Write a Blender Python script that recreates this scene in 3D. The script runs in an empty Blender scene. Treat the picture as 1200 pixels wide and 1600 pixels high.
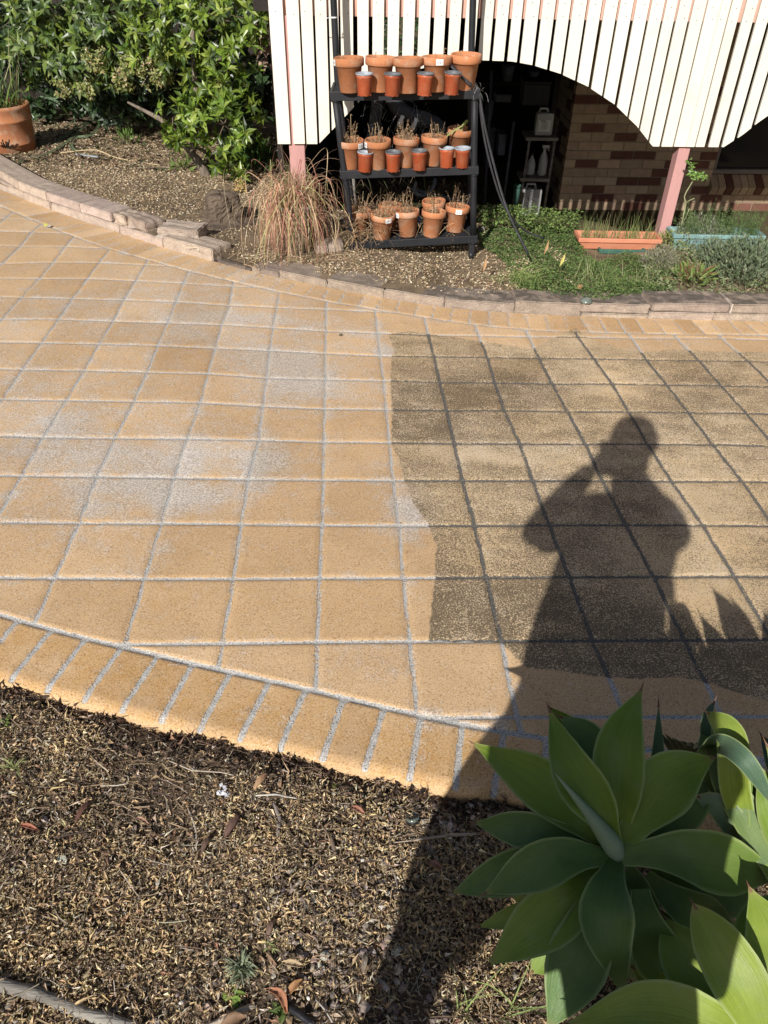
import bpy, bmesh, math, random
import numpy as np
from mathutils import Vector, Matrix

random.seed(11)
rng = np.random.default_rng(11)
PI = math.pi
R = math.radians
C = bpy.context.scene.collection
scene = bpy.context.scene

# ------------------------------------------------------------------ camera
FPX, PITCH, ROLL = 1161.67, 0.674208, 0.019937      # focal length in photo pixels, solved from the paving grid
CAMH = 1.7
_F = np.array([0, math.cos(PITCH), -math.sin(PITCH)])
_r = np.array([1.0, 0, 0]); _u = np.cross(_r, _F)
_X = math.cos(ROLL)*_r + math.sin(ROLL)*_u
_U = -math.sin(ROLL)*_r + math.cos(ROLL)*_u
CP = np.array([0.0, 0.0, CAMH])

cam_d = bpy.data.cameras.new('camera')
cam = bpy.data.objects.new('camera', cam_d); C.objects.link(cam)
cam_d.sensor_fit = 'VERTICAL'; cam_d.sensor_height = 36.0
cam_d.lens = FPX/1600*36.0
cam_d.clip_start = 0.05; cam_d.clip_end = 500
M = Matrix(((_X[0], _U[0], -_F[0], 0), (_X[1], _U[1], -_F[1], 0), (_X[2], _U[2], -_F[2], CAMH), (0, 0, 0, 1)))
cam.matrix_world = M
scene.camera = cam

# ------------------------------------------------------------------ light
SUN_EL, SUN_AZ = R(31.5), R(20.0)                 # light travels towards +y, 20 degrees to the right
SDIR = np.array([math.cos(SUN_EL)*math.sin(SUN_AZ), math.cos(SUN_EL)*math.cos(SUN_AZ), -math.sin(SUN_EL)])
w = bpy.data.worlds.new("World"); scene.world = w; w.use_nodes = True
nt = w.node_tree
bg = nt.nodes['Background']; sky = nt.nodes.new('ShaderNodeTexSky')
sky.sky_type = 'NISHITA'; sky.sun_disc = False
sky.sun_elevation = SUN_EL; sky.sun_rotation = SUN_AZ + PI
sky.air_density = 1.0; sky.dust_density = 1.5; sky.ozone_density = 1.0
nt.links.new(sky.outputs[0], bg.inputs[0]); bg.inputs[1].default_value = 0.058
sd = bpy.data.lights.new('sun', 'SUN'); sd.energy = 5.0; sd.angle = R(0.53); sd.color = (1.0, 0.955, 0.89)
sun = bpy.data.objects.new('sun', sd); C.objects.link(sun)
sun.rotation_euler = Vector(SDIR).to_track_quat('-Z', 'Y').to_euler(); sun.location = (-2, -5, 5)
scene.view_settings.view_transform = 'Standard'; scene.view_settings.look = 'None'
scene.view_settings.exposure = 0.25; scene.view_settings.gamma = 1.0
scene.view_settings.use_curve_mapping = False

# ------------------------------------------------------------------ pixel -> place
TA, TB = -0.0366, -0.0238                          # the driveway falls gently to the right and away
WY = math.tan(0.0438)                              # the house front is turned by this much
def gz(x, y): return TA*x + TB*y
def ray(x, y): return _F + _X*(x-600)/FPX - _U*(y-800)/FPX
def G(x, y, off=0.0):
    d = ray(x, y); t = (CAMH-off)/(TA*d[0]+TB*d[1]-d[2]); return CP + t*d
def AT(x, y, Y):
    d = ray(x, y); return CP + Y/d[1]*d
def ATZ(x, y, z):
    d = ray(x, y); return CP + (z-CAMH)/d[2]*d
def WALL(x, y, Y0):
    d = ray(x, y); t = Y0/(d[1]-WY*d[0]); return CP + t*d
def GP(l, off=0.0): return [G(x, y, off) for x, y in l]

# ------------------------------------------------------------------ mesh helpers
def tag(o, label=None, cat=None, group=None, kind=None):
    if label: o['label'] = label
    if cat: o['category'] = cat
    if group: o['group'] = group
    if kind: o['kind'] = kind
    return o
def empty(name, loc, label=None, cat=None, group=None):
    o = bpy.data.objects.new(name, None); C.objects.link(o); o.location = loc
    o.empty_display_size = 0.05
    return tag(o, label, cat, group)
def link(name, me, mats, parent=None):
    for m in (mats if isinstance(mats, (list, tuple)) else [mats]): me.materials.append(m)
    o = bpy.data.objects.new(name, me); C.objects.link(o)
    if parent is not None:
        o.parent = parent
        o.matrix_parent_inverse = Matrix.Translation(-Vector(parent.location)) if parent.type == 'EMPTY' and parent.parent is None else Matrix.Identity(4)
    return o
def np_mesh(name, V, Fq, mats, parent=None, cols=None, attrs=None, smooth=False, fm=None):
    """V (n,3), Fq (m,k) uniform face size"""
    V = np.asarray(V, dtype=np.float32); Fq = np.asarray(Fq, dtype=np.int32)
    me = bpy.data.meshes.new(name)
    me.vertices.add(len(V)); me.vertices.foreach_set('co', V.ravel())
    k = Fq.shape[1]
    me.loops.add(Fq.size); me.loops.foreach_set('vertex_index', Fq.ravel())
    me.polygons.add(len(Fq)); me.polygons.foreach_set('loop_start', np.arange(0, Fq.size, k, dtype=np.int32))
    if fm is not None: me.polygons.foreach_set('material_index', np.asarray(fm, dtype=np.int32))
    me.polygons.foreach_set('use_smooth', np.full(len(Fq), smooth))
    me.update(calc_edges=True)
    if cols is not None:
        a = me.attributes.new('Col', 'FLOAT_COLOR', 'POINT')
        c4 = np.ones((len(V), 4), dtype=np.float32); c4[:, :3] = cols
        a.data.foreach_set('color', c4.ravel())
    if attrs:
        for n, v in attrs.items():
            a = me.attributes.new(n, 'FLOAT', 'POINT'); a.data.foreach_set('value', np.asarray(v, dtype=np.float32).ravel())
    return link(name, me, mats, parent)

class MB:
    def __init__(s): s.v = []; s.f = []; s.c = []; s.m = []; s.sm = []
    def add(s, vs, fs, col=(1, 1, 1), mi=0, smooth=False):
        b = len(s.v)
        for p in vs: s.v.append((float(p[0]), float(p[1]), float(p[2]))); s.c.append(col)
        for f in fs: s.f.append(tuple(b+i for i in f)); s.m.append(mi); s.sm.append(smooth)
    def box(s, c, sx, sy, sz, rz=0.0, col=(1, 1, 1), jit=0.0, mi=0, ax=None, bev=0.0):
        """box centred at c; ax optional 3 axis vectors; bev bevels every edge by cutting in"""
        if ax is None:
            ax = (np.array([math.cos(rz), math.sin(rz), 0]), np.array([-math.sin(rz), math.cos(rz), 0]), np.array([0, 0, 1.0]))
        c = np.array(c, float)
        if bev <= 0:
            vs = []
            for k in (-1, 1):
                for j in (-1, 1):
                    for i in (-1, 1):
                        vs.append(c+ax[0]*i*sx/2+ax[1]*j*sy/2+ax[2]*k*sz/2+np.array([random.uniform(-jit, jit) for _ in range(3)]))
            s.add(vs, [(0, 2, 3, 1), (4, 5, 7, 6), (0, 1, 5, 4), (2, 6, 7, 3), (0, 4, 6, 2), (1, 3, 7, 5)], col, mi)
            return
        bm = bmesh.new(); bmesh.ops.create_cube(bm, size=1)
        for v in bm.verts: v.co = (v.co.x*sx+random.uniform(-jit, jit), v.co.y*sy+random.uniform(-jit, jit), v.co.z*sz+random.uniform(-jit, jit))
        bmesh.ops.bevel(bm, geom=bm.edges[:]+bm.verts[:], offset=bev, segments=2, affect='EDGES', profile=0.6)
        bm.verts.index_update()
        vs = [c+ax[0]*v.co.x+ax[1]*v.co.y+ax[2]*v.co.z for v in bm.verts]
        s.add(vs, [tuple(v.index for v in f.verts) for f in bm.faces], col, mi)
        bm.free()
    def tube(s, pts, rad, n=8, col=(1, 1, 1), cap=True, mi=0, flat=1.0):
        pts = [np.array(p, float) for p in pts]
        if not hasattr(rad, '__len__'): rad = [rad]*len(pts)
        vs = []; up = np.array([0, 0, 1.0]); pa = None
        for i, p in enumerate(pts):
            t = pts[min(i+1, len(pts)-1)]-pts[max(i-1, 0)]; t /= (np.linalg.norm(t)+1e-9)
            if pa is None:
                a = np.cross(t, up)
                if np.linalg.norm(a) < 0.1: a = np.cross(t, [1.0, 0, 0])
            else: a = pa - t*np.dot(pa, t)
            a /= (np.linalg.norm(a)+1e-9); pa = a; b = np.cross(a, t)
            for k in range(n):
                an = 2*PI*k/n; vs.append(p+rad[i]*(a*math.cos(an)+b*math.sin(an)*flat))
        fs = []
        for i in range(len(pts)-1):
            for k in range(n):
                fs.append((i*n+k, i*n+(k+1) % n, (i+1)*n+(k+1) % n, (i+1)*n+k))
        if cap: fs.append(tuple(range(n-1, -1, -1))); fs.append(tuple((len(pts)-1)*n+k for k in range(n)))
        s.add(vs, fs, col, mi, True)
    def lathe(s, prof, c, n=28, col=(1, 1, 1), mi=0, ax=None):
        """prof list of (r,z)"""
        vs = []; c = np.array(c, float)
        if ax is None: ax = (np.array([1.0, 0, 0]), np.array([0, 1.0, 0]), np.array([0, 0, 1.0]))
        for r, z in prof:
            for k in range(n):
                a = 2*PI*k/n; vs.append(c+ax[0]*r*math.cos(a)+ax[1]*r*math.sin(a)+ax[2]*z)
        fs = []
        for i in range(len(prof)-1):
            for k in range(n): fs.append((i*n+k, i*n+(k+1) % n, (i+1)*n+(k+1) % n, (i+1)*n+k))
        s.add(vs, fs, col, mi, True)
    def prism(s, poly, z0, z1, col=(1, 1, 1), mi=0):
        n = len(poly)
        vs = [(p[0], p[1], z0 if not hasattr(z0, '__len__') else z0[i]) for i, p in enumerate(poly)]+[(p[0], p[1], z1 if not hasattr(z1, '__len__') else z1[i]) for i, p in enumerate(poly)]
        fs = [tuple(range(n-1, -1, -1)), tuple(range(n, 2*n))]+[(i, (i+1) % n, n+(i+1) % n, n+i) for i in range(n)]
        s.add(vs, fs, col, mi)
    def build(s, name, mats, parent=None, bevel=0.0):
        me = bpy.data.meshes.new(name); me.from_pydata(s.v, [], s.f); me.update()
        me.polygons.foreach_set('material_index', s.m); me.polygons.foreach_set('use_smooth', s.sm)
        a = me.attributes.new('Col', 'FLOAT_COLOR', 'POINT')
        c4 = np.ones((len(s.v), 4), dtype=np.float32); c4[:, :3] = np.array(s.c)[:, :3]
        a.data.foreach_set('color', c4.ravel())
        o = link(name, me, mats, parent)
        if bevel > 0:
            b = o.modifiers.new('bevel', 'BEVEL'); b.width = bevel; b.segments = 2; b.limit_method = 'ANGLE'; b.angle_limit = R(40)
        return o

# ------------------------------------------------------------------ materials
def nodes(m): return m.node_tree.nodes, m.node_tree.links
def mth(N, L, op, a, b=None, c=None, clamp=False):
    n = N.new('ShaderNodeMath'); n.operation = op; n.use_clamp = clamp
    for i, v in enumerate((a, b, c)):
        if v is None: continue
        if isinstance(v, (int, float)): n.inputs[i].default_value = v
        else: L.new(v, n.inputs[i])
    return n.outputs[0]
def mix(N, L, f, a, b, mode='MIX'):
    n = N.new('ShaderNodeMix'); n.data_type = 'RGBA'; n.blend_type = mode
    for i, v in ((0, f), (6, a), (7, b)):
        if isinstance(v, (int, float)): n.inputs[i].default_value = v
        elif isinstance(v, tuple): n.inputs[i].default_value = (*v, 1) if len(v) == 3 else v
        else: L.new(v, n.inputs[i])
    return n.outputs[2]
def noise(N, L, vec, scale, detail=3.0, rough=0.55, out=0):
    n = N.new('ShaderNodeTexNoise'); n.inputs['Scale'].default_value = scale; n.inputs['Detail'].default_value = detail
    n.inputs['Roughness'].default_value = rough
    if vec is not None: L.new(vec, n.inputs['Vector'])
    return n.outputs[out]
def ramp(N, L, v, lo, hi):
    n = N.new('ShaderNodeMapRange'); n.interpolation_type = 'SMOOTHSTEP'
    n.inputs[1].default_value = lo; n.inputs[2].default_value = hi
    L.new(v, n.inputs[0]); return n.outputs[0]
def attr(N, name, out='Fac'):
    n = N.new('ShaderNodeAttribute'); n.attribute_name = name; return n.outputs[out]
def pmat(name, col=(0.5, 0.5, 0.5), col2=None, rough=0.7, scale=8.0, fine=60.0, fvar=0.15, bump=0.2, bd=0.002, spec=0.4,
         usecol=False, transl=0.0, tcol=None, metal=0.0, stretch=None, coat=0.0):
    m = bpy.data.materials.new(name); m.use_nodes = True; N, L = nodes(m)
    bs = N['Principled BSDF']; out = N['Material Output']
    tc = N.new('ShaderNodeTexCoord').outputs['Object']
    if stretch:
        mp = N.new('ShaderNodeMapping'); mp.inputs['Scale'].default_value = stretch; L.new(tc, mp.inputs[0]); tc = mp.outputs[0]
    n1 = noise(N, L, tc, scale, 4.0); n2 = noise(N, L, tc, fine, 3.0, 0.6)
    base = mix(N, L, ramp(N, L, n1, 0.35, 0.68), col, col2 or tuple(c*0.75 for c in col))
    if usecol: base = mix(N, L, 1.0, base, attr(N, 'Col', 'Color'), 'MULTIPLY')
    k = mth(N, L, 'MULTIPLY_ADD', n2, 2*fvar, 1-fvar)
    cx = N.new('ShaderNodeCombineXYZ')
    for i in range(3): L.new(k, cx.inputs[i])
    base = mix(N, L, 1.0, base, cx.outputs[0], 'MULTIPLY')
    L.new(base, bs.inputs['Base Color']); bs.inputs['Roughness'].default_value = rough
    bs.inputs['Specular IOR Level'].default_value = spec; bs.inputs['Metallic'].default_value = metal
    if coat: bs.inputs['Coat Weight'].default_value = coat; bs.inputs['Coat Roughness'].default_value = 0.25
    if bump > 0:
        b = N.new('ShaderNodeBump'); b.inputs['Strength'].default_value = bump; b.inputs['Distance'].default_value = bd
        L.new(n2, b.inputs['Height']); L.new(b.outputs[0], bs.inputs['Normal'])
    if transl > 0:
        t = N.new('ShaderNodeBsdfTranslucent'); ms = N.new('ShaderNodeMixShader'); ms.inputs[0].default_value = transl
        tb = mix(N, L, 1.0, base, tcol or (1.3, 1.5, 0.5), 'MULTIPLY'); L.new(tb, t.inputs[0])
        L.new(bs.outputs[0], ms.inputs[1]); L.new(t.outputs[0], ms.inputs[2]); L.new(ms.outputs[0], out.inputs[0])
    return m
def aged(m, stain, lo, hi, amount, sc=9, rv=0.26):
    N, L = nodes(m); bs = N['Principled BSDF']; old = bs.inputs['Base Color'].links[0].from_socket
    oi = N.new('ShaderNodeObjectInfo'); tc = N.new('ShaderNodeTexCoord').outputs['Object']
    va = N.new('ShaderNodeVectorMath'); va.operation = 'ADD'; L.new(tc, va.inputs[0]); L.new(mth(N, L, 'MULTIPLY', oi.outputs['Random'], 37.0), va.inputs[1])
    n1 = noise(N, L, va.outputs[0], sc, 5, 0.62)
    nw = mix(N, L, mth(N, L, 'MULTIPLY', ramp(N, L, n1, lo, hi), amount), old, stain)
    k = mth(N, L, 'MULTIPLY_ADD', oi.outputs['Random'], rv, 0.98-rv/2); c3 = N.new('ShaderNodeCombineXYZ'); [L.new(k, c3.inputs[i]) for i in range(3)]
    nw = mix(N, L, 1.0, nw, c3.outputs[0], 'MULTIPLY'); L.new(nw, bs.inputs['Base Color']); return m
MAT = {}
MAT['soil'] = pmat('soil', (0.14, 0.105, 0.07), (0.07, 0.052, 0.036), 0.95, 7, 90, 0.5, 1.0, 0.01, 0.1)
MAT['soil_pale'] = pmat('dry soil', (0.24, 0.18, 0.12), (0.14, 0.105, 0.07), 0.95, 6, 110, 0.45, 1.0, 0.008, 0.1)
MAT['ground'] = pmat('ground dirt', (0.13, 0.10, 0.06), (0.07, 0.07, 0.035), 0.95, 1.2, 30, 0.4, 0.6, 0.01, 0.1)
MAT['bits'] = pmat('dry litter', (1, 1, 1), (0.8, 0.8, 0.8), 0.8, 30, 250, 0.15, 0.0, 0.001, 0.25, usecol=True, transl=0.12, tcol=(1.1, 1, 0.7))
MAT['stonebits'] = pmat('pebbles', (1, 1, 1), (0.8, 0.78, 0.76), 0.75, 60, 400, 0.2, 0.3, 0.001, 0.3, usecol=True)
MAT['leaf'] = pmat('leaf', (1, 1, 1), (0.8, 0.85, 0.8), 0.38, 20, 150, 0.1, 0.0, 0.001, 0.5, usecol=True, transl=0.22)
MAT['dull_leaf'] = pmat('dull leaf', (1, 1, 1), (0.85, 0.85, 0.85), 0.7, 20, 150, 0.1, 0.0, 0.001, 0.2, usecol=True, transl=0.2)
MAT['straw'] = pmat('straw', (1, 1, 1), (0.8, 0.75, 0.75), 0.65, 12, 120, 0.15, 0.0, 0.001, 0.3, usecol=True, transl=0.15, tcol=(1.1, 1, 0.8))
MAT['bark'] = pmat('bark', (0.20, 0.165, 0.13), (0.10, 0.08, 0.06), 0.9, 14, 80, 0.35, 0.8, 0.006, 0.2, stretch=(1, 1, 0.3))
def kerb_mat():
    m = pmat('kerb stone', (0.47, 0.385, 0.315), (0.37, 0.30, 0.25), 0.95, 16, 130, 0.62, 1.0, 0.008, 0.15, usecol=True)
    N, L = nodes(m); bs = N['Principled BSDF']; old = bs.inputs['Base Color'].links[0].from_socket
    ge = N.new('ShaderNodeNewGeometry'); sp = N.new('ShaderNodeSeparateXYZ'); L.new(ge.outputs['Normal'], sp.inputs[0])
    tc = N.new('ShaderNodeTexCoord').outputs['Object']; n1 = noise(N, L, tc, 11, 5, 0.65); n2 = noise(N, L, tc, 2.0, 2)
    sx = N.new('ShaderNodeSeparateXYZ'); L.new(tc, sx.inputs[0]); rightw = ramp(N, L, sx.outputs[0], -0.9, 0.6)
    f = mth(N, L, 'MULTIPLY', ramp(N, L, sp.outputs[2], 0.6, 0.95), ramp(N, L, n1, 0.36, 0.58))
    f = mth(N, L, 'MULTIPLY', f, mth(N, L, 'MULTIPLY_ADD', rightw, 0.70, 0.12))
    nw = mix(N, L, f, old, (0.085, 0.075, 0.065)); L.new(nw, bs.inputs['Base Color']); return m
MAT['kerb'] = kerb_mat()
MAT['terracotta'] = pmat('terracotta', (0.47, 0.19, 0.085), (0.38, 0.165, 0.085), 0.85, 7, 60, 0.2, 0.3, 0.001, 0.2)
aged(MAT['terracotta'], (0.50, 0.36, 0.26), 0.48, 0.66, 0.55, 12)
MAT['plastic_terra'] = pmat('orange plastic', (0.40, 0.085, 0.032), (0.34, 0.075, 0.03), 0.42, 9, 60, 0.1, 0.05, 0.001, 0.5)
aged(MAT['plastic_terra'], (0.45, 0.22, 0.14), 0.46, 0.7, 0.4, 18)
MAT['grey_rim'] = pmat('grey plastic', (0.15, 0.155, 0.165), (0.10, 0.105, 0.115), 0.5, 30, 80, 0.2, 0.1, 0.001, 0.4)
MAT['strap'] = pmat('black webbing', (0.05, 0.05, 0.055), (0.035, 0.035, 0.04), 0.6, 20, 120, 0.2, 0.2, 0.001, 0.3)
MAT['rack'] = pmat('charcoal plastic', (0.018, 0.019, 0.023), (0.012, 0.013, 0.016), 0.55, 7, 120, 0.2, 0.25, 0.001, 0.3)
MAT['white_label'] = pmat('paper label', (0.78, 0.78, 0.76), (0.7, 0.7, 0.7), 0.6, 30, 200, 0.05, 0.0)
MAT['ink'] = pmat('label ink', (0.10, 0.12, 0.18), (0.2, 0.22, 0.3), 0.6, 30, 200, 0.05, 0.0)
MAT['slat'] = pmat('cream paint', (0.77, 0.725, 0.63), (0.73, 0.685, 0.59), 0.5, 2.5, 60, 0.035, 0.12, 0.001, 0.35, stretch=(1, 1, 0.25))
aged(MAT['slat'], (0.46, 0.42, 0.34), 0.50, 0.74, 0.30, 3.5, 0.05)
MAT['pink'] = pmat('pink paint', (0.50, 0.27, 0.255), (0.44, 0.24, 0.225), 0.65, 6, 70, 0.10, 0.15, 0.001, 0.3, stretch=(1, 1, 0.2))
MAT['pinkboard'] = pmat('pink weatherboard', (0.62, 0.38, 0.31), (0.56, 0.33, 0.27), 0.6, 6, 50, 0.12, 0.15, 0.001, 0.3, stretch=(0.2, 1, 1))
MAT['brick'] = pmat('face brick', (1, 1, 1), (0.86, 0.86, 0.86), 0.9, 14, 120, 0.22, 0.6, 0.003, 0.2, usecol=True)
MAT['mortar'] = pmat('mortar', (0.36, 0.29, 0.21), (0.30, 0.24, 0.175), 0.95, 10, 150, 0.2, 0.5, 0.002, 0.1)
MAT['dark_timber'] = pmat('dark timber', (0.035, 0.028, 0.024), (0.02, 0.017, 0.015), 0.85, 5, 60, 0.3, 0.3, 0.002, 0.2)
MAT['grey_timber'] = pmat('weathered timber', (0.30, 0.28, 0.245), (0.17, 0.155, 0.135), 0.85, 10, 60, 0.35, 0.8, 0.004, 0.15, stretch=(0.25, 4, 4))
MAT['jug'] = pmat('milky plastic', (0.50, 0.50, 0.49), (0.42, 0.42, 0.41), 0.45, 8, 80, 0.06, 0.05)
MAT['dark_plastic'] = pmat('black plastic', (0.018, 0.018, 0.022), (0.012, 0.012, 0.015), 0.5, 8, 80, 0.2, 0.2)
MAT['navy'] = pmat('dark blue plastic', (0.12, 0.13, 0.17), (0.08, 0.09, 0.12), 0.6, 8, 80, 0.2, 0.1)
MAT['teal'] = pmat('teal plastic', (0.22, 0.36, 0.35), (0.17, 0.28, 0.28), 0.45, 8, 60, 0.12, 0.1)
MAT['green_plastic'] = pmat('green plastic', (0.05, 0.13, 0.10), (0.04, 0.10, 0.08), 0.5, 8, 60, 0.12, 0.1)
MAT['coral'] = pmat('coral plastic', (0.62, 0.25, 0.15), (0.54, 0.21, 0.12), 0.55, 8, 60, 0.12, 0.1)
MAT['window_frame'] = pmat('window frame', (0.22, 0.19, 0.17), (0.18, 0.155, 0.14), 0.5, 8, 60, 0.1, 0.1)
MAT['glass'] = pmat('dark window glass', (0.012, 0.014, 0.02), (0.01, 0.011, 0.015), 0.08, 8, 60, 0.1, 0.0, spec=0.6)
MAT['skin'] = pmat('skin', (0.55, 0.34, 0.25), (0.5, 0.3, 0.22), 0.55, 8, 90, 0.06, 0.1, 0.0005)
MAT['cloth'] = pmat('navy cloth', (0.06, 0.075, 0.12), (0.05, 0.06, 0.10), 0.9, 8, 300, 0.2, 0.3, 0.001)
MAT['cloth2'] = pmat('grey cloth', (0.14, 0.13, 0.12), (0.11, 0.10, 0.09), 0.9, 8, 300, 0.2, 0.3, 0.001)
MAT['hair'] = pmat('brown hair', (0.05, 0.03, 0.02), (0.03, 0.02, 0.012), 0.6, 40, 200, 0.3, 0.5, 0.003)
MAT['foil'] = pmat('white scrap', (0.75, 0.75, 0.78), (0.5, 0.5, 0.55), 0.35, 80, 200, 0.2, 0.5, 0.002)
MAT['glassdisc'] = pmat('cloudy glass', (0.16, 0.18, 0.16), (0.10, 0.12, 0.10), 0.15, 30, 100, 0.1, 0.1, spec=0.7)

# ================================================================== DRIVEWAY
GRID_PX = """0 8 509.3 516.7;0 7 508.3 551.7;0 6 508.3 592.3;0 5 507.3 638.3;0 4 506 690;0 3 505 749.3;1 8 590 520;1 7 594.3 555.7;1 6 599.3 594.3;1 5 603.3 639.3;1 4 608.3 691;1 3 614.3 750;
2 8 669.3 523.3;2 7 678.3 556.7;2 6 687.3 596.7;2 5 698.3 640.7;2 4 710 692.7;2 3 722.7 750.7;-1 9 432.3 480;-1 8 426.7 511.7;-1 7 421.7 547.3;-1 6 416.7 590;-1 5 411 634.3;-1 4 404 687;
3 8 748.3 524;3 7 761.7 557.7;3 6 773.3 597.3;3 5 788.3 640.7;3 4 812.7 692.7;3 3 832.7 750.7;4 8 826.7 526;4 7 842.7 559.3;4 6 863.3 599.3;4 5 887.3 642.7;4 4 915 693.3;4 3 941.7 750.7;
5 8 903.3 526;5 7 928.3 560;5 6 956.7 599;5 5 982.7 642.7;5 4 1012 693.3;5 3 1050 751.7;6 8 988 528;6 7 1010 561.7;6 6 1042.3 600.7;6 5 1076 644;6 4 1114 694;6 3 1160 751.7;
7 8 1058 528;7 7 1092.7 562.7;7 6 1126.7 601.7;7 5 1166.7 645;8 8 1128 528;8 7 1170 564;-2 9 358.3 476.7;-2 8 346.7 506.7;-2 7 336.7 543.3;-2 6 325 583.3;-2 5 313.3 628.3;
-3 10 286.7 442.3;-3 9 275 471;-3 8 261.7 504;-3 7 246.7 539.3;-3 6 230 581;-3 5 209.3 626.7;-4 10 211.7 438.3;-4 9 193.3 468.3;-4 8 176.7 501.7;-4 7 155 536.7;-4 6 131.7 578.3;-4 5 103.3 625;
-5 11 155 410;-5 10 136.7 435;-5 9 113.3 466;-5 8 91.7 498.3;-5 7 65 535;-5 6 35 576.7;-5 5 3.3 623.3;-6 12 101.7 385;-6 11 83.3 409.3;-6 10 61.7 435;-6 9 33.3 464;-6 8 3.3 498.3;-7 13 50 362.3;-7 12 31.7 384.3;-7 11 3.3 411.7;
-4 4 67 682.7;-4 3 33.3 742.7;-3 4 180 684;-3 3 151.7 744;-3 2 123.3 816.7;-3 1 85 902.7;-2 4 291.7 685;-2 3 271.7 746;-2 2 251.7 817.3;-2 1 226 904;-1 3 388.3 748.3;-1 2 376.7 818.3;-1 1 365 904;-1 0 347.3 1005;
0 2 503.3 820;0 1 499.3 902.7;0 0 496 1002.7;1 2 623.3 820.7;1 1 630 902.7;1 0 640 1001.7;2 2 741.7 820.7;2 1 760 901.7;2 0 783.3 1001;3 2 858.3 820;3 1 890 901;3 0 926.7 1000.7;4 2 978.3 820;4 1 1021.7 901;4 0 1070 1000;5 2 1098.3 820;5 1 1148.3 900;
2 -1 808 1120;3 -1 978 1120;4 -1 1130 1120;0 -1 491 1122;1 -1 653 1121"""
def grid_xy(i, j):
    a, b = i*0.169224*1.7, j*0.171228*1.7; cy, sy = math.cos(0.063671), math.sin(0.063671)
    return np.array([-0.114273*1.7+a*cy-b*sy, 0.89506*1.7+a*sy+b*cy])
MEAS = {}
for s in GRID_PX.replace('\n', '').split(';'):
    if not s.strip(): continue
    i, j, x, y = s.split(); MEAS[(int(i), int(j))] = G(float(x), float(y))[:2]
RES = {k: v-grid_xy(*k) for k, v in MEAS.items()}
def grid_pt(i, j):
    if (i, j) in MEAS: return MEAS[(i, j)]
    ks = sorted(RES, key=lambda k: (k[0]-i)**2+(k[1]-j)**2)[:4]
    wts = [1/((k[0]-i)**2+(k[1]-j)**2) for k in ks]
    return grid_xy(i, j)+sum(wt*RES[k] for wt, k in zip(wts, ks))/sum(wts)*0.8
def poly_fn(pts):
    pts = sorted([(p[0], p[1]) for p in pts]); X_ = [p[0] for p in pts]; Y_ = [p[1] for p in pts]
    sl0 = (Y_[1]-Y_[0])/(X_[1]-X_[0]); sl1 = (Y_[-1]-Y_[-2])/(X_[-1]-X_[-2])
    X_ = [X_[0]-6]+X_+[X_[-1]+6]; Y_ = [Y_[0]-6*sl0]+Y_+[Y_[-1]+6*sl1]
    xs = np.linspace(-7, 7, 2801); ys = np.interp(xs, X_, Y_)
    k = np.ones(61)/61; yp = np.pad(ys, 30, 'edge'); ys2 = np.convolve(yp, k, 'valid')
    return lambda x: np.interp(x, xs, ys2)
LOWIN_PX = [(0, 960), (27, 968), (80, 983), (133, 997), (190, 1010), (247, 1023), (300, 1037), (360, 1050), (422, 1062), (478, 1075), (537, 1090), (600, 1105), (660, 1118), (722, 1132), (800, 1146), (900, 1160), (1050, 1176), (1200, 1186)]
LOWOUT_PX = [(0, 1073), (59, 1090), (117, 1105), (175, 1119), (233, 1135), (303, 1153), (379, 1168), (440, 1183), (496, 1197), (583, 1217), (640, 1229), (700, 1241), (800, 1262), (950, 1288), (1100, 1306), (1200, 1314)]
UPIN_PX = [(20, 330), (63, 348), (113, 368), (168, 388), (230, 405), (295, 423), (367, 440), (433, 455), (510, 470), (587, 483), (667, 496), (743, 507), (820, 514.5), (900, 518), (980, 520), (1100, 522), (1200, 523)]
UPOUT_PX = [(5, 298), (40, 312), (80, 328), (150, 352), (200, 368), (260, 388), (333, 408), (400, 426), (510, 449), (600, 466), (693, 481), (800, 489), (900, 494), (1007, 498), (1100, 500), (1200, 502)]
LOWOUT_PX = [(a, b-13) for a, b in LOWOUT_PX]
f_li, f_lo, f_ui, f_uo = (poly_fn(GP(l)) for l in (LOWIN_PX, LOWOUT_PX, UPIN_PX, UPOUT_PX))

def seg_dist(P, A, B):
    d = B-A; L2 = (d**2).sum()+1e-12
    t = np.clip(((P-A)@d)/L2, 0, 1)
    return np.linalg.norm(P-(A+t[:, None]*d), axis=1)
def poly_sd(P, poly):
    """signed distance to polygon, positive inside"""
    poly = np.array([p[:2] for p in poly]); n = len(poly)
    D = np.full(len(P), 9.0); ins = np.zeros(len(P), bool)
    for i in range(n):
        A, B = poly[i], poly[(i+1) % n]
        D = np.minimum(D, seg_dist(P, A, B))
        c = ((A[1] > P[:, 1]) != (B[1] > P[:, 1])) & (P[:, 0] < (B[0]-A[0])*(P[:, 1]-A[1])/(B[1]-A[1]+1e-12)+A[0])
        ins ^= c
    return np.where(ins, D, -D)
def blob(P, x, y, rx, ry, amp=1.0):
    """soft patch given by its centre in the photo and its radii in metres on the ground"""
    c = G(x, y)[:2]
    return amp*np.exp(-(((P[:, 0]-c[0])/rx)**2+((P[:, 1]-c[1])/ry)**2))

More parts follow.
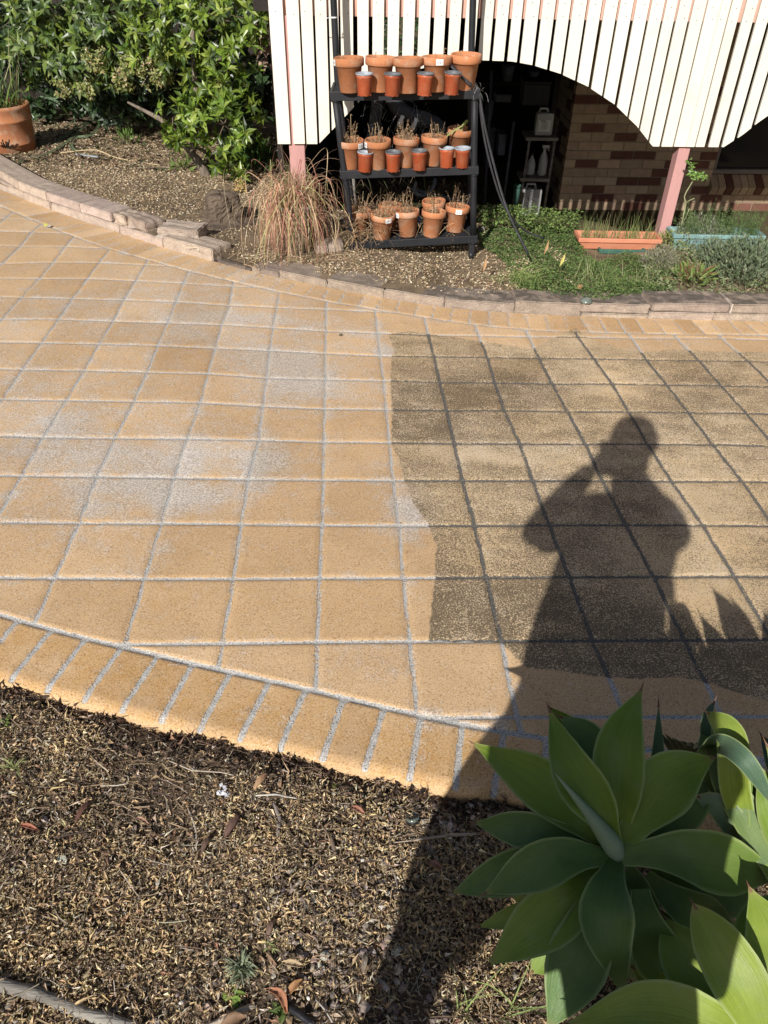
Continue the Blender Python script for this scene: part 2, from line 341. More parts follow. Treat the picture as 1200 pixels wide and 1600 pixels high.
xs = np.arange(-4.2, 3.4, 0.0125); NT = 330
lo, hi = f_lo(xs), f_uo(xs)
tt = np.linspace(0, 1, NT)**1.25
EDGE = 4                                             # extra rows: rounded lip and skirt of the near edge
GX = np.repeat(xs[:, None], NT, 1); GY = lo[:, None]+(hi-lo)[:, None]*tt[None, :]
P2 = np.stack([GX.ravel(), GY.ravel()], 1)
li, ui, loo, uoo = f_li(P2[:, 0]), f_ui(P2[:, 0]), f_lo(P2[:, 0]), f_uo(P2[:, 0])
D = np.full(len(P2), 0.5)
inside = (P2[:, 1] > li) & (P2[:, 1] < ui)
Din = np.full(len(P2), 0.5)
cr = np.random.default_rng(3)
def acc(lines, target, sel, extra):
    idx = np.where(sel)[0]; Q = P2[idx]
    for ln, hw in lines:
        for a, b in zip(ln[:-1], ln[1:]):
            lo_, hi_ = np.minimum(a, b)-0.15, np.maximum(a, b)+0.15
            k = np.where((Q[:, 0] > lo_[0]) & (Q[:, 0] < hi_[0]) & (Q[:, 1] > lo_[1]) & (Q[:, 1] < hi_[1]))[0]
            if len(k): target[idx[k]] = np.minimum(target[idx[k]], seg_dist(Q[k], a, b)-hw)
long_l = [([grid_pt(i, j) for j in range(-2, 18)], 0.0066 if i < 2 else 0.0080) for i in range(-14, 12)]
row_l = [([grid_pt(i, j) for i in range(-15, 13)], 0.0065) for j in range(-2, 18)]
acc(long_l+row_l, Din, inside, 0)
D = np.minimum(D, Din)
# the line that runs round inside each border, and the cross joints of the border bricks
vxs = np.arange(-4.2, 3.4, 0.04)
bl = [([np.array([x, f_li(x)]) for x in vxs], 0.0085), ([np.array([x, f_ui(x)]) for x in vxs], 0.006)]
acc(bl, D, np.ones(len(P2), bool), 0)
def cross(fi, fo, px_pairs, step, lip, hw, tilt):
    ls = []
    pr_ = [(G(a, b)[:2], G(c, d)[:2]) for a, b, c, d in px_pairs]
    for a, b in pr_: ls.append(([a, b], hw))
    for sgn, (a0, b0) in ((-1, pr_[0]), (1, pr_[-1])):
        x = a0[0]
        dv = b0-a0
        for _ in range(40):
            x += sgn*step
            if not -4.2 < x < 3.4: break
            a = np.array([x, float(fi(x))]); tn = np.array([1, (float(fi(x+.02))-float(fi(x-.02)))/.04]); tn /= np.linalg.norm(tn)
            nn = np.array([-tn[1], tn[0]]); w_ = float(fo(x))-a[1]
            b = a+nn*(w_-math.copysign(lip, w_))+tn*tilt
            ls.append(([a, b], hw))
    return ls
low_pairs = [(27, 968, 0, 1002), (80, 983, 17, 1060), (133, 997, 73, 1077), (190, 1010, 131, 1092), (247, 1023, 190, 1108), (301, 1037, 251, 1125), (360, 1050, 311, 1140), (422, 1062, 373, 1156),
             (478, 1075, 436, 1171), (537, 1090, 503, 1187), (600, 1105, 569, 1203), (658, 1118, 639, 1218), (722, 1132, 711, 1238)]
up_pairs = [(403, 436, 413, 428), (425, 448, 437, 438), (449, 454, 462, 442), (477, 461, 490, 447), (504, 467, 513, 452), (530, 472, 540, 455), (560, 478, 570, 462), (588, 483, 595, 467), (617, 488, 624, 470),
            (647, 493, 654, 476), (675, 497, 679, 479), (704, 500, 708, 482), (734, 504, 736, 484), (765, 506, 764, 486), (796, 509, 793, 488), (828, 512, 821, 492), (858, 514, 852, 493), (888, 514, 881, 495),
            (921, 517, 908, 497), (948, 518, 937, 497), (978, 519, 966, 498), (1008, 520, 993, 498), (1040, 520, 1023, 499), (1071, 521, 1052, 500), (1102, 521, 1080, 500), (1130, 522, 1108, 501), (1160, 522, 1140, 501)]
low_x = cross(f_li, f_lo, low_pairs, 0.115, 0.006, 0.0085, -0.02)
up_x = cross(f_ui, f_uo, up_pairs, 0.108, 0.0, 0.005, 0.0)
acc(low_x, D, (P2[:, 1] < li+0.005), 0); acc(up_x, D, (P2[:, 1] > ui-0.005), 0)
# stain map: right part still dirty, its edge traced on the ground; plus pale sand-swept patches
DIRTY_PX = [(606, 521), (640, 518), (672, 521), (757, 534), (832, 545), (860, 530), (900, 512), (925, 532), (1002, 550), (1060, 545), (1110, 549), (1300, 552), (1600, 560), (1600, 1160), (1200, 1096), (1120, 1072),
            (1100, 1066), (1060, 1057), (1000, 1061), (930, 1056), (860, 1047), (822, 1043), (800, 1022), (786, 1003), (730, 1001), (670, 1000), (674, 950), (681, 890), (681, 850), (668, 815), (645, 785), (632, 750), (622, 715), (611, 690), (613, 640),
            (610, 600), (612, 560), (616, 548)]
dirt_sd = np.clip(poly_sd(P2, GP(DIRTY_PX)), -0.3, 0.3)
amt = np.full(len(P2), 0.74)
for b in ((760, 712, .30, .06, -.30), (690, 700, .2, .05, -.2), (1095, 800, .12, .32, -.42), (1090, 920, .18, .2, -.40), (1010, 880, .10, .3, -.1), (650, 665, .15, .12, .35), (650, 900, .1, .3, .15), (830, 970, .5, .2, .25), (1000, 1030, .7, .12, .35), (960, 780, .3, .3, .12),
          (720, 620, .35, .2, .25), (780, 590, .2, .1, .15), (1120, 600, .3, .3, .12), (930, 535, .5, .12, -.25), (1050, 640, .2, .2, .1), (960, 600, .18, .2, -.25), (1150, 760, .2, .2, -.15), (870, 720, .2, .1, -.15), (700, 960, .12, .1, .2)):
    amt += blob(P2, *b)*(0.62 if b[4] < 0 else 1.0)
amt = np.clip(amt+0.05-0.04*np.clip((P2[:, 0]-0.9)/1.2, 0, 1), 0.1, 0.96)
haze = 0.06+0.19*np.clip((P2[:, 1]-1.5)/0.9, 0, 1)
for b in ((300, 480, .7, .35, .3), (120, 600, .7, .5, .15), (430, 540, .4, .25, .25), (200, 720, .6, .35, .2), (60, 830, .3, .3, .15)): haze += blob(P2, *b)
for b in ((480, 600, .24, .20, .75), (450, 560, .25, .12, .45), (400, 500, .4, .1, .35), (600, 548, .07, .08, .8), (270, 520, .35, .12, .3), (290, 710, .12, .18, .55), (265, 780, .09, .12, .5), (205, 760, .16, .1, .35), (95, 660, .12, .12, .5), (140, 800, .1, .1, .4),
          (410, 720, .12, .14, .6), (320, 775, .16, .08, .5), (640, 800, .10, .12, .55), (640, 820, .05, .25, .3), (150, 740, .3, .15, .2), (330, 430, .5, .2, .2), (60, 480, .4, .3, .15), (740, 700, .4, .1, .3), (1095, 860, .1, .4, .25),
          (560, 520, .14, .08, .45), (395, 760, .05, .14, .4), (90, 700, .3, .1, .3), (240, 870, .1, .15, .25), (600, 1040, .1, .08, .3), (720, 1128, .16, .05, .4), (30, 600, .3, .3, .12), (850, 600, .2, .06, .35), (950, 700, .3, .05, .15)):
    haze += blob(P2, *b)
ochre = np.zeros(len(P2))
brd_ = np.clip(np.maximum((li-P2[:, 1])/0.02, (P2[:, 1]-ui)/0.02), 0, 1)
ochre += 0.9*np.clip((li-P2[:, 1])/0.02, 0, 1)+0.6*np.clip((P2[:, 1]-ui)/0.02, 0, 1)
for b in ((560, 660, .14, .1, .6), (230, 850, .2, .2, .5), (150, 560, .3, .15, .4), (60, 410, .5, .3, .4), (240, 610, .3, .12, .35), (560, 560, .1, .1, .3), (330, 660, .3, .15, .3), (1000, 570, .3, .1, .2), (230, 940, .3, .1, .45), (90, 620, .3, .2, .3), (650, 510, .3, .05, .5), (960, 520, .6, .05, .5)):
    ochre += blob(P2, *b)
# every tile and border brick has a slightly different coat
ci = np.zeros(len(P2), int); cj = np.zeros(len(P2), int)
for ln, _ in long_l:
    a = np.array(ln); o_ = np.argsort(a[:, 1]); ci += P2[:, 0] > np.interp(P2[:, 1], a[o_, 1], a[o_, 0])
for ln, _ in row_l:
    a = np.array(ln); cj += P2[:, 1] > np.interp(P2[:, 0], a[:, 0], a[:, 1])
tr = np.random.default_rng(77); TT = tr.normal(0, 1, (60, 60)); TO = tr.uniform(0, 1, (60, 60)); TL = tr.normal(0, 1, 400); TU = tr.normal(0, 1, 400)
tone = TT[ci, cj]; och_t = TO[ci, cj]
def bcount(lines, sel, fi, fo):
    fr = (P2[sel, 1]-fi(P2[sel, 0]))/(fo(P2[sel, 0])-fi(P2[sel, 0])+1e-9); c_ = np.zeros(sel.sum(), int)
    for (a, b_), _ in lines: c_ += P2[sel, 0] > a[0]+(b_[0]-a[0])*fr
    return c_
sl_, su_ = P2[:, 1] < li, P2[:, 1] > ui
k1, k2 = bcount(low_x, sl_, f_li, f_lo), bcount(up_x, su_, f_ui, f_uo)
tone[sl_] = TL[k1]*1.2; tone[su_] = TU[k2]*1.8; och_t[sl_] = (TL[k1+100]*.2+.5); och_t[su_] = (TU[k2+100]*.3+.5)
ochre += 0.55*(och_t-0.25)
lipd = P2[:, 1]-loo
jd = np.clip(D, -0.02, 0.06)
zz = gz(P2[:, 0], P2[:, 1])
jm = np.clip((0.004-jd)/0.008, 0, 1)
zz = zz-0.006*jm
zz -= np.where(lipd < 0.03, (0.03-lipd)**2*11, 0)
rgz = np.random.default_rng(5)
V = np.stack([P2[:, 0], P2[:, 1], zz], 1)
nx = len(xs)
ii, jj = np.meshgrid(np.arange(nx-1), np.arange(NT-1), indexing='ij'); ii = ii.ravel(); jj = jj.ravel()
FQ = np.stack([ii*NT+jj, (ii+1)*NT+jj, (ii+1)*NT+jj+1, ii*NT+jj+1], 1)
base = len(V); sk = []
wob = 0.006*np.sin(xs*23)+0.004*np.sin(xs*61+1)
for dy, dz in ((-0.004, -0.022), (-0.007, -0.06), (-0.005, -0.2)):
    sk.append(np.stack([xs+0*xs, lo+dy+wob*0.3, gz(xs, lo)+dz-0.003], 1))
for k, s_ in enumerate(sk): V = np.concatenate([V, s_])
FS = []
prev = np.arange(nx)*NT
for k in range(3):
    cur = base+k*nx+np.arange(nx)
    FS.append(np.stack([cur[:-1], cur[1:], prev[1:], prev[:-1]], 1)); prev = cur
FQ = np.concatenate([FQ]+FS)
ext = lambda a, v: np.concatenate([a, np.full(3*nx, v)])
m = bpy.data.materials.new('sprayed concrete paving'); m.use_nodes = True; N, L = nodes(m); bs = N['Principled BSDF']
tc = N.new('ShaderNodeTexCoord').outputs['Object']
a_jd, a_dirt, a_amt, a_haze, a_och = (attr(N, n_) for n_ in ('joint', 'stain', 'stain_strength', 'sand', 'ochre'))
nf = noise(N, L, tc, 420, 2.0, 0.7); nm_ = noise(N, L, tc, 150, 3.0, 0.65); nl = noise(N, L, tc, 26, 4.0, 0.6); nb = noise(N, L, tc, 3.2, 4.0, 0.6); nb2 = noise(N, L, tc, 9, 4.0, 0.6)
jdn = mth(N, L, 'ADD', a_jd, mth(N, L, 'MULTIPLY_ADD', nm_, 0.010, -0.005))
jdn = mth(N, L, 'ADD', jdn, mth(N, L, 'MULTIPLY_ADD', nl, 0.008, -0.004))
fj = N.new('ShaderNodeMapRange'); fj.inputs[1].default_value = -0.0012; fj.inputs[2].default_value = 0.0012; fj.inputs[3].default_value = 1; fj.inputs[4].default_value = 0
L.new(jdn, fj.inputs[0]); jointm = fj.outputs[0]
dsn = mth(N, L, 'ADD', a_dirt, mth(N, L, 'MULTIPLY_ADD', nl, 0.02, -0.010))
dirtm = ramp(N, L, dsn, -0.004, 0.004)
# clean coating: tan, with small pits and grains
tile = mix(N, L, ramp(N, L, nb, 0.35, 0.65), (0.635, 0.435, 0.245), (0.545, 0.370, 0.205))
tile = mix(N, L, mth(N, L, 'MULTIPLY', a_och, ramp(N, L, nb2, 0.3, 0.7), clamp=True), tile, (0.55, 0.33, 0.13))
ng = noise(N, L, tc, 230, 2.5, 0.7)
g1 = ramp(N, L, mth(N, L, 'ADD', mth(N, L, 'MULTIPLY', ng, 0.6), mth(N, L, 'MULTIPLY', nm_, 0.4)), 0.36, 0.50); tile = mix(N, L, g1, mix(N, L, 0.72, tile, (0.20, 0.115, 0.05)), tile)
crk = ramp(N, L, mth(N, L, 'ADD', nm_, mth(N, L, 'MULTIPLY', nb2, 0.35)), 0.42, 0.52); tile = mix(N, L, crk, mix(N, L, mth(N, L, 'MULTIPLY', a_och, 0.55, clamp=True), tile, (0.25, 0.13, 0.055)), tile)
tile = mix(N, L, mth(N, L, 'MULTIPLY', ramp(N, L, ng, 0.56, 0.72), 0.55), tile, (0.84, 0.68, 0.46))
nearj = ramp(N, L, a_jd, 0.045, 0.0)
nrag = noise(N, L, tc, 30, 4.0, 0.7)
hz = mth(N, L, 'ADD', a_haze, mth(N, L, 'MULTIPLY_ADD', nb2, 1.1, -0.58))
hz = mth(N, L, 'ADD', hz, mth(N, L, 'MULTIPLY_ADD', nrag, 1.0, -0.50))
hz = mth(N, L, 'ADD', hz, mth(N, L, 'MULTIPLY', nearj, mth(N, L, 'MULTIPLY_ADD', nb2, 1.3, -0.62)))
hzs = ramp(N, L, mth(N, L, 'ADD', mth(N, L, 'MULTIPLY', hz, 0.36), mth(N, L, 'MULTIPLY', ng, 0.9)), 0.50, 0.80)
sandc = mix(N, L, ramp(N, L, nm_, 0.42, 0.6), (0.36, 0.355, 0.34), (0.70, 0.69, 0.66))
tile = mix(N, L, mth(N, L, 'MULTIPLY', hzs, 0.72), tile, sandc)
# stained coating: dark grime lodged in the grain
nst = N.new('ShaderNodeMapping'); nst.inputs['Scale'].default_value = (0.35, 1.0, 1.0); L.new(tc, nst.inputs[0])
nstr = noise(N, L, nst.outputs[0], 14, 4.0, 0.6)
dk = mth(N, L, 'ADD', mth(N, L, 'ADD', mth(N, L, 'MULTIPLY', ng, 0.75), mth(N, L, 'MULTIPLY', nm_, 0.45)), mth(N, L, 'MULTIPLY', nb2, 0.16))
dk = mth(N, L, 'ADD', dk, mth(N, L, 'MULTIPLY', nstr, 0.16))
dk = mth(N, L, 'SUBTRACT', dk, mth(N, L, 'MULTIPLY_ADD', a_amt, 0.30, -0.20))
gr = ramp(N, L, dk, 0.675, 0.785)
grime = mix(N, L, a_amt, (0.38, 0.305, 0.205), (0.15, 0.112, 0.070))
dtile = mix(N, L, gr, grime, mix(N, L, mth(N, L, 'MULTIPLY', hzs, 0.45), mix(N, L, ramp(N, L, nb, 0.35, 0.65), (0.66, 0.49, 0.285), (0.60, 0.455, 0.28)), (0.58, 0.53, 0.46)))
surf = mix(N, L, dirtm, tile, dtile)
kt = mth(N, L, 'MULTIPLY_ADD', attr(N, 'tone'), 0.045, 1.0); ct = N.new('ShaderNodeCombineXYZ'); L.new(kt, ct.inputs[0]); L.new(mth(N, L, 'MULTIPLY_ADD', attr(N, 'tone'), 0.055, 0.985), ct.inputs[1]); L.new(mth(N, L, 'MULTIPLY_ADD', attr(N, 'tone'), 0.07, 0.98), ct.inputs[2])
surf = mix(N, L, 1.0, surf, ct.outputs[0], 'MULTIPLY')
gro = mix(N, L, ramp(N, L, ng, 0.34, 0.50), (0.14, 0.135, 0.13), (0.47, 0.455, 0.43)); gro = mix(N, L, ramp(N, L, ng, 0.57, 0.68), gro, (0.78, 0.75, 0.69))
dgro = mix(N, L, mth(N, L, 'MULTIPLY', a_amt, 1.0, clamp=True), (0.22, 0.20, 0.17), mix(N, L, ramp(N, L, nm_, 0.4, 0.6), (0.075, 0.071, 0.065), (0.14, 0.132, 0.118)))
gg = mix(N, L, dirtm, gro, dgro)
col = mix(N, L, jointm, surf, gg)
L.new(col, bs.inputs['Base Color']); bs.inputs['Roughness'].default_value = 0.85; bs.inputs['Specular IOR Level'].default_value = 0.25
hgt = mth(N, L, 'SUBTRACT', mth(N, L, 'MULTIPLY', nf, 0.3), mth(N, L, 'MULTIPLY', jointm, 1.0))
hgt = mth(N, L, 'ADD', hgt, mth(N, L, 'MULTIPLY', nm_, 0.55))
b = N.new('ShaderNodeBump'); b.inputs['Strength'].default_value = 0.55; b.inputs['Distance'].default_value = 0.004
L.new(hgt, b.inputs['Height']); L.new(b.outputs[0], bs.inputs['Normal'])
MAT['paving'] = m
drive = np_mesh('driveway', V, FQ, MAT['paving'], attrs={'joint': ext(jd, 0.05), 'stain': ext(dirt_sd, -0.3), 'stain_strength': ext(amt, 0.5), 'sand': ext(haze, 0.05), 'ochre': ext(ochre, 0.1), 'tone': ext(tone, 0.0)}, smooth=True)
tag(drive, kind='structure')

# ================================================================== GROUND
def bed_far(x, y):
    """surface of the upper garden bed"""
    z = gz(x, y)+0.045-0.030*math.exp(-((x+0.82)/0.22)**2-((y-f_uo(x))/0.25)**2)+0.012*math.sin(x*5.1+y*3)+0.01*math.sin(x*11-y*7)
    if x > -0.95:
        e = 6.02-0.12*max(0, min(2, x))
        if y > e: z -= min(1.0, (y-e)/0.25)*0.52
    return z
# wide earth sheet
gx = np.concatenate([np.linspace(-60, -6, 12), np.arange(-5.5, 8, 0.5), np.linspace(9, 60, 12)])
gy = np.concatenate([np.linspace(-40, -2, 10), np.arange(-1.5, 16, 0.5), np.linspace(18, 90, 14)])
XX, YY = np.meshgrid(gx, gy, indexing='ij')
ZZ = np.clip(TA*XX, -0.4, 0.4)+np.clip(TB*YY, -0.4, 0.2)-0.16
ZZ = np.where((XX > -1.2) & (YY > 5.9), np.minimum(ZZ, -0.78), ZZ)
n0, n1 = XX.shape; a_, b_ = np.meshgrid(np.arange(n0-1), np.arange(n1-1), indexing='ij'); a_ = a_.ravel(); b_ = b_.ravel()
tag(np_mesh('ground', np.stack([XX.ravel(), YY.ravel(), ZZ.ravel()], 1), np.stack([a_*n1+b_, (a_+1)*n1+b_, (a_+1)*n1+b_+1, a_*n1+b_+1], 1), MAT['ground'], smooth=True), kind='structure')
# lower bed (in front of the driveway)
NB = -0.030
def bed_near(x, y): return gz(x, y)+NB+0.010*math.sin(x*9+y*4)+0.008*math.sin(x*21-y*17)-0.012*math.exp(-((f_lo(x)-y)/0.03)**2)
def hf(name, x0, x1, fy0, fy1, nx_, ny_, fz, mat):
    xs_ = np.linspace(x0, x1, nx_); V_ = []
    for x in xs_:
        a, b = fy0(x), fy1(x)
        for k in range(ny_):
            y = a+(b-a)*k/(ny_-1); V_.append((x, y, fz(x, y)))
    a_, b_ = np.meshgrid(np.arange(nx_-1), np.arange(ny_-1), indexing='ij'); a_ = a_.ravel(); b_ = b_.ravel()
    return np_mesh(name, V_, np.stack([a_*ny_+b_, (a_+1)*ny_+b_, (a_+1)*ny_+b_+1, a_*ny_+b_+1], 1), mat, smooth=True)
tag(hf('near_garden_bed', -3.5, 3.0, lambda x: -1.6, lambda x: float(f_lo(x))-0.002, 150, 90, bed_near, MAT['soil']), kind='structure')
tag(hf('far_garden_bed', -5.0, 4.5, lambda x: float(f_uo(x))+0.02, lambda x: 9.5 if x < -0.95 else 6.5, 150, 90, bed_far, MAT['soil_pale']), kind='structure')

# ================================================================== SCATTERING
def unit(a): return a/(np.linalg.norm(a, axis=-1, keepdims=True)+1e-9)
def leafset(P, T, Nn, Ln, Wd, col, fold=0.25, droop=0.0, shape=0.45):
    """many small pointed leaves; P base, T direction, Nn normal, arrays"""
    n = len(P); T = unit(T); Nn = unit(Nn-T*(Nn*T).sum(1, keepdims=True)); S = np.cross(T, Nn)
    Ln = np.broadcast_to(Ln, n)[:, None]; Wd = np.broadcast_to(Wd, n)[:, None]
    mid = P+T*Ln*shape+Nn*Ln*0.02
    Lf = mid+S*Wd/2+Nn*Wd*fold; Rt = mid-S*Wd/2+Nn*Wd*fold
    tip = P+T*Ln-Nn*Ln*droop
    V_ = np.stack([P, Lf, tip, Rt, mid], 1).reshape(-1, 3)
    b = np.arange(n)[:, None]*5
    F_ = np.concatenate([b+np.array([[0, 4, 1]]), b+np.array([[0, 3, 4]]), b+np.array([[4, 2, 1]]), b+np.array([[4, 3, 2]])])
    return V_, F_, np.repeat(col, 5, 0)
def pal(n, cols, wts, var=0.2, r=rng):
    cols = np.array(cols, float); wts = np.array(wts, float)/sum(wts)
    k = r.choice(len(cols), n, p=wts); c = cols[k]*(1+r.uniform(-var, var, (n, 1)))
    return np.clip(c*(1+r.uniform(-0.06, 0.06, (n, 3))), 0, 1)
def rand_dirs(n, flat=0.4, r=rng):
    a = r.uniform(0, 2*PI, n); z = r.normal(0, flat, n)
    return unit(np.stack([np.cos(a), np.sin(a), z], 1))
def merge(parts):
    V_, F_, C_ = [], [], []; o = 0
    for v, f, c in parts: V_.append(v); F_.append(f+o); C_.append(c); o += len(v)
    return np.concatenate(V_), np.concatenate(F_), np.concatenate(C_)
def strips(paths, widths, cols, nrm=None, fold=0.0):
    """paths (n,k,3) ribbons, widths (n,k); returns tris"""
    n, k, _ = paths.shape
    T = np.gradient(paths, axis=1); T = unit(T)
    if nrm is None: nrm = np.broadcast_to(np.array([0, 0, 1.0]), (n, k, 3))+rng.normal(0, 0.35, (n, 1, 3))
    S = unit(np.cross(T, nrm)); W = widths[..., None]/2
    Nn = np.cross(S, T)
    A, B = paths+S*W+Nn*W*fold, paths-S*W+Nn*W*fold
    V_ = np.stack([A, paths, B], 2).reshape(-1, 3)
    i, j = np.meshgrid(np.arange(n), np.arange(k-1), indexing='ij'); b = (i*k+j).ravel()[:, None]*3
    F_ = np.concatenate([b+np.array([[0, 3, 1]]), b+np.array([[3, 4, 1]]), b+np.array([[1, 4, 2]]), b+np.array([[4, 5, 2]])])
    return V_, F_, np.repeat(cols, k*3, 0)
def arcs(base, dirs, length, rise, droop, k=6, side=None):
    """ballistic blades: start at base, go along dirs horizontally, rise then droop"""
    t = np.linspace(0, 1, k)[None, :, None]
    n = len(base); L_ = np.broadcast_to(length, n)[:, None, None]; r_ = np.broadcast_to(rise, n)[:, None, None]; d_ = np.broadcast_to(droop, n)[:, None, None]
    p = base[:, None, :]+dirs[:, None, :]*L_*t
    z = r_*t-d_*t*t
    p = p+np.concatenate([np.zeros_like(z), np.zeros_like(z), z], 2)
    if side is not None: p = p+side[:, None, :]*(t*t)
    return p

# ---------------- near bed: dry litter, pebbles, twigs
TAN = [(0.68, 0.52, 0.29), (0.80, 0.67, 0.43), (0.56, 0.41, 0.23), (0.48, 0.36, 0.23), (0.31, 0.235, 0.165), (0.55, 0.48, 0.38), (0.16, 0.12, 0.09), (0.72, 0.65, 0.52)]
def near_pts(n, r):
    out = []
    x = r.uniform(-2.3, 2.0, n*4); y = r.uniform(-0.1, 1.95, n*4)
    k = (y < f_lo(x)-0.012) & (np.abs(x) < 0.9+y*0.75); x, y = x[k][:n], y[k][:n]
    return x, y
bedn_v = np.vectorize(bed_near)
def blobn(x, y, s, seed):
    r = np.random.default_rng(seed); v = np.zeros(len(x))
    for _ in range(14):
        kx, ky, p = r.normal(0, 1/s), r.normal(0, 1/s), r.uniform(0, 6.28); v += np.sin(kx*x+ky*y+p)
    return v/14**0.5
r1 = np.random.default_rng(21)
x, y = near_pts(175000, r1)
pat = blobn(x, y, 0.10, 7)+0.5*blobn(x, y, 0.04, 8)
edge = np.exp(-((f_lo(x)-y)/0.07)**2)
keep = r1.random(len(x)) < np.clip(0.74+0.25*pat, 0.25, 1)*(1-0.72*edge); x, y, pat = x[keep], y[keep], pat[keep]
n = len(x); z = bedn_v(x, y)+r1.uniform(0.0, 0.012, n)+0.006*np.clip(pat, -1, 2)
cl = pal(n, TAN, (7, 3.5, 7, 5, 3, 2, 1.5, 0.8), 0.25, r1); dkp = pal(n, TAN, (1.2, .4, 2.6, 5, 7, 3.5, 4, .8), 0.25, r1)
cl = np.where((r1.random(n) < np.clip(0.56+0.42*pat, 0.08, 0.97))[:, None], cl, dkp)
A = leafset(np.stack([x, y, z], 1), rand_dirs(n, 0.6, r1), rand_dirs(n, 1.6, r1)+[0, 0, 0.6], r1.gamma(2.6, 0.0040, n)+0.002, r1.gamma(5, 0.0008, n), cl, fold=0.5, droop=0.35)
np_mesh_o = np_mesh('dry_leaf_litter', *A[:2], MAT['bits'], cols=A[2])
tag(np_mesh_o, 'tan and brown crumbled dry leaf litter covering the near garden bed', 'leaf litter', kind='stuff')
# larger torn leaves and bark flakes among the crumbs
r6 = np.random.default_rng(26); x, y = near_pts(4400, r6); n = len(x)
A = leafset(np.stack([x, y, bedn_v(x, y)+r6.uniform(0.004, 0.014, n)], 1), rand_dirs(n, 0.25, r6), rand_dirs(n, 0.55, r6)+[0, 0, 1], r6.gamma(4, 0.0042, n), r6.uniform(0.004, 0.013, n), pal(n, [(0.34, 0.23, 0.14), (0.22, 0.15, 0.10), (0.44, 0.34, 0.24), (0.14, 0.10, 0.075), (0.36, 0.19, 0.12), (0.42, 0.38, 0.32)], (4, 4, 2, 3, 1.2, 1.5), 0.25, r6), fold=0.3, droop=0.2)
tag(np_mesh('torn_leaf_and_bark_flakes', *A[:2], MAT['bits'], cols=A[2]), 'brown torn leaves and bark flakes mixed into the crumbled litter', 'leaf litter', kind='stuff')
# fine straw and bark shreds
r2 = np.random.default_rng(22); x, y = near_pts(5000, r2); n = len(x)
dr = rand_dirs(n, 0.12, r2); ln = r2.gamma(3, 0.012, n)
bse = np.stack([x, y, bedn_v(x, y)+r2.uniform(0.003, 0.016, n)], 1)
pth = arcs(bse, dr, ln, ln*r2.normal(0.15, 0.3, n), ln*r2.normal(0.2, 0.3, n), 5, side=rand_dirs(n, 0.0, r2)*(ln*r2.normal(0, 0.3, n))[:, None])
wd = np.repeat(r2.uniform(0.0007, 0.0020, n)[:, None], 5, 1)
A = strips(pth, wd, pal(n, [(0.42, 0.33, 0.2), (0.25, 0.18, 0.11), (0.10, 0.07, 0.05), (0.52, 0.47, 0.38)], (3, 4, 4, 1.2), 0.25, r2), fold=0.4)
x, y = near_pts(4400, r2); kk = (r2.random(len(x)) < np.clip(np.exp(-((f_lo(x)-y)/0.28)**2)+0.12, 0, 1)); x, y = x[kk], y[kk]; n = len(x)
dr = unit(np.stack([np.ones(n)*1.0, r2.normal(-0.25, 0.35, n), r2.normal(0, 0.1, n)], 1)); ln = r2.uniform(0.02, 0.075, n)
pth = arcs(np.stack([x, y, bedn_v(x, y)+r2.uniform(0.003, 0.02, n)], 1), dr, ln, ln*0.1, ln*0.15, 5, side=rand_dirs(n, 0.0, r2)*(ln*r2.normal(0, 0.25, n))[:, None])
B = strips(pth, np.repeat(r2.uniform(0.001, 0.004, n)[:, None], 5, 1), pal(n, [(0.30, 0.22, 0.14), (0.17, 0.12, 0.08), (0.09, 0.06, 0.045), (0.42, 0.36, 0.27)], (3, 4, 4, 1), 0.25, r2), fold=0.5)
A = merge([A, B])
tag(np_mesh('straw_and_bark_shreds', *A[:2], MAT['straw'], cols=A[2]), 'fine brown straw and bark shreds strewn over the near garden bed', 'straw', kind='stuff')
# pebbles
ICO = bmesh.new(); bmesh.ops.create_icosphere(ICO, subdivisions=1, radius=1)
IV = np.array([v.co[:] for v in ICO.verts]); IF = np.array([[v.index for v in f.verts] for f in ICO.faces]); ICO.free()
def pebbles(P, S, cols, r):
    n = len(P); sc = S[:, None]*np.stack([r.uniform(0.7, 1.3, n), r.uniform(0.6, 1.0, n), r.uniform(0.35, 0.7, n)], 1)
    a = r.uniform(0, 2*PI, n); V_ = IV[None]*(1+r.normal(0, 0.24, (n, len(IV), 1)))*sc[:, None, :]
    ca, sa = np.cos(a)[:, None], np.sin(a)[:, None]
    V_ = np.stack([V_[..., 0]*ca-V_[..., 1]*sa, V_[..., 0]*sa+V_[..., 1]*ca, V_[..., 2]], 2)+P[:, None]
    F_ = (np.arange(n)[:, None, None]*len(IV)+IF[None]).reshape(-1, 3)
    return V_.reshape(-1, 3), F_, np.repeat(cols, len(IV), 0)
r3 = np.random.default_rng(23); x, y = near_pts(14000, r3)
cx, cy = G(520, 1450)[:2]; cx2, cy2 = G(700, 1290)[:2]; cx3, cy3 = G(640, 1420)[:2]
dn = 1.3*np.exp(-(((x-cx)/.13)**2+((y-cy)/.11)**2))+1.0*np.exp(-(((x-cx2)/.2)**2+((y-cy2)/.12)**2))+0.9*np.exp(-(((x-cx3)/.22)**2+((y-cy3)/.16)**2))*0.6+0.035
kk = r3.random(len(x)) < dn; x, y = x[kk], y[kk]; n = len(x)
A = pebbles(np.stack([x, y, bedn_v(x, y)+0.006], 1), r3.gamma(7, 0.00085, n)+0.001, pal(n, [(0.34, 0.27, 0.21), (0.24, 0.20, 0.17), (0.42, 0.36, 0.30), (0.16, 0.13, 0.12), (0.5, 0.46, 0.4)], (4, 4, 2, 3, 0.6), 0.2, r3), r3)
tag(np_mesh('pebbles', *A[:2], MAT['stonebits'], cols=A[2], smooth=False), 'small brown and grey pebbles showing through the litter of the near bed', 'pebbles', kind='stuff')

